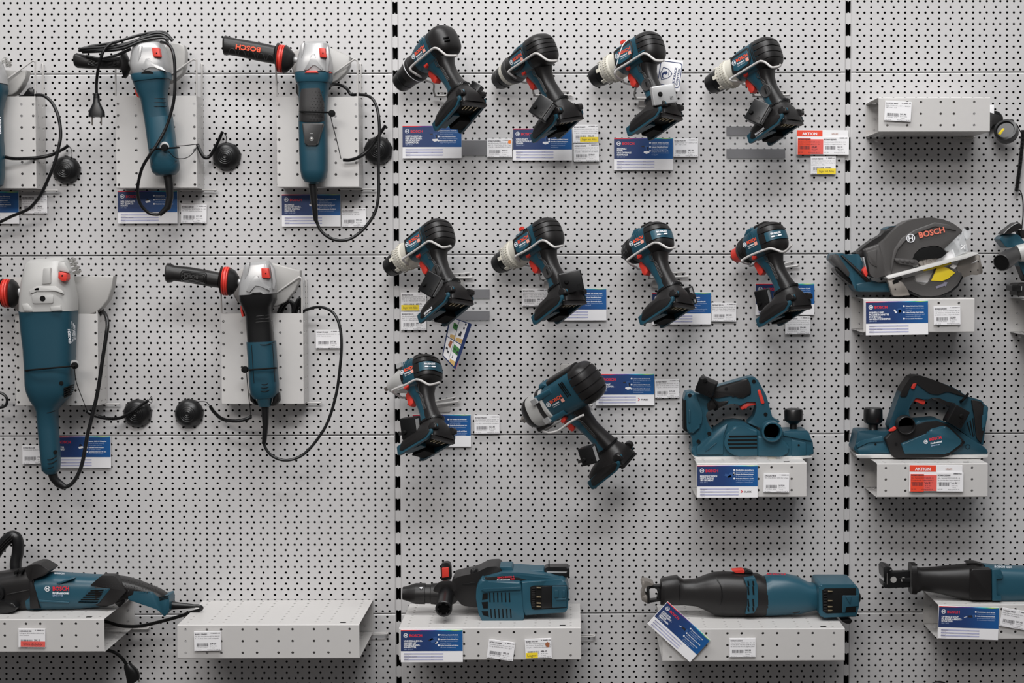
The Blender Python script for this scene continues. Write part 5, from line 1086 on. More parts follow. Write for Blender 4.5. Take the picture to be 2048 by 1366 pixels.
# --- large grinder with the white gear head
t = T('angle_grinder', 'largest grinder, white gear head, long teal rear handle', 'angle grinder', 103, 945, 105, G_GRD)
guard(t, z3([(0, 185), (40, 178), (400, 172), (620, 170), (612, 235), (590, 300), (555, 345), (520, 372), (440, 395), (180, 395), (110, 380), (60, 330)]), 40, 68)
m = MB(); m.loft([((62, 520), (124, 514), 108, 22, 3), ((55, 527), (134, 521), 110, 36, 3.2), ((50, 550), (141, 545), 112, 44, 3.4), ((46, 575), (146, 570), 112, 46, 3.6), ((44, 600), (151, 597), 112, 46, 4), ((44, 623), (151, 621), 112, 44, 4)], 40); hd = t.part('gear_head', m, 'pale')
m = MB(); m.slab(z3([(228, 215), (236, 125), (276, 122), (278, 212)]), 160, 140, 1.5, 3); m.slab(z3([(160, 250), (200, 225), (300, 225), (340, 250), (345, 268), (300, 248), (200, 250), (165, 270)]), 160, 140, 1.2); m.slab(rnd(z3([(170, 275), (200, 262), (265, 262), (292, 275), (290, 320), (180, 322)]), 4), 160, 140, 1.5); m.slab(z3([(120, 325), (148, 318), (175, 345), (178, 362), (130, 360)]), 158, 138, 1.2); m.slab(z3([(275, 338), (330, 332), (336, 358), (280, 362)]), 159, 138, 1.2); m.slab(z3([(185, 240), (200, 232), (215, 232), (215, 250), (188, 250)]), 160, 140, 1); t.part('head_ribs', m, 'pale', hd)
m = MB(); m.lathe(P(*z3([(233, 293)])[0], 160.4), (0, -1, 0), [(0, 6), (-.6, 5), (-.8, .2)], 20); t.part('oil_hole', m, 'deep', hd)
m = MB(); m.disc(P(*z3([(233, 293)])[0], 160.9), EX, EZ, 5.4, 20); m.add([], []); t.part('hole_bore', m, 'deep', hd)
m = MB(); m.slab(z3([(318, 145), (365, 155), (366, 190), (352, 202), (318, 185)]), 163, 140, 1.6, 3); t.part('lock_button', m, 'red', hd)
m = MB(); m.lathe(P(*z3([(340, 168)])[0], 163.4), (0, -1, 0), [(0, 2), (.2, .1)], 10); t.part('button_dimple', m, 'deep', hd)
m = MB(); m.slab(z3([(318, 95), (350, 92), (378, 140), (376, 152), (318, 140)]), 157, 138, 1.2, 3); t.part('button_cover', m, 'pale', hd)
m = MB()
for q in ((388, 85), (398, 105), (408, 128), (416, 150)):
    c_ = P(*z3([q])[0], 92); m.lathe(c_, (.9, -.2, .25), [(-6, 3.4), (0, 3.4), (2, 5.6), (7, 5.6), (7, 2.8), (12, 2.6)], 6)
t.part('clamp_bolts', m, 'steel', hd)
m = MB(); m.loft([((43, 622), (151, 619), 110, 45, 4), ((44, 630), (151, 630), 110, 44, 4), ((46, 660), (150, 655), 110, 43, 3.6), ((50, 700), (148, 700), 110, 42, 3.2), ((52, 740), (147, 738), 110, 41, 3), ((53, 770), (146, 768), 110, 40, 3), ((56, 785), (144, 783), 110, 38, 3), ((62, 800), (136, 796), 110, 34, 3), ((70, 812), (124, 808), 110, 29, 2.8), ((74, 822), (115, 820), 110, 25, 2.6), ((77, 860), (116, 860), 110, 23, 2.6), ((81, 900), (119, 898), 110, 23, 2.6), ((84, 930), (120, 926), 110, 22, 2.6), ((85, 940), (119, 938), 110, 20, 2.6), ((92, 948), (113, 947), 110, 13, 2.4)], 40); bd = t.part('body', m, 'teal')
m = MB()
for a, b, d_ in (((46, 653), (132, 651), 150), ((62, 792), (132, 790), 143), ((76, 826), (114, 822), 134), ((75, 818), (114, 812), 136), ((82, 918), (118, 912), 134), ((83, 926), (119, 920), 134), ((82, 934), (118, 930), 132)):
    m.tube([P(a[0] + 4, a[1], d_ - 10), P((a[0] + b[0]) / 2, (a[1] + b[1]) / 2 + (4 if a[1] > 900 else 2), d_), P(b[0] - 4, b[1], d_ - 10)], .9, 6, 6)
t.part('body_grooves', m, 'dark', bd)
m = MB()
for k in range(5): m.slab([(127 + k * .2, 776 + 4.4 * k), (142 - k * .6, 770 + 4.4 * k), (142 - k * .6, 772.4 + 4.4 * k), (127 + k * .2, 778.6 + 4.4 * k)], 144 - 1.2 * k, 120, 0)
t.part('air_slots', m, 'deep', bd)
for q, d_ in (((334, 755), 146), ((302, 1132), 130)):
    m = MB(); m.lathe(P(*z3([q])[0], d_), (0.1, -1, 0), [(-3, 4.2), (.4, 4.2), (.6, .2)], 14); t.part('screw_hole', m, 'deep', bd)
m = MB(); m.text('BOSCH', P(141.5, 681, 138.5), (-.02, -.12, 1), (-.9, -.25, 0), 7, True, 24); m.logo(P(139.8, 684.5, 138.8), (-.03, -.12, 1), (-.9, -.25, 0), 3)
for i in range(3): m.text('230 V  2200 W  nr 6600', P(146 + 2.6 * i, 684 - 2 * i, 134 - 3 * i), (-.02, 0, 1), (-.8, -.5, 0), 2.6, False, 44 - 6 * i)
t.part('type_plate_print', m, 'whitep', bd, ang=0)
g = side_grip(t, [((-60, 555), (-60, 590), 17), ((-10, 560), (-10, 600), 18), ((2, 560), (2, 600), 18)], [((9, 557), (11, 616), 30), ((17, 556), (18, 617), 31)], [((1, 560), (2, 604), 19), ((5, 557), (7, 614), 29), ((24, 558), (25, 616), 29), ((31, 563), (32, 610), 24), ((38, 575), (38, 598), 11)], [((37, 576), (37, 594), 8), ((46, 577), (46, 594), 8)], 'l')
m = MB(); m.loft([((94, 944), (114, 944), 108, 10, 2.2), ((100, 960), (116, 955), 108, 9, 2.2), ((112, 974), (124, 962), 108, 7, 2.2), ((127, 980), (133, 970), 108, 5.5, 2.2)], 18); t.part('cord_sleeve', m, 'dark')
cord(t, [(122, 970, 108), (132, 974, 108), (146, 965, 108), (158, 945, 106), (166, 920, 104), (175, 870, 100), (185, 830, 98), (196, 780, 96), (205, 720, 94), (212, 675, 92), (215, 650, 88), (212, 632, 78), (205, 624, 60), (196, 634, 40)], 4.2)

# --- black and teal grinder
t = T('angle_grinder', 'black and teal grinder with embossed black handle and red rings', 'angle grinder', 528, 800, 102, G_GRD)
guard(t, z4([(380, 190), (440, 130), (600, 95), (765, 140), (768, 180), (740, 245), (690, 310), (640, 335), (560, 350), (480, 345), (420, 310), (390, 255)]), 36, 60)
m = MB(); m.loft([((494, 526), (538, 521), 102, 20, 3), ((490, 532), (543, 528), 104, 30, 3.4), ((486, 550), (548, 546), 105, 34, 3.6), ((481, 568), (551, 566), 105, 36, 4), ((480, 590), (552, 586), 105, 35, 4)], 36); hd = t.part('gear_head', m, 'silver')
m = MB(); m.slab(z4([(470, 250), (490, 205), (515, 170), (535, 168), (545, 200), (600, 235), (598, 250), (545, 222), (520, 220), (490, 262)]), 143, 130, 1); m.slab(z4([(465, 105), (490, 95), (480, 160), (462, 190)]), 139, 128, 1); m.slab(z4([(598, 95), (622, 130), (632, 200), (625, 240), (612, 240), (618, 190)]), 136, 122, 1); t.part('head_ribs', m, 'silver', hd)
m = MB(); m.slab(z4([(492, 270), (510, 260), (550, 258), (560, 268)]), 142, 128, .5); t.part('head_vent', m, 'deep', hd)
m = MB(); m.slab(z4([(552, 126), (590, 126), (600, 182), (556, 180)]), 146, 130, 1.2, 2); t.part('lock_button', m, 'red', hd)
m = MB(); m.lathe(P(*z4([(578, 156)])[0], 146.4), (0, -1, 0), [(0, 1.6), (.2, .1)], 10); t.part('button_dimple', m, 'deep', hd)
m = MB(); m.loft([((481, 590), (551, 587), 105, 36, 4), ((481, 602), (552, 600), 105, 35, 4), ((486, 615), (545, 613), 105, 31, 3.4), ((492, 630), (543, 628), 105, 27, 3), ((494, 660), (546, 658), 105, 26, 3), ((496, 685), (548, 683), 105, 26, 3)], 36); fr = t.part('front_body', m, 'dark')
m = MB()
for a, b in (((490, 634), (542, 630)), ((491, 640), (543, 636)), ((493, 646), (545, 642))): m.tube([P(a[0] + 3, a[1], 124), P(518, a[1] - 2, 132), P(b[0] - 3, b[1], 124)], .8, 6, 5)
t.part('body_grooves', m, 'grey', fr)
m = MB(); m.text('BOSCH GWS 17-125', P(542.5, 640, 122), (.15, 0, -1), (.8, -.6, .12), 3.4, False, 40); t.part('type_plate_print', m, 'silver', fr, ang=0)
m = MB(); m.slab(z4([(438, 330), (446, 330), (458, 390), (446, 392), (440, 360)]), 112, 96, 2); t.part('slide_switch', m, 'red', fr)
m = MB(); m.loft([((494, 684), (551, 682), 105, 30, 3), ((497, 720), (553, 718), 105, 30, 3), ((500, 770), (557, 768), 105, 30, 3), ((502, 788), (557, 785), 105, 28, 3), ((508, 797), (551, 794), 105, 24, 2.8)], 36); rb = t.part('rear_body', m, 'teal')
m = MB()
for a, b in (((507, 767), (548, 765)), ((508, 774), (550, 771)), ((510, 781), (551, 778)), ((496, 688), (551, 686))): m.tube([P(a[0] + 2, a[1] - 2, 126), P(529, a[1] + 2, 136), P(b[0] - 2, b[1] - 2, 126)], .8, 6, 5)
for a, b in (((503, 690), (508, 766)), ((545, 688), (550, 764))): m.tube([P(*a, 134), P(*b, 134)], .7, 6, 0)
t.part('body_grooves', m, 'dark', rb)
m = MB(); m.loft([((500, 786), (508, 786), 100, 14, 2.4), ((501, 800), (512, 802), 100, 14, 2.4), ((508, 808), (518, 810), 100, 10, 2.4)], 16); m.loft([((548, 788), (560, 785), 100, 14, 2.4), ((546, 803), (562, 800), 100, 14, 2.4), ((541, 811), (553, 811), 100, 10, 2.4)], 16); t.part('tail_bumpers', m, 'black', rb)
m = MB(); m.loft([((514, 796), (545, 795), 106, 22, 2.8), ((516, 806), (542, 806), 105, 17, 2.6), ((518, 813), (541, 813), 105, 12, 2.4)], 24); t.part('tail_collar', m, 'teal2', rb)
g = side_grip(t, [((333, 530), (332, 562), 15), ((336, 526), (336, 566), 19), ((343, 528), (343, 565), 18), ((349, 531), (348, 562), 16), ((380, 534), (378, 566), 17), ((415, 540), (412, 572), 17), ((440, 545), (438, 576), 18)], [((450, 532), (447, 591), 29), ((458, 534), (455, 592), 30)], [((441, 545), (439, 576), 18), ((444, 532), (442, 588), 28), ((462, 536), (459, 592), 29), ((470, 541), (466, 588), 24), ((478, 553), (475, 575), 11)], [((476, 557), (475, 570), 6), ((486, 559), (485, 573), 7)], 'l')
face_text(t, 'grip_lettering', 'BOSCH', 397, 551, 125.5, 174, 7, 34, 'grey', g)
m = MB()
for k in range(3):
    q = rnd([(362 + 3 * k, 541 + 3 * k), (414 - 3 * k, 546 + 2.4 * k), (412 - 3 * k, 568 - 2.4 * k), (361 + 3 * k, 562 - 2.4 * k)], 5); m.tube([P(a, b, 121.5 + k) for a, b in q + q[:1]], .6, 5, 0)
t.part('grip_pattern', m, 'dark', g)
m = MB(); m.loft([((522, 812), (538, 812), 103, 9, 2.2), ((525, 850), (537, 850), 103, 7.5, 2.2), ((524, 882), (533, 884), 103, 5.5, 2.2), ((523, 887), (531, 889), 103, 4, 2.2)], 18); t.part('cord_sleeve', m, 'dark')
cord(t, [(527, 884, 103), (531, 896, 103), (542, 910, 103), (560, 919, 102), (580, 920, 100), (605, 910, 96), (630, 885, 94), (655, 845, 92), (672, 790, 90), (680, 735, 88), (683, 690, 86), (680, 655, 82), (670, 630, 76), (655, 618, 64), (635, 614, 52), (612, 620, 42), (604, 626, 38)], 3.2)
m = MB()
for k, ps in enumerate(([(556, 626, 40), (566, 608, 44), (578, 602, 46), (585, 612, 42), (586, 626, 38)], [(562, 626, 34), (574, 606, 36), (586, 606, 36), (592, 626, 34)], [(586, 626, 50), (593, 605, 52), (600, 598, 50), (602, 626, 44)], [(592, 626, 28), (600, 602, 30), (604, 626, 30)])): m.tube([P(*q) for q in ps], 3.4, 8, 6)
t.part('stowed_cord', m, 'dark')

# --- grinder at the left edge of the frame
t = T('angle_grinder', 'grinder cut by the left frame edge, silver head and clamp bolts showing', 'angle grinder', -20, 362, 100, G_GRD)
guard(t, z20([(-200, 160), (30, 152), (200, 152), (203, 165), (190, 215), (165, 270), (130, 315), (95, 340), (50, 352), (-80, 350), (-180, 290)]), 36, 62)
m = MB(); m.loft([((-60, 118), (-8, 116), 104, 28, 3), ((-66, 130), (2, 126), 106, 34, 3.4), ((-70, 150), (9, 148), 106, 36, 3.6), ((-70, 170), (12, 168), 106, 34, 4)], 32); hd = t.part('gear_head', m, 'silver')
m = MB()
for q in ((30, 72), (35, 90), (60, 100), (65, 118)): m.lathe(P(*z20([q])[0], 96), (.9, -.2, .2), [(-6, 2.6), (0, 2.6), (1, 4.6), (4, 4.6), (4, 2.2), (8, 2)], 6)
t.part('clamp_bolts', m, 'steel', hd)
m = MB(); m.loft([((-72, 170), (10, 166), 106, 35, 3.6), ((-71, 182), (13, 180), 106, 35, 3.6), ((-66, 200), (9, 200), 106, 30, 3), ((-58, 220), (4, 220), 106, 27, 3), ((-54, 280), (5, 280), 106, 27, 3), ((-53, 300), (7, 300), 106, 28, 3), ((-52, 350), (7, 350), 106, 28, 3), ((-46, 372), (4, 370), 106, 24, 3), ((-36, 378), (-8, 377), 106, 14, 3)], 36); bd = t.part('body', m, 'teal')
m = MB(); m.text('BOSCH', P(2, 268, 128), (0, 0, 1), (-.8, -.6, 0), 9, True, 36); t.part('side_lettering', m, 'whitep', bd, ang=0)
m = MB(); m.slab(z20([(165, 350), (215, 290), (222, 284), (252, 300), (262, 340), (240, 352)]), 44, 24, 3); t.part('plug_body', m, 'dark')
cord(t, [(40, 194, 40), (60, 192, 52), (75, 190, 66), (88, 192, 76), (103, 204, 80), (114, 225, 84), (120, 250, 86), (121, 275, 88), (116, 300, 90), (110, 325, 90), (100, 350, 88), (92, 368, 84), (80, 392, 78), (62, 414, 70), (45, 424, 62), (25, 432, 54), (0, 444, 50), (-25, 455, 50)], 3.6)

# ---------------------------------------------------------------- alarm pucks and their coiled leads
def puck(label, cx, cy, r, tie, lead, wire=None):
    t = T('alarm_puck', label, 'alarm sensor', cx, cy, 0, 'round black alarm pucks on the wall')
    o = P(cx, cy, 0.5); k = r * mmpp(20); m = MB()
    prof = [(0, k * 1.02), (3, k * 1.03), (8, k), (14, k * .90), (18, k * .76), (20, k * .62)]
    for i in range(4): prof += [(20.6 + .5 * i, k * (.58 - .13 * i)), (21.2 + .5 * i, k * (.55 - .13 * i)), (20.6 + .5 * i, k * (.52 - .13 * i))]
    prof += [(22.4, .3)]
    m.lathe(o, (0, -1, 0), prof, 40); b = t.part('dome', m, 'dark')
    m = MB()
    for i in range(9):
        a = 2 * math.pi * i / 9 + .2; m.box(o + np.array([k * 1.0 * math.cos(a), -4, k * 1.0 * math.sin(a)]), (1.9, 4, 1.8), rotv(np.array([0, 1.0, 0]) * -a))
    t.part('rim_lugs', m, 'dark', b)
    m = MB(); m.lathe(o + np.array([-k * .30, -15, k * .42]), (0, -1, .2), [(-4, 4.6), (3, 4.4), (5, 2.6), (5.4, .2)], 16); t.part('lamp', m, 'grey', b)
    m = MB(); m.coil([P(*q) for q in lead], 4.2); t.part('coiled_lead', m, 'dark')
    if wire:
        for w in wire:
            m = MB(); m.tube([P(*q) for q in w], .9, 6, 6); t.part('thin_wire', m, 'dark')
    if tie:
        m = MB()
        a, b_, d_ = tie[:3]; c = ((a[0] + b_[0]) / 2, (a[1] + b_[1]) / 2)
        m.tube([P(a[0] - 1, a[1], 100), P(a[0] + 1, a[1], d_ - 14), P(a[0] + (c[0] - a[0]) * .4, a[1] + (c[1] - a[1]) * .4, d_), P(c[0], c[1], d_ + 2), P(b_[0] - (b_[0] - c[0]) * .4, b_[1] - (b_[1] - c[1]) * .4, d_), P(b_[0] - 1, b_[1], d_ - 14), P(b_[0] + 1, b_[1], 100)], 1.9, 8, 6); ti = t.part('cable_tie', m, 'deep')
        q = tie[3]; m = MB(); m.lathe(P(q[0], q[1], q[2] - 4), (0, -1, 0), [(0, 7.5), (4, 7.5), (9, 6.5), (10, .3)], 18); t.part('lock_head', m, 'deep', ti)
        if len(tie) > 4:
            m = MB(); m.lathe(P(q[0] - 1, q[1] - 2, q[2] - 5), (0, -1, 0), [(0, 10), (2, 10), (2.4, 7)], 22); t.part('pale_washer', m, 'silver', ti)
    return t
puck('alarm puck nearest the left frame edge, top row', 134, 340, 27, None, [(10, 314, 100), (25, 317, 92), (50, 317, 86), (80, 315, 60), (105, 309, 30), (125, 299, 22), (137, 291, 18)], [[(137, 291, 18), (143, 300, 20), (144, 312, 20), (141, 320, 12)]])
puck('alarm puck right of the cord wrapped grinder', 454, 313, 27.5, ((300, 299), (357, 295), 142, (330, 295, 146), 1), [(395, 289, 74), (402, 305, 60), (410, 315, 45), (420, 312, 30), (430, 296, 22), (440, 275, 18), (445, 263, 16)], [[(352, 292, 124), (370, 291, 100), (397, 288, 76)], [(337, 303, 142), (352, 316, 130), (372, 316, 104), (386, 306, 84), (395, 292, 76)], [(445, 263, 16), (452, 272, 20), (452, 284, 18)]])
puck('alarm puck beside the upright under the hanging cord loop', 757, 301, 27.5, ((600, 223), (656, 225), 146, (664, 227, 128)), [(686, 320, 92), (700, 320, 92), (718, 314, 90), (737, 300, 62), (755, 275, 34), (771, 251, 26)], [[(661, 231, 118), (664, 245, 106), (672, 275, 94), (682, 318, 94)]])
puck('alarm puck right of the largest grinder', 276, 826, 27.5, ((51, 741), (148, 732), 158, (150, 731, 130), 1), [(174, 823, 92), (190, 831, 70), (215, 837, 50), (240, 836, 36), (260, 826, 30), (280, 812, 30), (297, 801, 28)], [[(149, 738, 120), (153, 765, 108), (165, 798, 98), (174, 822, 92)], [(297, 801, 28), (303, 793, 26), (303, 806, 26), (294, 800, 28)]])
puck('alarm puck left of the black and teal grinder', 379, 826, 28, ((497, 740), (552, 736), 142, (490, 739, 112)), [(420, 812, 28), (428, 824, 34), (445, 838, 46), (470, 842, 60), (490, 839, 72), (502, 834, 80)], [[(493, 745, 104), (496, 780, 92), (500, 815, 84), (502, 833, 80)], [(420, 812, 28), (412, 804, 24), (398, 803, 20)]])
m = MB(); t = T('cable_loop', 'dark cord end looping in at the left frame edge, second row', 'cord', -5, 800, 40); m.tube([P(*q) for q in [(-30, 790, 60), (-8, 785, 60), (6, 788, 60), (14, 798, 60), (12, 810, 60), (2, 815, 60), (-20, 818, 60)]], 3.2, 8, 6); t.single(m, 'dark')
# ---------------------------------------------------------------- tools standing on the shelves
def tube_at(t, nm, c, r0, r1, L, m_out, m_in, par=None, red=None):
    """short pipe pointing at the viewer, open in front"""
    m = MB(); m.lathe(c, (0, -1, 0), [(-L, r1 * 1.06), (-3, r1), (0, r1), (1.4, r1 - 1.5), (1.2, r0 + .6), (-2, r0), (-L * .9, r0 * .95)], 36); o = t.part(nm, m, m_out, par)
    m = MB(); m.lathe(c, (0, -1, 0), [(-L * .72, r0 * 1.02), (-L * .72, .2)], 30); t.part('pipe_inside', m, m_in, o)
    return o
def dots(t, nm, z, pts, r, d, m='deep', par=None):
    mb = MB()
    for q in z(pts): mb.lathe(P(q[0], q[1], d), (0, -1, 0), [(-4, r), (.3, r), (.4, r * .8), (.1, .2)], 14)
    return t.part(nm, mb, m, par)
def slabs(t, nm, m, z, lst, par=None):
    mb = MB()
    for pts, d1, d0, bv, r in lst: mb.slab(rnd(z(pts), r) if r else z(pts), d1, d0, bv, 0, 3)
    return t.part(nm, mb, m, par)

# --- planer with the round black dust port
t = T('planer', 'teal planer with open round dust port, handle arching to the left', 'planer', 1505, 917, 45, 'cordless planers on short shelves')
slabs(t, 'sole', 'bright', z10, [([(150, 860), (200, 884), (1250, 872), (1250, 890), (1130, 905), (800, 908), (195, 914)], 86, 4, .8, 0)])
bd = slabs(t, 'body', 'teal2', z10, [([(150, 858), (200, 882), (1065, 884), (1190, 874), (1268, 860), (1255, 745), (1240, 720), (1215, 650), (1190, 642), (985, 648), (960, 700), (870, 720), (760, 640), (640, 572), (560, 560), (480, 572), (345, 660), (200, 780), (150, 800)], 84, 8, 4, 4)])
slabs(t, 'belt_cover', 'teal2', z10, [([(447, 740), (475, 655), (540, 605), (620, 603), (756, 640), (756, 880), (560, 880), (480, 830), (450, 780)], 95, 80, 4, 5), ([(750, 690), (960, 715), (1035, 770), (1045, 825), (1010, 860), (960, 882), (750, 882)], 92, 80, 4, 5)], bd)
slabs(t, 'front_deck', 'teal2', z10, [([(985, 655), (1215, 655), (1250, 740), (985, 690)], 88, 12, 3, 2)], bd)
slabs(t, 'front_panel', 'teal2', z10, [([(1062, 724), (1195, 755), (1195, 870), (1062, 880)], 86.5, 70, 1.5, 2)], bd)
slabs(t, 'rear_panel', 'teal2', z10, [([(200, 862), (200, 790), (345, 665), (480, 575), (440, 690), (440, 860)], 88, 78, 3, 3)], bd)
m = MB()
for k, (a, b, y) in enumerate(((490, 748, 698), (478, 748, 732), (478, 748, 766), (492, 748, 800))): m.slab(z10([(a, y - 8), (b, y - 12), (b, y + 4), (a + 8, y + 8)]), 96.2, 90, .3)
t.part('air_slots', m, 'deep', bd)
fr = slabs(t, 'handle_frame', 'teal2', z10, [([(80, 350), (98, 295), (160, 283), (200, 312), (240, 300), (400, 235), (660, 160), (722, 152), (756, 185), (830, 320), (890, 530), (960, 560), (870, 640), (760, 612), (660, 576), (720, 520), (742, 440), (740, 376), (640, 384), (596, 424), (560, 396), (490, 402), (300, 468), (278, 492), (300, 570), (345, 655), (290, 745), (160, 800), (152, 690), (108, 655), (82, 640)], 72, 24, 5, 3)], bd)
slabs(t, 'grip_cover', 'black', z10, [([(300, 275), (420, 232), (580, 190), (662, 165), (690, 230), (695, 315), (600, 355), (530, 320), (390, 345), (330, 350)], 76, 22, 4, 4), ([(290, 400), (330, 360), (400, 380), (490, 370), (480, 395), (400, 440), (300, 465)], 74, 24, 2, 3)], fr)
slabs(t, 'battery_mount', 'teal2', z10, [([(85, 350), (100, 295), (190, 300), (205, 360), (250, 480), (240, 600), (170, 680), (112, 655)], 80, 18, 5, 5)], fr)
slabs(t, 'mount_slot', 'deep', z10, [([(80, 370), (100, 360), (108, 650), (84, 645)], 82, 30, .5, 0)], fr)
slabs(t, 'mount_ridge', 'teal', z10, [([(122, 455), (142, 455), (142, 575), (122, 575)], 82.5, 78, 1, 2), ([(275, 830), (380, 748), (382, 758), (280, 838)], 90, 85, 1, 0)], fr)
slabs(t, 'lock_button', 'red', z10, [([(750, 275), (778, 268), (812, 380), (815, 400), (785, 402)], 75, 60, 1.5, 3)], fr)
slabs(t, 'trigger', 'red', z10, [([(590, 425), (640, 385), (735, 378), (742, 412), (690, 415), (645, 430), (620, 460), (602, 452)], 66, 36, 3, 3)], fr)
dots(t, 'screw_hole', z10, [(135, 322)], 4.2, 81, par=fr); dots(t, 'screw_hole', z10, [(718, 195), (825, 495)], 4.2, 73, par=fr); dots(t, 'screw_hole', z10, [(312, 672), (215, 745)], 4.4, 88.6, par=fr); dots(t, 'screw_hole', z10, [(1127, 776)], 2.4, 87, par=bd); dots(t, 'screw_head', z10, [(467, 261)], 3.6, 77, 'dark', par=fr)
tube_at(t, 'dust_port', P(*z10([(885, 655)])[0], 108), 17.5, 22, 26, 'teal2', 'deep', bd)
kc = P(*z10([(1078, 655)])[0], 44); m = MB(); m.lathe(kc, (0, 0, 1), [(-4, 17), (2, 17), (3, 9), (8, 8), (17, 8), (22, 15), (26, 20), (46, 21), (50, 19), (52, 12), (52.5, .3)], 32); t.part('depth_knob', m, 'dark')
m = MB(); m.lathe(kc, (0, 0, 1), [(-6, 18.5), (-3.5, 18.5), (-3.4, 16)], 32); t.part('depth_scale', m, 'black')
m = MB(); m.lathe(P(*z10([(885, 872)])[0], 87), (0, -1, 0), [(-8, 11), (0, 11), (.4, .3)], 20); t.part('cutter_drum', m, 'yellow' if 0 else 'cream', bd)
alarm('black alarm box strapped to the handle of planer with dust port', 1413, 773, 95, (20, 12, 17), -.2, .38, pitch=.25, knob=(-.3, .9), light=0, prong=False)
alarm_tie = MB(); alarm_tie.tube([P(*q) for q in z10([(300, 320, 30), (310, 330, 82), (350, 360, 90), (385, 420, 88), (370, 450, 76), (360, 450, 30)])], 2.6, 8, 5); t.part('cable_tie', alarm_tie, 'deep')

# --- planer with the black side cover
t = T('planer', 'teal planer with black edged side cover, handle arching to the right', 'planer', 1840, 917, 45, 'cordless planers on short shelves')
slabs(t, 'sole', 'bright', z11, [([(95, 815), (1305, 818), (1300, 845), (1240, 850), (120, 850)], 82, 4, .8, 0)])
bd = slabs(t, 'body', 'teal', z11, [([(78, 770), (95, 720), (120, 605), (150, 600), (350, 605), (440, 600), (600, 560), (660, 510), (850, 492), (960, 540), (1040, 600), (1180, 690), (1260, 740), (1302, 780), (1302, 816), (130, 816)], 78, 8, 4, 4)])
slabs(t, 'front_step', 'teal2', z11, [([(100, 720), (150, 690), (345, 645), (350, 700), (215, 705), (110, 760)], 82, 66, 2, 2), ([(110, 765), (215, 710), (345, 700), (415, 800), (130, 812)], 80, 66, 2, 2)], bd)
slabs(t, 'cover_edge', 'black', z11, [([(358, 670), (480, 560), (650, 550), (740, 520), (850, 512), (940, 545), (1090, 695), (1085, 725), (940, 830), (880, 842), (460, 850), (430, 830)], 90, 70, 4, 3)], bd)
slabs(t, 'side_cover', 'teal2', z11, [([(510, 715), (760, 620), (780, 585), (900, 555), (945, 570), (1065, 690), (1060, 715), (930, 812), (545, 815)], 95, 84, 4, 4)], bd)
fr = slabs(t, 'handle_frame', 'teal', z11, [([(400, 560), (425, 480), (480, 320), (520, 220), (600, 110), (640, 98), (700, 100), (850, 150), (1000, 210), (1120, 290), (1250, 325), (1262, 360), (1300, 375), (1305, 395), (1275, 600), (1260, 735), (1180, 690), (1040, 590), (960, 540), (1000, 420), (930, 360), (800, 300), (740, 318), (640, 292), (612, 345), (590, 380), (575, 430), (600, 480), (560, 540), (480, 600), (420, 600)], 66, 20, 5, 3)], bd)
slabs(t, 'grip_cover', 'black', z11, [([(500, 290), (520, 225), (600, 110), (640, 97), (700, 100), (850, 150), (1000, 215), (1110, 290), (1060, 280), (930, 240), (850, 270), (770, 260), (690, 200), (650, 165), (600, 180), (560, 290)], 70, 18, 4, 4), ([(780, 300), (860, 300), (920, 330), (1010, 350), (960, 380), (900, 360)], 68, 20, 3, 3)], fr)
slabs(t, 'lock_button', 'red', z11, [([(600, 212), (620, 168), (655, 165), (630, 222)], 72, 60, 1.5, 2)], fr)
slabs(t, 'trigger', 'red', z11, [([(618, 330), (640, 292), (735, 320), (728, 350), (712, 368), (680, 345)], 60, 30, 3, 3)], fr)
slabs(t, 'battery_mount', 'black', z11, [([(1150, 315), (1250, 335), (1250, 375), (1290, 385), (1265, 600), (1240, 715), (1195, 660), (1180, 480)], 72, 14, 4, 4)], fr)
slabs(t, 'mount_rail', 'teal2', z11, [([(1262, 378), (1303, 380), (1298, 480), (1262, 600), (1250, 600)], 73.5, 20, 2, 2), ([(1250, 460), (1285, 450), (1280, 560), (1248, 580)], 75, 60, 1, 1)], fr)
slabs(t, 'rear_slots', 'deep', z11, [([(1110, 530 ), (1120, 520), (1150, 640), (1140, 630)], 67, 60, .3, 0), ([(1135, 510), (1145, 500), (1172, 655), (1162, 650)], 67, 60, .3, 0), ([(1160, 490), (1168, 480), (1182, 640), (1175, 650)], 67, 60, .3, 0)], fr)
tube_at(t, 'dust_port', P(*z11([(560, 550)])[0], 104), 17, 19.5, 24, 'black', 'shaded_red', bd)
slabs(t, 'port_lever', 'red', z11, [([(400, 605), (420, 585), (460, 560), (470, 580), (450, 600)], 94, 82, 1.5, 2)], bd)
dots(t, 'screw_hole', z11, [(465, 720), (1080, 705)], 3, 91, par=bd); dots(t, 'screw_hole', z11, [(278, 722)], 2.4, 80.5, par=bd)
kc = P(*z11([(255, 598)])[0], 44); m = MB(); m.lathe(kc, (0, 0, 1), [(-2, 14), (4, 10), (14, 11), (18, 19), (24, 21), (46, 20.5), (50, 18), (50.5, .3)], 32); t.part('depth_knob', m, 'dark')
m = MB(); m.lathe(kc, (0, 0, 1), [(-3, 21), (1, 21), (1.2, 16)], 40); sc = t.part('depth_scale', m, 'black')
m = MB()
for k in range(14):
    a = math.pi * (1.05 + .9 * k / 13); m.box(kc + np.array([19 * math.cos(a), 19 * math.sin(a), 1.2]), (1.6, .5, .3), rotv(np.array([0, 0, 1.0]) * a))
t.part('scale_marks', m, 'whitep', sc)
face_text(t, 'brand_lettering', 'BOSCH', *z11([(768, 692)])[0], 95.6, 10.5, 5.6, 25, 'redprint', bd); face_text(t, 'sub_lettering', 'Professional', *z11([(780, 722)])[0], 95.6, 10.5, 3.4, 23, 'whitep', bd); face_text(t, 'model_lettering', 'GHO 18V-26', *z11([(783, 742)])[0], 95.6, 10.5, 2.2, 18, 'palep', bd)
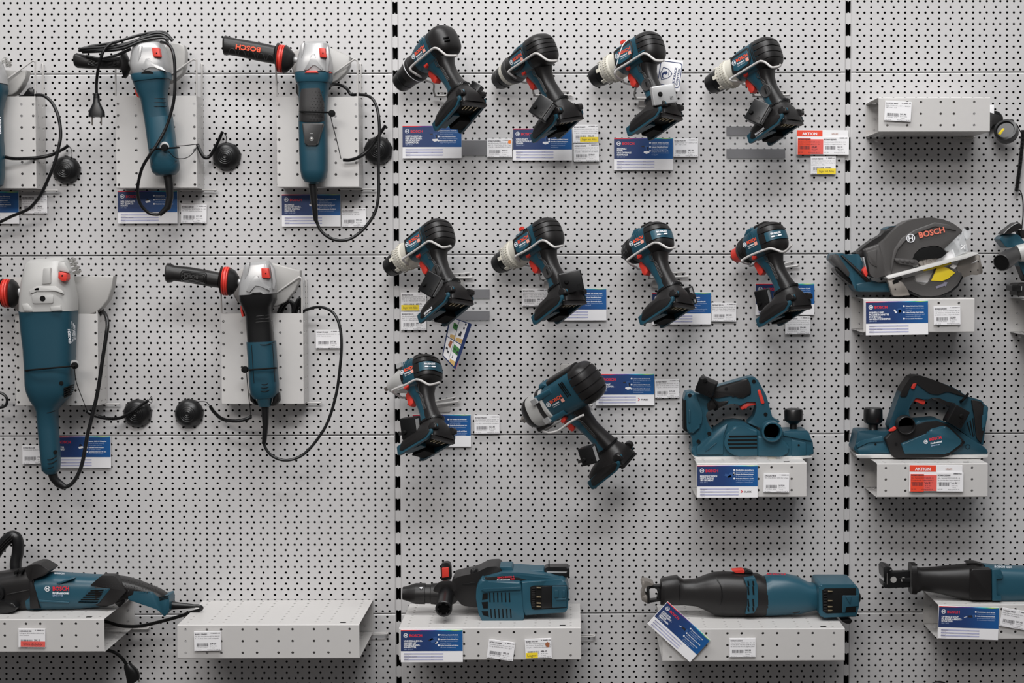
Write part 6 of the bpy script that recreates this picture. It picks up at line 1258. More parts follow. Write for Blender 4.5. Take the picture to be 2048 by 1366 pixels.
m = MB(); m.logo(P(*z11([(735, 700)])[0], 95.6), (.98, 0, .18), (-.18, 0, .98), 4.4); t.part('round_logo', m, 'whitep', bd)
m = MB(); m.disc(P(*z11([(1118, 745)])[0], 78.8), EX, EZ, 5.4, 20, 4.4); t.part('embossed_ring', m, 'dark', bd)
alarm('black alarm box strapped under the handle of the right planer', 1913, 832, 100, (19, 12, 21), .2, .5, knob=(.2, .2), light=0, prong=False)
m = MB(); m.tube([P(*q) for q in z11([(1040, 330, 30), (1060, 330, 78), (1090, 300, 82), (1115, 268, 78), (1118, 262, 40)])], 3, 8, 5); t.part('cable_tie', m, 'deep')

# --- circular saw
t = T('circular_saw', 'metal cutting circular saw with round grey blade cover and silver base plate', 'circular saw', 1850, 595, 60)
cv = slabs(t, 'blade_cover', 'cover', z12, [([(575, 335), (640, 285), (680, 240), (760, 160), (860, 105), (960, 80), (1090, 72), (1200, 90), (1300, 130), (1380, 190), (1390, 210), (1210, 380), (1150, 350), (1110, 345), (980, 370), (920, 430), (890, 520), (920, 570), (700, 650), (655, 640), (640, 560)], 118, 52, 6, 2)])
slabs(t, 'cover_rib', 'cover', z12, [([(700, 470), (720, 380), (800, 270), (930, 190), (1120, 120), (1250, 140), (1330, 200), (1290, 200), (1200, 165), (1120, 150), (960, 210), (830, 290), (750, 380), (715, 480), (700, 640), (690, 560)], 121, 108, 2, 0)], cv)
slabs(t, 'cover_recess', 'deep', z12, [([(900, 480), (930, 425), (985, 378), (1110, 352), (1155, 360), (1205, 385), (1240, 420), (1180, 470), (1000, 480), (940, 500)], 118.6, 100, .5, 0)], cv)
face_text(t, 'brand_lettering', 'BOSCH', *z12([(968, 275)])[0], 121.6, 13, 11.5, 53, 'coral', cv)
m = MB(); m.logo(P(*z12([(885, 275)])[0], 121.6), (1, 0, .1), (-.1, 0, 1), 9.2); t.part('round_logo', m, 'whitep', cv)
slabs(t, 'chip_box', 'cover', z12, [([(440, 385), (580, 332), (650, 600), (655, 640), (545, 665), (490, 640)], 122, 70, 4, 3)], cv)
slabs(t, 'chip_box_panel', 'cover', z12, [([(460, 410), (560, 380), (545, 500), (560, 560), (505, 530), (475, 500)], 124, 116, 2, 3)], cv)
slabs(t, 'box_latch', 'silver', z12, [([(418, 465), (432, 460), (460, 590), (448, 590)], 116, 100, .8, 0)], cv)
slabs(t, 'red_latch', 'red', z12, [([(415, 590), (445, 548), (465, 620), (455, 655), (430, 625)], 118, 98, 1.5, 1)], cv)
m = MB()
for k in range(4): m.slab(rnd(z12([(735 + 48 * k, 478 + 4 * k), (780 + 48 * k, 482 + 4 * k), (775 + 48 * k, 510 + 5 * k), (740 + 48 * k, 505 + 5 * k)]), 2), 129, 118, 1)
m.slab(rnd(z12([(720, 470), (900, 478), (955, 490), (965, 530), (930, 545), (780, 525), (735, 505)]), 4), 127, 108, 3); t.part('lower_guard_lever', m, 'cover', cv)
m = MB(); m.lathe(P(*z12([(1065, 505)])[0], 110), (0, -1, 0), [(0, 14), (4, 13.5), (5, 11), (5.2, 8), (7, 7.5), (7.2, 4), (5, 3.6), (5, .2)], 28); hb = t.part('flange_nut', m, 'gun', cv)
slabs(t, 'gear_plate', 'gun', z12, [([(950, 520), (990, 450), (1080, 410), (1160, 420), (1185, 445), (1130, 480), (1110, 590), (1000, 560)], 112, 96, 3, 3)], cv)
m = MB(); m.slab(z12([(1125, 495), (1300, 380), (1320, 460), (1140, 525)]), 108, 106, .2); m.slab(z12([(920, 640), (1110, 590), (1050, 710), (940, 700)]), 100, 98, .2); t.part('blade_label', m, 'white', cv)
m = MB(); m.lathe(P(*z12([(1065, 505)])[0], 98), (0, 1, 0), [(0, .3), (0, 68), (2, 68), (2, .3)], 48); t.part('saw_blade', m, 'steel', cv)
lg = slabs(t, 'lower_guard', 'cover', z12, [([(770, 690), (930, 640), (915, 670), (940, 710), (1020, 735), (1060, 710), (1090, 650), (1140, 560), (1260, 560), (1325, 600), (1380, 610), (1385, 650), (1340, 730), (1270, 790), (1180, 830), (1080, 845), (980, 835), (880, 790), (800, 730)], 112, 62, 4, 2)], cv)
slabs(t, 'guard_rim', 'dark', z12, [([(800, 745), (880, 800), (980, 842), (1080, 852), (1185, 838), (1280, 795), (1350, 728), (1392, 645), (1396, 660), (1350, 745), (1280, 808), (1185, 852), (1080, 864), (975, 856), (870, 812), (790, 755)], 110, 64, 1, 0)], lg)
slabs(t, 'guard_window', 'yellow', z12, [([(1085, 690), (1140, 570), (1180, 545), (1255, 570), (1320, 612), (1250, 670), (1190, 695)], 114.5, 108, .4, 0)], lg)
slabs(t, 'arrow_mark', 'greyink', z12, [([(1130, 745), (1210, 715), (1205, 703), (1245, 705), (1225, 748), (1215, 738), (1135, 768)], 113.2, 110, .2, 0)], lg)
slabs(t, 'yellow_edge', 'yellow', z12, [([(1010, 580), (1280, 510), (1280, 528), (1020, 598)], 121, 112, .2, 0)], lg)
bp = slabs(t, 'base_plate', 'bright', z12, [([(648, 655), (660, 640), (1520, 410), (1540, 415), (1548, 430), (1440, 465), (700, 665), (665, 675)], 132, 8, 1.5, 1)])
slabs(t, 'plate_bracket', 'gun', z12, [([(650, 668), (700, 668), (800, 700), (850, 770), (880, 830), (740, 845), (710, 830)], 126, 110, 1.5, 2)], bp)
slabs(t, 'plate_end', 'gun', z12, [([(1330, 560), (1360, 500), (1540, 432), (1555, 440), (1590, 600), (1580, 620), (1530, 635), (1480, 630), (1400, 660), (1340, 600)], 100, 94, 1, 2)], bp)
slabs(t, 'plate_slot', 'deep', z12, [([(705, 690), (760, 670), (770, 705), (715, 725)], 126.8, 120, .3, 1)], bp)
dots(t, 'plate_hole', z12, [(735, 772)], 1.6, 127, par=bp); dots(t, 'plate_hole', z12, [(1545, 505), (1540, 585), (1470, 600)], 1.5, 101, par=bp)
m = MB(); m.slab(z12([(1470, 525), (1535, 485), (1525, 510)]), 101, 98, .1); m.slab(z12([(1265, 555), (1300, 530), (1340, 545), (1310, 575)]), 116, 113, .2); t.part('white_marks', m, 'white', bp)
sl = slabs(t, 'sight_guard', 'glass', z12, [([(1205, 380), (1390, 215), (1415, 280), (1445, 400), (1320, 460), (1290, 400), (1240, 405)], 116, 60, 2, 1), ([(1400, 240), (1415, 180), (1460, 165), (1480, 200), (1470, 260), (1430, 300)], 116, 96, 3, 3)], cv)
m = MB(); m.lathe(P(*z12([(1440, 182)])[0], 117), (0, -1, 0), [(-8, 4), (0, 4), (2, 3), (2.2, .2)], 16); t.part('guard_screw', m, 'dark', sl)
m = MB(); m.tube([P(*q) for q in z12([(1372, 340, 117.5), (1395, 355, 117.5), (1415, 385, 117.5)])], 1, 6, 3); m.tube([P(*q) for q in z12([(1415, 340, 117.5), (1400, 360, 117.5), (1375, 380, 117.5)])], 1, 6, 3); t.part('etched_cross', m, 'white', sl)
hd = slabs(t, 'handle', 'black', z12, [([(330, 420), (380, 400), (440, 345), (520, 290), (610, 240), (640, 190), (700, 160), (790, 155), (700, 260), (600, 330), (450, 380), (420, 470)], 88, 40, 8, 4)])
slabs(t, 'motor_top', 'teal', z12, [([(635, 180), (700, 155), (790, 152), (760, 180), (690, 240), (640, 250)], 84, 30, 4, 3)], hd)
bt = slabs(t, 'battery_foot', 'teal2', z12, [([(105, 480), (130, 425), (210, 422), (280, 440), (330, 430), (380, 430), (420, 520), (415, 600), (480, 680), (700, 740), (740, 800), (365, 800), (340, 770), (290, 660)], 92, 24, 6, 3)], hd)
slabs(t, 'foot_cover', 'grey', z12, [([(105, 485), (128, 430), (170, 430), (290, 610), (280, 660), (115, 500)], 96, 60, 2, 3)], bt)
m = MB(); m.slab(z12([(205, 445), (225, 440), (495, 690), (490, 720), (465, 715)]), 97, 88, 1, 0); t.part('foot_slot', m, 'dark', bt)
m = MB(); m.slab(z12([(215, 452), (225, 452), (470, 680), (460, 685)]), 98, 92, .4, 0); t.part('slot_inlay', m, 'grey', bt)
slabs(t, 'lower_body', 'teal', z12, [([(350, 720), (480, 700), (560, 720), (700, 700), (730, 800), (365, 800)], 98, 30, 5, 4)], hd)
slabs(t, 'battery_contacts', 'dark', z12, [([(145, 570), (170, 560), (310, 690), (330, 740), (290, 720), (160, 610)], 84, 30, 2, 3)], bt)

# --- rotary hammer lying on its side
t = T('rotary_hammer', 'rotary hammer lying on its side, battery slot and auxiliary grip facing out', 'rotary hammer', 985, 1235, 110)
m = MB(); o = P(*z16([(600, 440)])[0], 105); s_ = mmpp(105) / 4.4522
prof = [(112, 38), (112.3, 50), (116, 58), (130, 60), (170, 72), (228, 92), (236, 93), (300, 94), (316, 94), (318, 84), (365, 84), (370, 92), (440, 98)]
m.lathe(P(*z16([(0, 428)])[0], 105), (1, 0, -.02), [(a * s_, b * s_) for a, b in prof], 40); m.lathe(P(*z16([(0, 428)])[0], 105), (1, 0, -.02), [(112.1 * s_, 38 * s_), (112.1 * s_, .3)], 20); ck = t.part('chuck', m, 'black')
slabs(t, 'chuck_mark', 'whitep', z16, [([(262, 378), (290, 376), (278, 396)], 127, 124, .1, 0)], ck)
bl = slabs(t, 'gear_housing', 'black', z16, [([(550, 300), (640, 275), (760, 250), (870, 195), (970, 190), (1010, 260), (1100, 300), (900, 400), (780, 560), (640, 540), (560, 440)], 128, 40, 10, 5)])
m = MB(); m.slab(rnd(z16([(715, 285), (715, 220), (735, 210), (770, 212), (780, 285)]), 3), 124, 96, 3); m.slab(rnd(z16([(670, 290), (690, 268), (790, 255), (825, 270), (800, 290), (690, 300)]), 4), 126, 96, 2); t.part('mode_dial', m, 'dark', bl)
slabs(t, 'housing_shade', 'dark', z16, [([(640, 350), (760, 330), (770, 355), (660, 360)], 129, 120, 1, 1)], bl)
ft = slabs(t, 'motor_block', 'teal2', z16, [([(765, 470), (770, 370), (815, 300), (860, 330), (1160, 330), (1170, 380), (1180, 540), (1195, 630), (1190, 680), (830, 692), (790, 620)], 168, 70, 6, 4)])
tp = slabs(t, 'top_face', 'teal2', z16, [([(815, 300), (1000, 250), (1130, 245), (1400, 270), (1540, 310), (1400, 330), (860, 335)], 150, 50, 4, 3), ([(970, 195), (1085, 192), (1100, 235), (1085, 260), (1000, 235)], 120, 60, 3, 3), ([(1225, 230), (1370, 225), (1390, 290), (1230, 295)], 120, 60, 4, 3)], ft)
m = MB()
for k in range(4): m.tube([P(*q) for q in z16([(1150 + 24 * k, 300, 110), (1145 + 24 * k, 265, 124), (1160 + 24 * k, 238, 118), (1172 + 24 * k, 260, 100)])], 2.2, 8, 5)
t.part('bellows', m, 'dark', ft)
slabs(t, 'battery_mount', 'teal2', z16, [([(1170, 330), (1400, 318), (1540, 312), (1570, 340), (1592, 420), (1585, 560), (1565, 600), (1200, 630), (1180, 560)], 164, 80, 6, 3)], ft)
m = MB(); m.slab(z16([(1248, 375), (1280, 362), (1575, 360), (1580, 420), (1575, 560), (1290, 578), (1262, 570), (1250, 500)]), 165.2, 140, .8); rc = t.part('battery_recess', m, 'deep', ft)
slabs(t, 'recess_end', 'teal', z16, [([(1445, 365), (1575, 365), (1575, 555), (1445, 560)], 166.4, 150, 1, 2), ([(1465, 400), (1500, 400), (1500, 470), (1465, 470)], 168, 160, 1, 0), ([(1535, 400), (1560, 400), (1560, 470), (1535, 470)], 168, 160, 1, 0), ([(1480, 480), (1570, 472), (1570, 490), (1480, 495)], 168, 160, 1, 0)], rc)
slabs(t, 'recess_plate', 'dark', z16, [([(1350, 370), (1440, 366), (1440, 560), (1350, 566)], 165.9, 150, .4, 0)], rc)
m = MB()
for y in (382, 464, 518, 548): m.slab(z16([(1305, y - 7), (1345, y - 3), (1345, y + 5), (1305, y + 4)]), 169, 164, .4)
t.part('contacts', m, 'gold', rc)
m = MB()
for k in range(9): m.slab(z16([(1262, 380 + 20 * k), (1292, 378 + 20 * k), (1292, 392 + 20 * k), (1262, 394 + 20 * k)]), 168, 164, .8)
t.part('recess_ribs', m, 'black', rc)
m = MB()
for i in range(6):
    x = 882 + 35 * i; m.slab(z16([(x, 425), (x + 10, 424), (x + 14, 508), (x + 4, 510)]), 169, 160, .3)
    x += 10; m.slab(z16([(x, 570), (x + 10, 569), (x + 16, 650), (x + 6, 652)]), 169, 160, .3)
t.part('air_slots', m, 'deep', ft)
slabs(t, 'foot_pockets', 'deep', z16, [([(825, 432), (870, 428), (870, 480), (820, 490)], 168.8, 155, .3, 0), ([(815, 510), (872, 505), (872, 565), (830, 565)], 168.8, 155, .3, 0), ([(815, 590), (875, 590), (880, 640), (830, 625)], 168.8, 155, .3, 0)], ft)
slabs(t, 'front_lip', 'teal', z16, [([(810, 400), (830, 392), (1165, 372), (1168, 400), (840, 415)], 172, 162, 1.5, 2)], ft)
for nm, st, q, sz, mt, an in (('brand_lettering', 'BOSCH', (955, 297), 34, 'redprint', 3), ('sub_lettering', 'Professional', (952, 315), 26, 'whitep', 2)): face_text(t, nm, st, *z16([q])[0], 151.5, an, 3.4 if nm[0] == 'b' else 2, sz, mt, ft)
slabs(t, 'name_strip', 'black', z16, [([(840, 290), (1010, 275), (1140, 290), (1220, 312), (1100, 325), (870, 330)], 150.8, 140, .5, 2)], ft)
slabs(t, 'voltage_badge', 'redprint', z16, [([(1072, 298), (1110, 296), (1112, 306), (1074, 308)], 151.6, 150, .1, 0)], ft)
# auxiliary grip pointing at the viewer
a0, a1 = P(*z16([(505, 420)])[0], 118), P(*z16([(478, 572)])[0], 205); ax = a1 - a0; L = np.linalg.norm(ax)
m = MB(); m.lathe(a0, ax, [(0, 24), (3, 29), (6, 29), (8, 24), (9, 18)], 40); gp = t.part('grip_flange', m, 'black')
m = MB(); m.lathe(a0, ax, [(4, 13), (14, 16.5), (L * .5, 16), (L * .92, 17.5), (L * .98, 18), (L, 16.5), (L + .2, 13.5), (L - 4, 13)], 36); au = t.part('auxiliary_grip', m, 'dark')
m = MB(); m.lathe(a0, ax, [(L - 3.5, 13), (L - 3.5, .2)], 24); t.part('grip_bore', m, 'deep', au)
m = MB()
for k in range(6):
    a = 2 * math.pi * k / 6; e1 = np.cross(ax, (0, 0, 1.0)); e1 /= np.linalg.norm(e1); e2 = np.cross(ax / L, e1); m.box(a0 + ax * ((L - 2) / L) + (e1 * math.cos(a) + e2 * math.sin(a)) * 12, (1.6, 1.6, 1.6))
t.part('bore_lugs', m, 'black', au)
slabs(t, 'depth_clamp', 'black', z16, [([(448, 195), (458, 168), (500, 157), (532, 165), (542, 200), (545, 310), (455, 320)], 116, 92, 3, 3)])
slabs(t, 'clamp_button', 'red', z16, [([(462, 205), (522, 200), (525, 285), (465, 293)], 119, 110, 1, 1)])
m = MB(); q = rnd(z16([(1375, 210), (1400, 198), (1580, 195), (1600, 220), (1598, 292), (1400, 285), (1378, 275)]), 3)
t2 = T('alarm_tag', 'black alarm box lying on top of the rotary hammer', 'security tag', 1113, 1145, 100, 'alarm boxes strapped to the tools')
m = MB(); m.slab(q, 118, 78, 3, 0, 3); t2.part('case', m, 'dark')
m = MB(); m.slab(z16([(1395, 236), (1575, 238), (1570, 250), (1395, 248)]), 118.8, 110, .5); t2.part('pale_edge', m, 'silver')
m = MB(); m.tube([P(*p) for p in z16([(1413, 200, 100), (1416, 165, 100), (1416, 135, 100)])], 1.3, 6, 3); t2.part('wire_stub', m, 'dark')
slabs(t2, 'tie_end', 'dark', z16, [([(1350, 240), (1380, 230), (1380, 262), (1352, 258)], 112, 96, 1, 1)])

# --- sabre saw on the wide shelf
t = T('sabre_saw', 'black nosed teal sabre saw lying with its battery slot at right', 'sabre saw', 1510, 1230, 110, 'sabre saws on the bottom shelves')
Q = lambda x, yt, yb: (z17([(x, yt)])[0], z17([(x, yb)])[0])
m = MB(); m.loft([(*Q(258, 215, 420), 108, 22, 3), (*Q(266, 200, 425), 108, 24, 3), (*Q(300, 190, 425), 108, 25, 3), (*Q(400, 172, 425), 108, 26, 3), (*Q(425, 195, 424), 108, 26, 3), (*Q(460, 212, 424), 108, 26, 2.8), (*Q(560, 205, 432), 108, 30, 2.8), (*Q(640, 175, 465), 108, 36, 2.8), (*Q(720, 150, 505), 108, 42, 2.8), (*Q(800, 145, 512), 108, 43, 2.8), (*Q(990, 155, 515), 108, 44, 2.8), (*Q(1090, 160, 512), 108, 44, 2.8), (*Q(1160, 195, 505), 108, 43, 2.8)], 40)
ns = t.part('front_boot', m, 'black')
for x, yt, yb, d in ((425, 240, 400, 134.5), (780, 215, 470, 151)):
    m = MB(); k = 40 if x > 700 else 0; m.tube([P(*p) for p in z17([(x - k, yt - (20 if k else 10), d - 8), (x, (yt + yb) / 2 - 60, d), (x, (yt + yb) / 2 + 60, d), (x - k, yb + 10, d - 8)])], .9, 6, 6); t.part('boot_seam', m, 'dark', ns)
dots(t, 'boot_bolt', z17, [(343, 335), (402, 335)], 6, 132, 'deep', ns)
m = MB(); m.loft([(*Q(1150, 185, 512), 108, 43, 2.8), (*Q(1200, 160, 508), 108, 43, 3), (*Q(1330, 165, 500), 108, 42, 3), (*Q(1430, 185, 495), 108, 40, 3), (*Q(1520, 235, 475), 108, 36, 3), (*Q(1620, 255, 455), 108, 30, 3)], 36); bd = t.part('motor_housing', m, 'teal2')
m = MB(); m.loft([(*Q(978, 205, 500), 109, 42.5, 2.8), (*Q(1076, 200, 500), 109, 43, 2.8)], 36)
slabs(t, 'vent_panel', 'teal2', z17, [([(975, 205), (1070, 198), (1090, 260), (1092, 430), (1060, 495), (985, 505), (1000, 430), (1000, 280)], 153.5, 120, 1.5, 1)], ns)
m = MB()
for x in (1010, 1052):
    for y0, y1 in ((222, 262), (268, 340), (375, 440), (446, 482)): m.slab(z17([(x - 9, y0), (x + 4, y0), (x + 10, y1), (x - 4, y1)]), 154.2, 146, .4)
t.part('vent_slots', m, 'deep', ns)
slabs(t, 'stroke_lever', 'red', z17, [([(870, 135), (960, 128), (980, 135), (975, 155), (905, 152)], 120, 92, 2, 1)], ns)
slabs(t, 'lever_seat', 'dark', z17, [([(975, 130), (1000, 128), (1050, 148), (1050, 160), (980, 160)], 118, 94, 2, 1)], ns)
slabs(t, 'tail_lever', 'red', z17, [([(1600, 235), (1620, 228), (1680, 230), (1685, 242), (1610, 245)], 122, 96, 1, 1)], bd)
face_text(t, 'brand_lettering', 'BOSCH', *z17([(1165, 168)])[0], 128, -1, 3.5, 38, 'redprint', bd)
slabs(t, 'lower_notch', 'dark', z17, [([(1380, 480), (1400, 452), (1440, 448), (1465, 480), (1440, 495), (1390, 500)], 142, 120, 3, 3)], bd)
mt = slabs(t, 'battery_mount', 'teal2', z17, [([(1612, 270), (1630, 252), (1920, 252), (1955, 290), (1955, 440), (1935, 530), (1640, 535), (1615, 510)], 168, 60, 5, 3)])
m = MB(); m.slab(z17([(1640, 300), (1665, 285), (1930, 282), (1930, 490), (1680, 500), (1645, 480)]), 169, 140, .8); rc = t.part('battery_recess', m, 'deep', mt)
slabs(t, 'recess_end', 'teal', z17, [([(1812, 345), (1950, 345), (1950, 440), (1840, 440), (1840, 495), (1812, 495)], 170, 150, 1, 2), ([(1840, 355), (1890, 355), (1880, 420)], 172, 160, .6, 0)], rc)
m = MB()
for k in range(8): m.slab(z17([(1652, 300 + 24 * k), (1682, 298 + 24 * k), (1682, 314 + 24 * k), (1652, 316 + 24 * k)]), 171.5, 166, .8)
t.part('recess_ribs', m, 'black', rc)
m = MB()
for y in (312, 392, 442, 475): m.slab(z17([(1690, y - 6), (1728, y - 4), (1728, y + 3), (1690, y + 5)]), 172, 166, .4)
t.part('contacts', m, 'gold', rc)
slabs(t, 'rear_cap', 'black', z17, [([(1945, 300), (1965, 330), (1972, 360), (1965, 400), (1945, 420)], 140, 90, 3, 3), ([(1800, 560), (1880, 545), (1900, 560), (1880, 590), (1840, 585)], 150, 110, 3, 3)], mt)
sh = slabs(t, 'foot_shoe', 'gun', z17, [([(95, 240), (110, 222), (150, 225), (205, 245), (195, 262), (140, 270), (120, 310), (140, 340), (100, 360), (95, 330), (110, 300)], 130, 90, 2, 2), ([(95, 360), (120, 335), (150, 350), (165, 400), (150, 415), (100, 390)], 130, 88, 2, 2)])
m = MB(); m.slab(z17([(145, 270), (165, 262), (172, 415), (150, 420)]), 134, 84, 1.5); m.slab(z17([(160, 262), (260, 262), (265, 285), (165, 285)]), 118, 98, 1.5); m.slab(z17([(168, 385), (262, 375), (262, 395), (168, 410)]), 118, 98, 1.5); m.slab(rnd(z17([(225, 285), (262, 285), (262, 380), (225, 380), (240, 335)]), 3), 116, 98, 1); t.part('shoe_frame', m, 'dark', sh)

# --- sabre saw cut by the right frame edge
t = T('sabre_saw', 'sabre saw at lower right with slotted black shoe, cut by the frame', 'sabre saw', 1960, 1200, 90, 'sabre saws on the bottom shelves')
Q = lambda x, yt, yb: (z18([(x, yt)])[0], z18([(x, yb)])[0])
m = MB(); m.loft([(*Q(720, 130, 445), 92, 24, 4), (*Q(770, 130, 450), 92, 24, 4), (*Q(780, 170, 435), 92, 23, 3.4), (*Q(830, 185, 412), 92, 23, 3), (*Q(1000, 175, 440), 92, 28, 3), (*Q(1150, 160, 475), 92, 33, 3), (*Q(1300, 145, 505), 92, 36, 3), (*Q(1350, 140, 518), 92, 37, 3), (*Q(1560, 180, 520), 92, 38, 3.4)], 36); ns = t.part('front_boot', m, 'black')
slabs(t, 'boot_pad', 'black', z18, [([(1340, 240), (1355, 195), (1558, 195), (1562, 515), (1345, 515), (1340, 450)], 134, 110, 3, 3)], ns)
m = MB(); m.loft([(*Q(1470, 140, 300), 85, 28, 3), (*Q(1560, 150, 523), 92, 37, 3.4), (*Q(1640, 160, 520), 92, 38, 3.4), (*Q(1900, 170, 515), 92, 38, 3.2), (*Q(2300, 190, 510), 92, 38, 3.2)], 36); bd = t.part('motor_housing', m, 'teal2')
slabs(t, 'top_rail', 'black', z18, [([(1300, 142), (1330, 130), (1400, 132), (1480, 150), (1440, 165)], 100, 70, 2, 2)], bd)
slabs(t, 'side_slot', 'deep', z18, [([(1568, 255), (1590, 250), (1598, 470), (1575, 465)], 131.5, 120, .5, 0)], bd)
slabs(t, 'housing_band', 'teal2', z18, [([(1562, 200), (1650, 195), (1680, 270), (1660, 300), (1600, 290), (1602, 470), (1660, 480), (1660, 523), (1565, 523)], 134, 110, 2, 2)], bd)
face_text(t, 'top_lettering', 'BOSCH GSA', *z18([(1585, 180)])[0], 118, -2, 4, 36, 'whitep', bd)
m = MB(); m.slab(rnd(z18([(455, 260), (480, 215), (725, 210), (725, 385), (560, 390), (490, 395), (455, 380)]), 2), 106, 100, 1.2)
sh = t.part('foot_shoe', m, 'dark')
slabs(t, 'shoe_tip', 'dark', z18, [([(445, 190), (470, 165), (540, 190), (500, 215), (480, 240), (455, 300), (448, 280)], 124, 70, 2, 2), ([(445, 330), (470, 340), (490, 390), (460, 395), (445, 370)], 120, 72, 2, 2)], sh)
m = MB(); m.disc(P(*z18([(550, 305)])[0], 106.4), EX, EZ, 6.8, 20); m.disc(P(*z18([(652, 305)])[0], 106.4), EX, EZ, 5.4, 20); t.part('shoe_hole', m, 'guard', sh)
slabs(t, 'shoe_bars', 'dark', z18, [([(610, 290), (725, 285), (725, 330), (640, 330), (640, 300)], 108, 104, .6, 1)], sh)
slabs(t, 'bright_edge', 'steel', z18, [([(480, 235), (490, 235), (490, 355), (480, 355)], 107.5, 104, .3, 0)], sh)

# --- polisher at the lower left
t = T('polisher', 'black and teal polisher with tall loop handle at the lower left', 'polisher', 150, 1220, 125)
Q = lambda x, yt, yb: (z14([(x, yt)])[0], z14([(x, yb)])[0])
m = MB(); m.loft([(*Q(-300, 480, 740), 125, 40, 3), (*Q(-100, 450, 745), 125, 42, 3), (*Q(0, 435, 748), 125, 42, 3.4), (*Q(120, 415, 748), 125, 42, 3.4), (*Q(220, 395, 746), 125, 42, 3.2), (*Q(290, 372, 746), 125, 42, 3), (*Q(335, 385, 744), 125, 41, 3)], 40); gh = t.part('gear_head', m, 'black')
slabs(t, 'head_hood', 'black', z14, [([(200, 400), (285, 370), (330, 372), (420, 425), (380, 462), (270, 500), (262, 530), (230, 480)], 169, 110, 5, 3)], gh)
slabs(t, 'head_slots', 'deep', z14, [([(112, 440), (130, 425), (140, 445), (120, 462)], 170, 150, .6, 2), ([(152, 430), (185, 420), (190, 440), (160, 455)], 169, 150, .6, 2)], gh)
slabs(t, 'head_lines', 'grey', z14, [([(60, 620), (268, 578), (268, 584), (60, 627)], 168.4, 160, .2, 0)], gh)
m = MB(); m.lathe(P(*z14([(-15, 600)])[0], 150), (0, -1, 0), [(-10, 21), (20, 21), (24, 19), (25, 14), (22, 13), (22, 5), (26, 4.6), (26, .2)], 32); t.part('side_boss', m, 'dark', gh)
slabs(t, 'pad_guard', 'dark', z14, [([(-100, 700), (0, 680), (100, 695), (140, 730), (120, 765), (60, 782), (-100, 785)], 190, 70, 4, 3)], gh)
m = MB(); m.tube([P(*q) for q in z14([(-60, 330, 90), (-20, 270, 90), (20, 205, 90), (60, 165, 90), (100, 138, 90), (135, 150, 90), (152, 205, 90), (148, 280, 90), (133, 350, 92), (132, 430, 95)])], [9, 11, 12.5, 13, 13, 12.5, 12.5, 12.5, 12.5, 12], 14, 8); lh = t.part('loop_handle', m, 'dark')
m = MB()
for k in range(3): m.tube([P(*q) for q in z14([(-20 + 12 * k, 238 + 10 * k, 103), (40 + 10 * k, 170 + 14 * k, 104), (90 + 8 * k, 128 + 16 * k, 103)])], 1.2, 6, 5)
t.part('handle_ridges', m, 'black', lh)
m = MB(); m.loft([(*Q(265, 490, 742), 126, 40, 3.2), (*Q(330, 455, 742), 126, 41, 3.2), (*Q(430, 438, 742), 126, 41, 3.2), (*Q(620, 450, 738), 126, 40, 3), (*Q(760, 460, 728), 126, 39, 3), (*Q(900, 465, 718), 126, 36, 3), (*Q(960, 478, 700), 126, 34, 3)], 40); bd = t.part('motor_housing', m, 'teal2')
m = MB(); m.slab(z14([(240, 520), (268, 512), (300, 600), (335, 742), (250, 746)]), 169, 120, 2); t.part('front_edge', m, 'black', gh)
slabs(t, 'housing_ridge', 'teal2', z14, [([(320, 668), (580, 688), (570, 700), (325, 690)], 168.5, 150, 2, 0), ([(470, 530), (600, 490), (615, 494), (490, 540)], 168, 150, 1.4, 0)], bd)
face_text(t, 'brand_lettering', 'BOSCH', *z14([(440, 592)])[0], 168.6, 0, 8.6, 33, 'redprint', bd); face_text(t, 'sub_lettering', 'Professional', *z14([(440, 622)])[0], 168.6, 0, 5.2, 33, 'whitep', bd); face_text(t, 'model_lettering', 'GPO 14 CE', *z14([(440, 640)])[0], 168.6, 0, 3, 21, 'palep', bd)
m = MB(); m.logo(P(*z14([(397, 576)])[0], 168.6), EX, EZ, 5.8); t.part('round_logo', m, 'whitep', bd)
face_text(t, 'top_lettering', 'BOSCH', *z14([(455, 452)])[0], 150, -2, 3, 20, 'whitep', bd)
m = MB()
for k in range(6): m.slab(rnd(z14([(760 - 20 * k, 588 + 19 * k), (872 - 9 * k, 584 + 20 * k), (860 - 9 * k, 593 + 20 * k), (754 - 20 * k, 597 + 19 * k)]), .8), 167 - .4 * k, 150, .3)
t.part('air_slots', m, 'deep', bd)
slabs(t, 'slot_frame', 'teal', z14, [([(745, 575), (930, 570), (820, 705), (650, 690)], 165, 140, 2, 3)], bd)
m = MB(); m.loft([(*Q(840, 466, 715), 127, 38.5, 3), (*Q(900, 466, 720), 127, 38, 3), (*Q(980, 470, 690), 127, 35, 3), (*Q(1060, 480, 660), 127, 31, 2.8), (*Q(1150, 505, 660), 127, 28, 2.8), (*Q(1250, 545, 690), 127, 26, 2.8), (*Q(1340, 580, 740), 127, 24, 2.8), (*Q(1405, 620, 760), 127, 21, 2.8), (*Q(1425, 660, 755), 127, 16, 2.6)], 36); gr = t.part('grip', m, 'black')
slabs(t, 'grip_front', 'black', z14, [([(755, 548), (850, 466), (960, 468), (1060, 600), (960, 700), (900, 720), (820, 712), (930, 572)], 165.5, 140, 2, 2)], gr)
slabs(t, 'switch_paddle', 'dark', z14, [([(950, 690), (1050, 665), (1045, 690), (1000, 735)], 142, 112, 2, 2)], gr)
slabs(t, 'grip_lower', 'teal2', z14, [([(1075, 630), (1110, 595), (1270, 605), (1310, 640), (1330, 655), (1410, 630), (1420, 680), (1415, 770), (1375, 815), (1345, 770), (1300, 745), (1070, 670)], 155, 106, 4, 3)], gr)
m = MB()
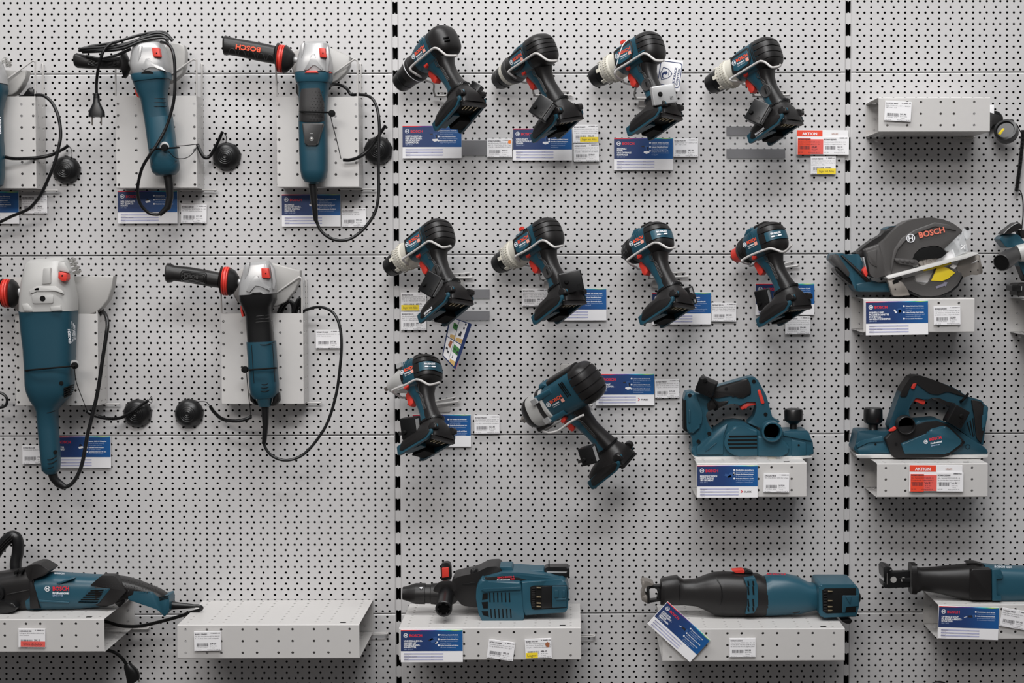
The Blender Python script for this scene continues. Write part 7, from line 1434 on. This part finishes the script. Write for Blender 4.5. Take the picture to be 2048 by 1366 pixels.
for k in range(3): m.slab(z14([(1330 + 3 * k, 650 + 10 * k), (1410, 632 + 10 * k), (1410, 637 + 10 * k), (1332 + 3 * k, 656 + 10 * k)]), 155.8, 150, .2)
t.part('grip_slots', m, 'deep', gr)
slabs(t, 'slide_button', 'red', z14, [([(875, 475), (882, 467), (905, 467), (902, 490), (880, 490)], 163, 140, 1.5, 1)], gr)
m = MB()
for i in range(22):
    for j in range(6):
        x = 860 + 24 * i + (12 if j % 2 else 0); y = 492 + 22 * j + max(0, (x - 1000)) * .21
        if x < 1330 and y < (600 + max(0, x - 1090) * .06): m.lathe(P(*z14([(x, y)])[0], 165.6 - max(0, x - 980) * .033 - abs(j - 2.5) * .5), (0, -1, 0), [(-1, 1.2), (.6, .5)], 6)
t.part('grip_dimples', m, 'grey', gr)
m = MB(); m.loft([(*Q(1418, 675, 755), 126, 8, 2.2), (*Q(1500, 690, 748), 126, 6.5, 2.2), (*Q(1600, 702, 740), 126, 5, 2.2), (*Q(1640, 708, 736), 126, 4.2, 2.2)], 16); t.part('cord_sleeve', m, 'dark')
cord(t, z14([(1630, 720, 126), (1670, 722, 126), (1692, 738, 124), (1670, 755, 120), (1600, 775, 116), (1480, 815, 110), (1350, 850, 104), (1200, 885, 96), (1100, 893, 90), (1000, 885, 84), (900, 855, 80), (820, 840, 78)]), 3.8)
cord(t, z14([(840, 1085, 90), (900, 1092, 90), (960, 1110, 88), (1020, 1155, 84), (1070, 1225, 80)]), 3.8, 'plug_cord')
m = MB(); m.loft([(*[z14([q])[0] for q in ((1040, 1215), (1095, 1195))], 80, 7, 2.2), (*[z14([q])[0] for q in ((1040, 1240), (1110, 1215))], 80, 9, 2.6), (*[z14([q])[0] for q in ((1055, 1290), (1150, 1250))], 80, 11, 3), (*[z14([q])[0] for q in ((1065, 1345), (1170, 1290))], 80, 10, 3), (*[z14([q])[0] for q in ((1070, 1400), (1172, 1330))], 80, 9, 3)], 20); pg = t.part('plug', m, 'dark')
m = MB(); m.tube([P(*q) for q in z14([(1150, 1320, 80), (1170, 1360, 80)])], 1.8, 8, 0); t.part('plug_pin', m, 'gun', pg)

# ---------------------------------------------------------------- things at the right frame edge
t = T('alarm_puck', 'dislodged black alarm puck with yellow sticker right of the short empty shelf', 'alarm sensor', 2010, 265, 20, 'round black alarm pucks on the wall')
m = MB(); m.lathe(P(*z13([(1300, 412)])[0], 2), (0, -1, 0), [(0, 20), (12, 20), (14, 18), (14, .3)], 36); b = t.part('base_ring', m, 'dark')
m = MB(); m.slab(z13([(1276, 340), (1395, 380), (1392, 440), (1300, 450), (1276, 520)]), 24, 14, 1); t.part('ring_rib', m, 'black', b)
m = MB(); m.slab(z13([(1272, 272), (1312, 272), (1314, 390), (1276, 390)]), 20, 17, .3); t.part('pale_label', m, 'white', b)
c = P(*z13([(1425, 520)])[0], 40); axd = np.array([-.30, -.55, .28]); m = MB(); m.lathe(c - axd * 26, axd, [(0, 15), (3, 21), (10, 25), (22, 26), (30, 25), (31, 20), (27, 18), (27, .2)], 32); d_ = t.part('dome', m, 'dark')
m = MB(); m.slab(z13([(1352, 535), (1395, 485), (1412, 490), (1372, 545)]), 72, 66, .4); t.part('sticker', m, 'yellow', d_)
m = MB(); m.lathe(P(*z13([(1470, 425)])[0], 40), (0, -.6, .8), [(-8, 6), (2, 6), (4, 4), (4, .2)], 16); t.part('lamp', m, 'dark', d_)
m = MB(); m.coil([P(*q) for q in z13([(1575, 500, 26), (1572, 600, 24), (1560, 720, 22), (1545, 850, 20), (1530, 960, 18), (1515, 1060, 18)])], 5.2, 3.0); t.part('coiled_lead', m, 'dark')
m = MB(); m.tube([P(*q) for q in z13([(1480, 425, 46), (1520, 455, 44), (1550, 510, 34), (1575, 540, 28), (1582, 520, 26)])], 1.3, 6, 6); t.part('thin_wire', m, 'dark'); m = MB(); m.tube([P(*q) for q in z13([(1515, 1060, 16), (1545, 1050, 14), (1565, 1090, 12), (1577, 1180, 12), (1576, 1280, 14), (1568, 1360, 18), (1562, 1420, 22)])], 1.3, 6, 6)
t.part('thin_wire', m, 'dark')
t = T('dust_extractor', 'teal tool with wide black suction mouth cut by the right frame edge', 'power tool', 2030, 500, 60)
c = P(*z19([(268, 515)])[0], 140); e = P(*z19([(400, 430)])[0], 84); ax = e - c
m = MB(); L = np.linalg.norm(ax); m.lathe(c, ax, [(1, 16.2), (-1, 17), (0, 18), (L * .3, 19), (L * .7, 17.5), (L, 15), (L + 3, 15), (L + 3, 13)], 36, 2.2); mo = t.part('suction_mouth', m, 'grey')
m = MB(); m.lathe(c, ax, [(.5, 16.3), (14, 14), (14, .2)], 30); t.part('mouth_inside', m, 'deep', mo)
m = MB(); m.loft([(z19([(408, 345)])[0], z19([(455, 505)])[0], 84, 17, 2.2), (z19([(470, 330)])[0], z19([(500, 495)])[0], 84, 18, 2.2), (z19([(620, 280)])[0], z19([(650, 470)])[0], 84, 18, 2.2)], 28); t.part('pipe_collar', m, 'pale')
slabs(t, 'upper_body', 'teal2', z19, [([(250, 285), (262, 270), (295, 240), (370, 228), (440, 245), (475, 290), (520, 340), (520, 400), (420, 350), (340, 370), (310, 360)], 74, 24, 5, 3), ([(430, 510), (500, 500), (520, 640), (490, 640)], 70, 30, 3, 3)])
slabs(t, 'battery_rail', 'black', z19, [([(280, 235), (300, 210), (400, 130), (430, 115), (470, 150), (478, 175), (420, 200), (350, 235)], 84, 40, 3, 2)])
m = MB(); m.tube([P(*q) for q in z19([(290, 232, 86), (340, 180, 86), (400, 138, 86), (432, 128, 86)])], 1, 6, 4); t.part('pale_edge', m, 'silver')
slabs(t, 'grip', 'black', z19, [([(440, 540), (480, 560), (520, 700), (495, 690)], 66, 34, 3, 2), ([(430, 200), (490, 190), (500, 280), (470, 270)], 70, 40, 3, 2)])
t = T('cordless_tool', 'small black tool end on the shelf cut by the right frame edge', 'power tool', 2035, 590, 60)
slabs(t, 'nose', 'dark', z19, [([(372, 740), (380, 730), (440, 735), (470, 745), (465, 785), (440, 795), (375, 790)], 90, 40, 2, 1)])
slabs(t, 'body', 'black', z19, [([(425, 725), (450, 715), (560, 710), (560, 850), (425, 835)], 84, 20, 4, 2)])
slabs(t, 'nose_edge', 'silver', z19, [([(462, 745), (470, 745), (468, 785), (460, 785)], 91, 86, .3, 0)])
t = T('power_tool', 'black rounded tool top at the bottom frame edge, lower right', 'power tool', 1885, 1372, 80)
m = MB(); m.tube([P(*q) for q in [(1855, 1385, 80), (1868, 1370, 80), (1884, 1368, 80), (1900, 1380, 80)]], 6, 10, 6); t.part('grip', m, 'black')
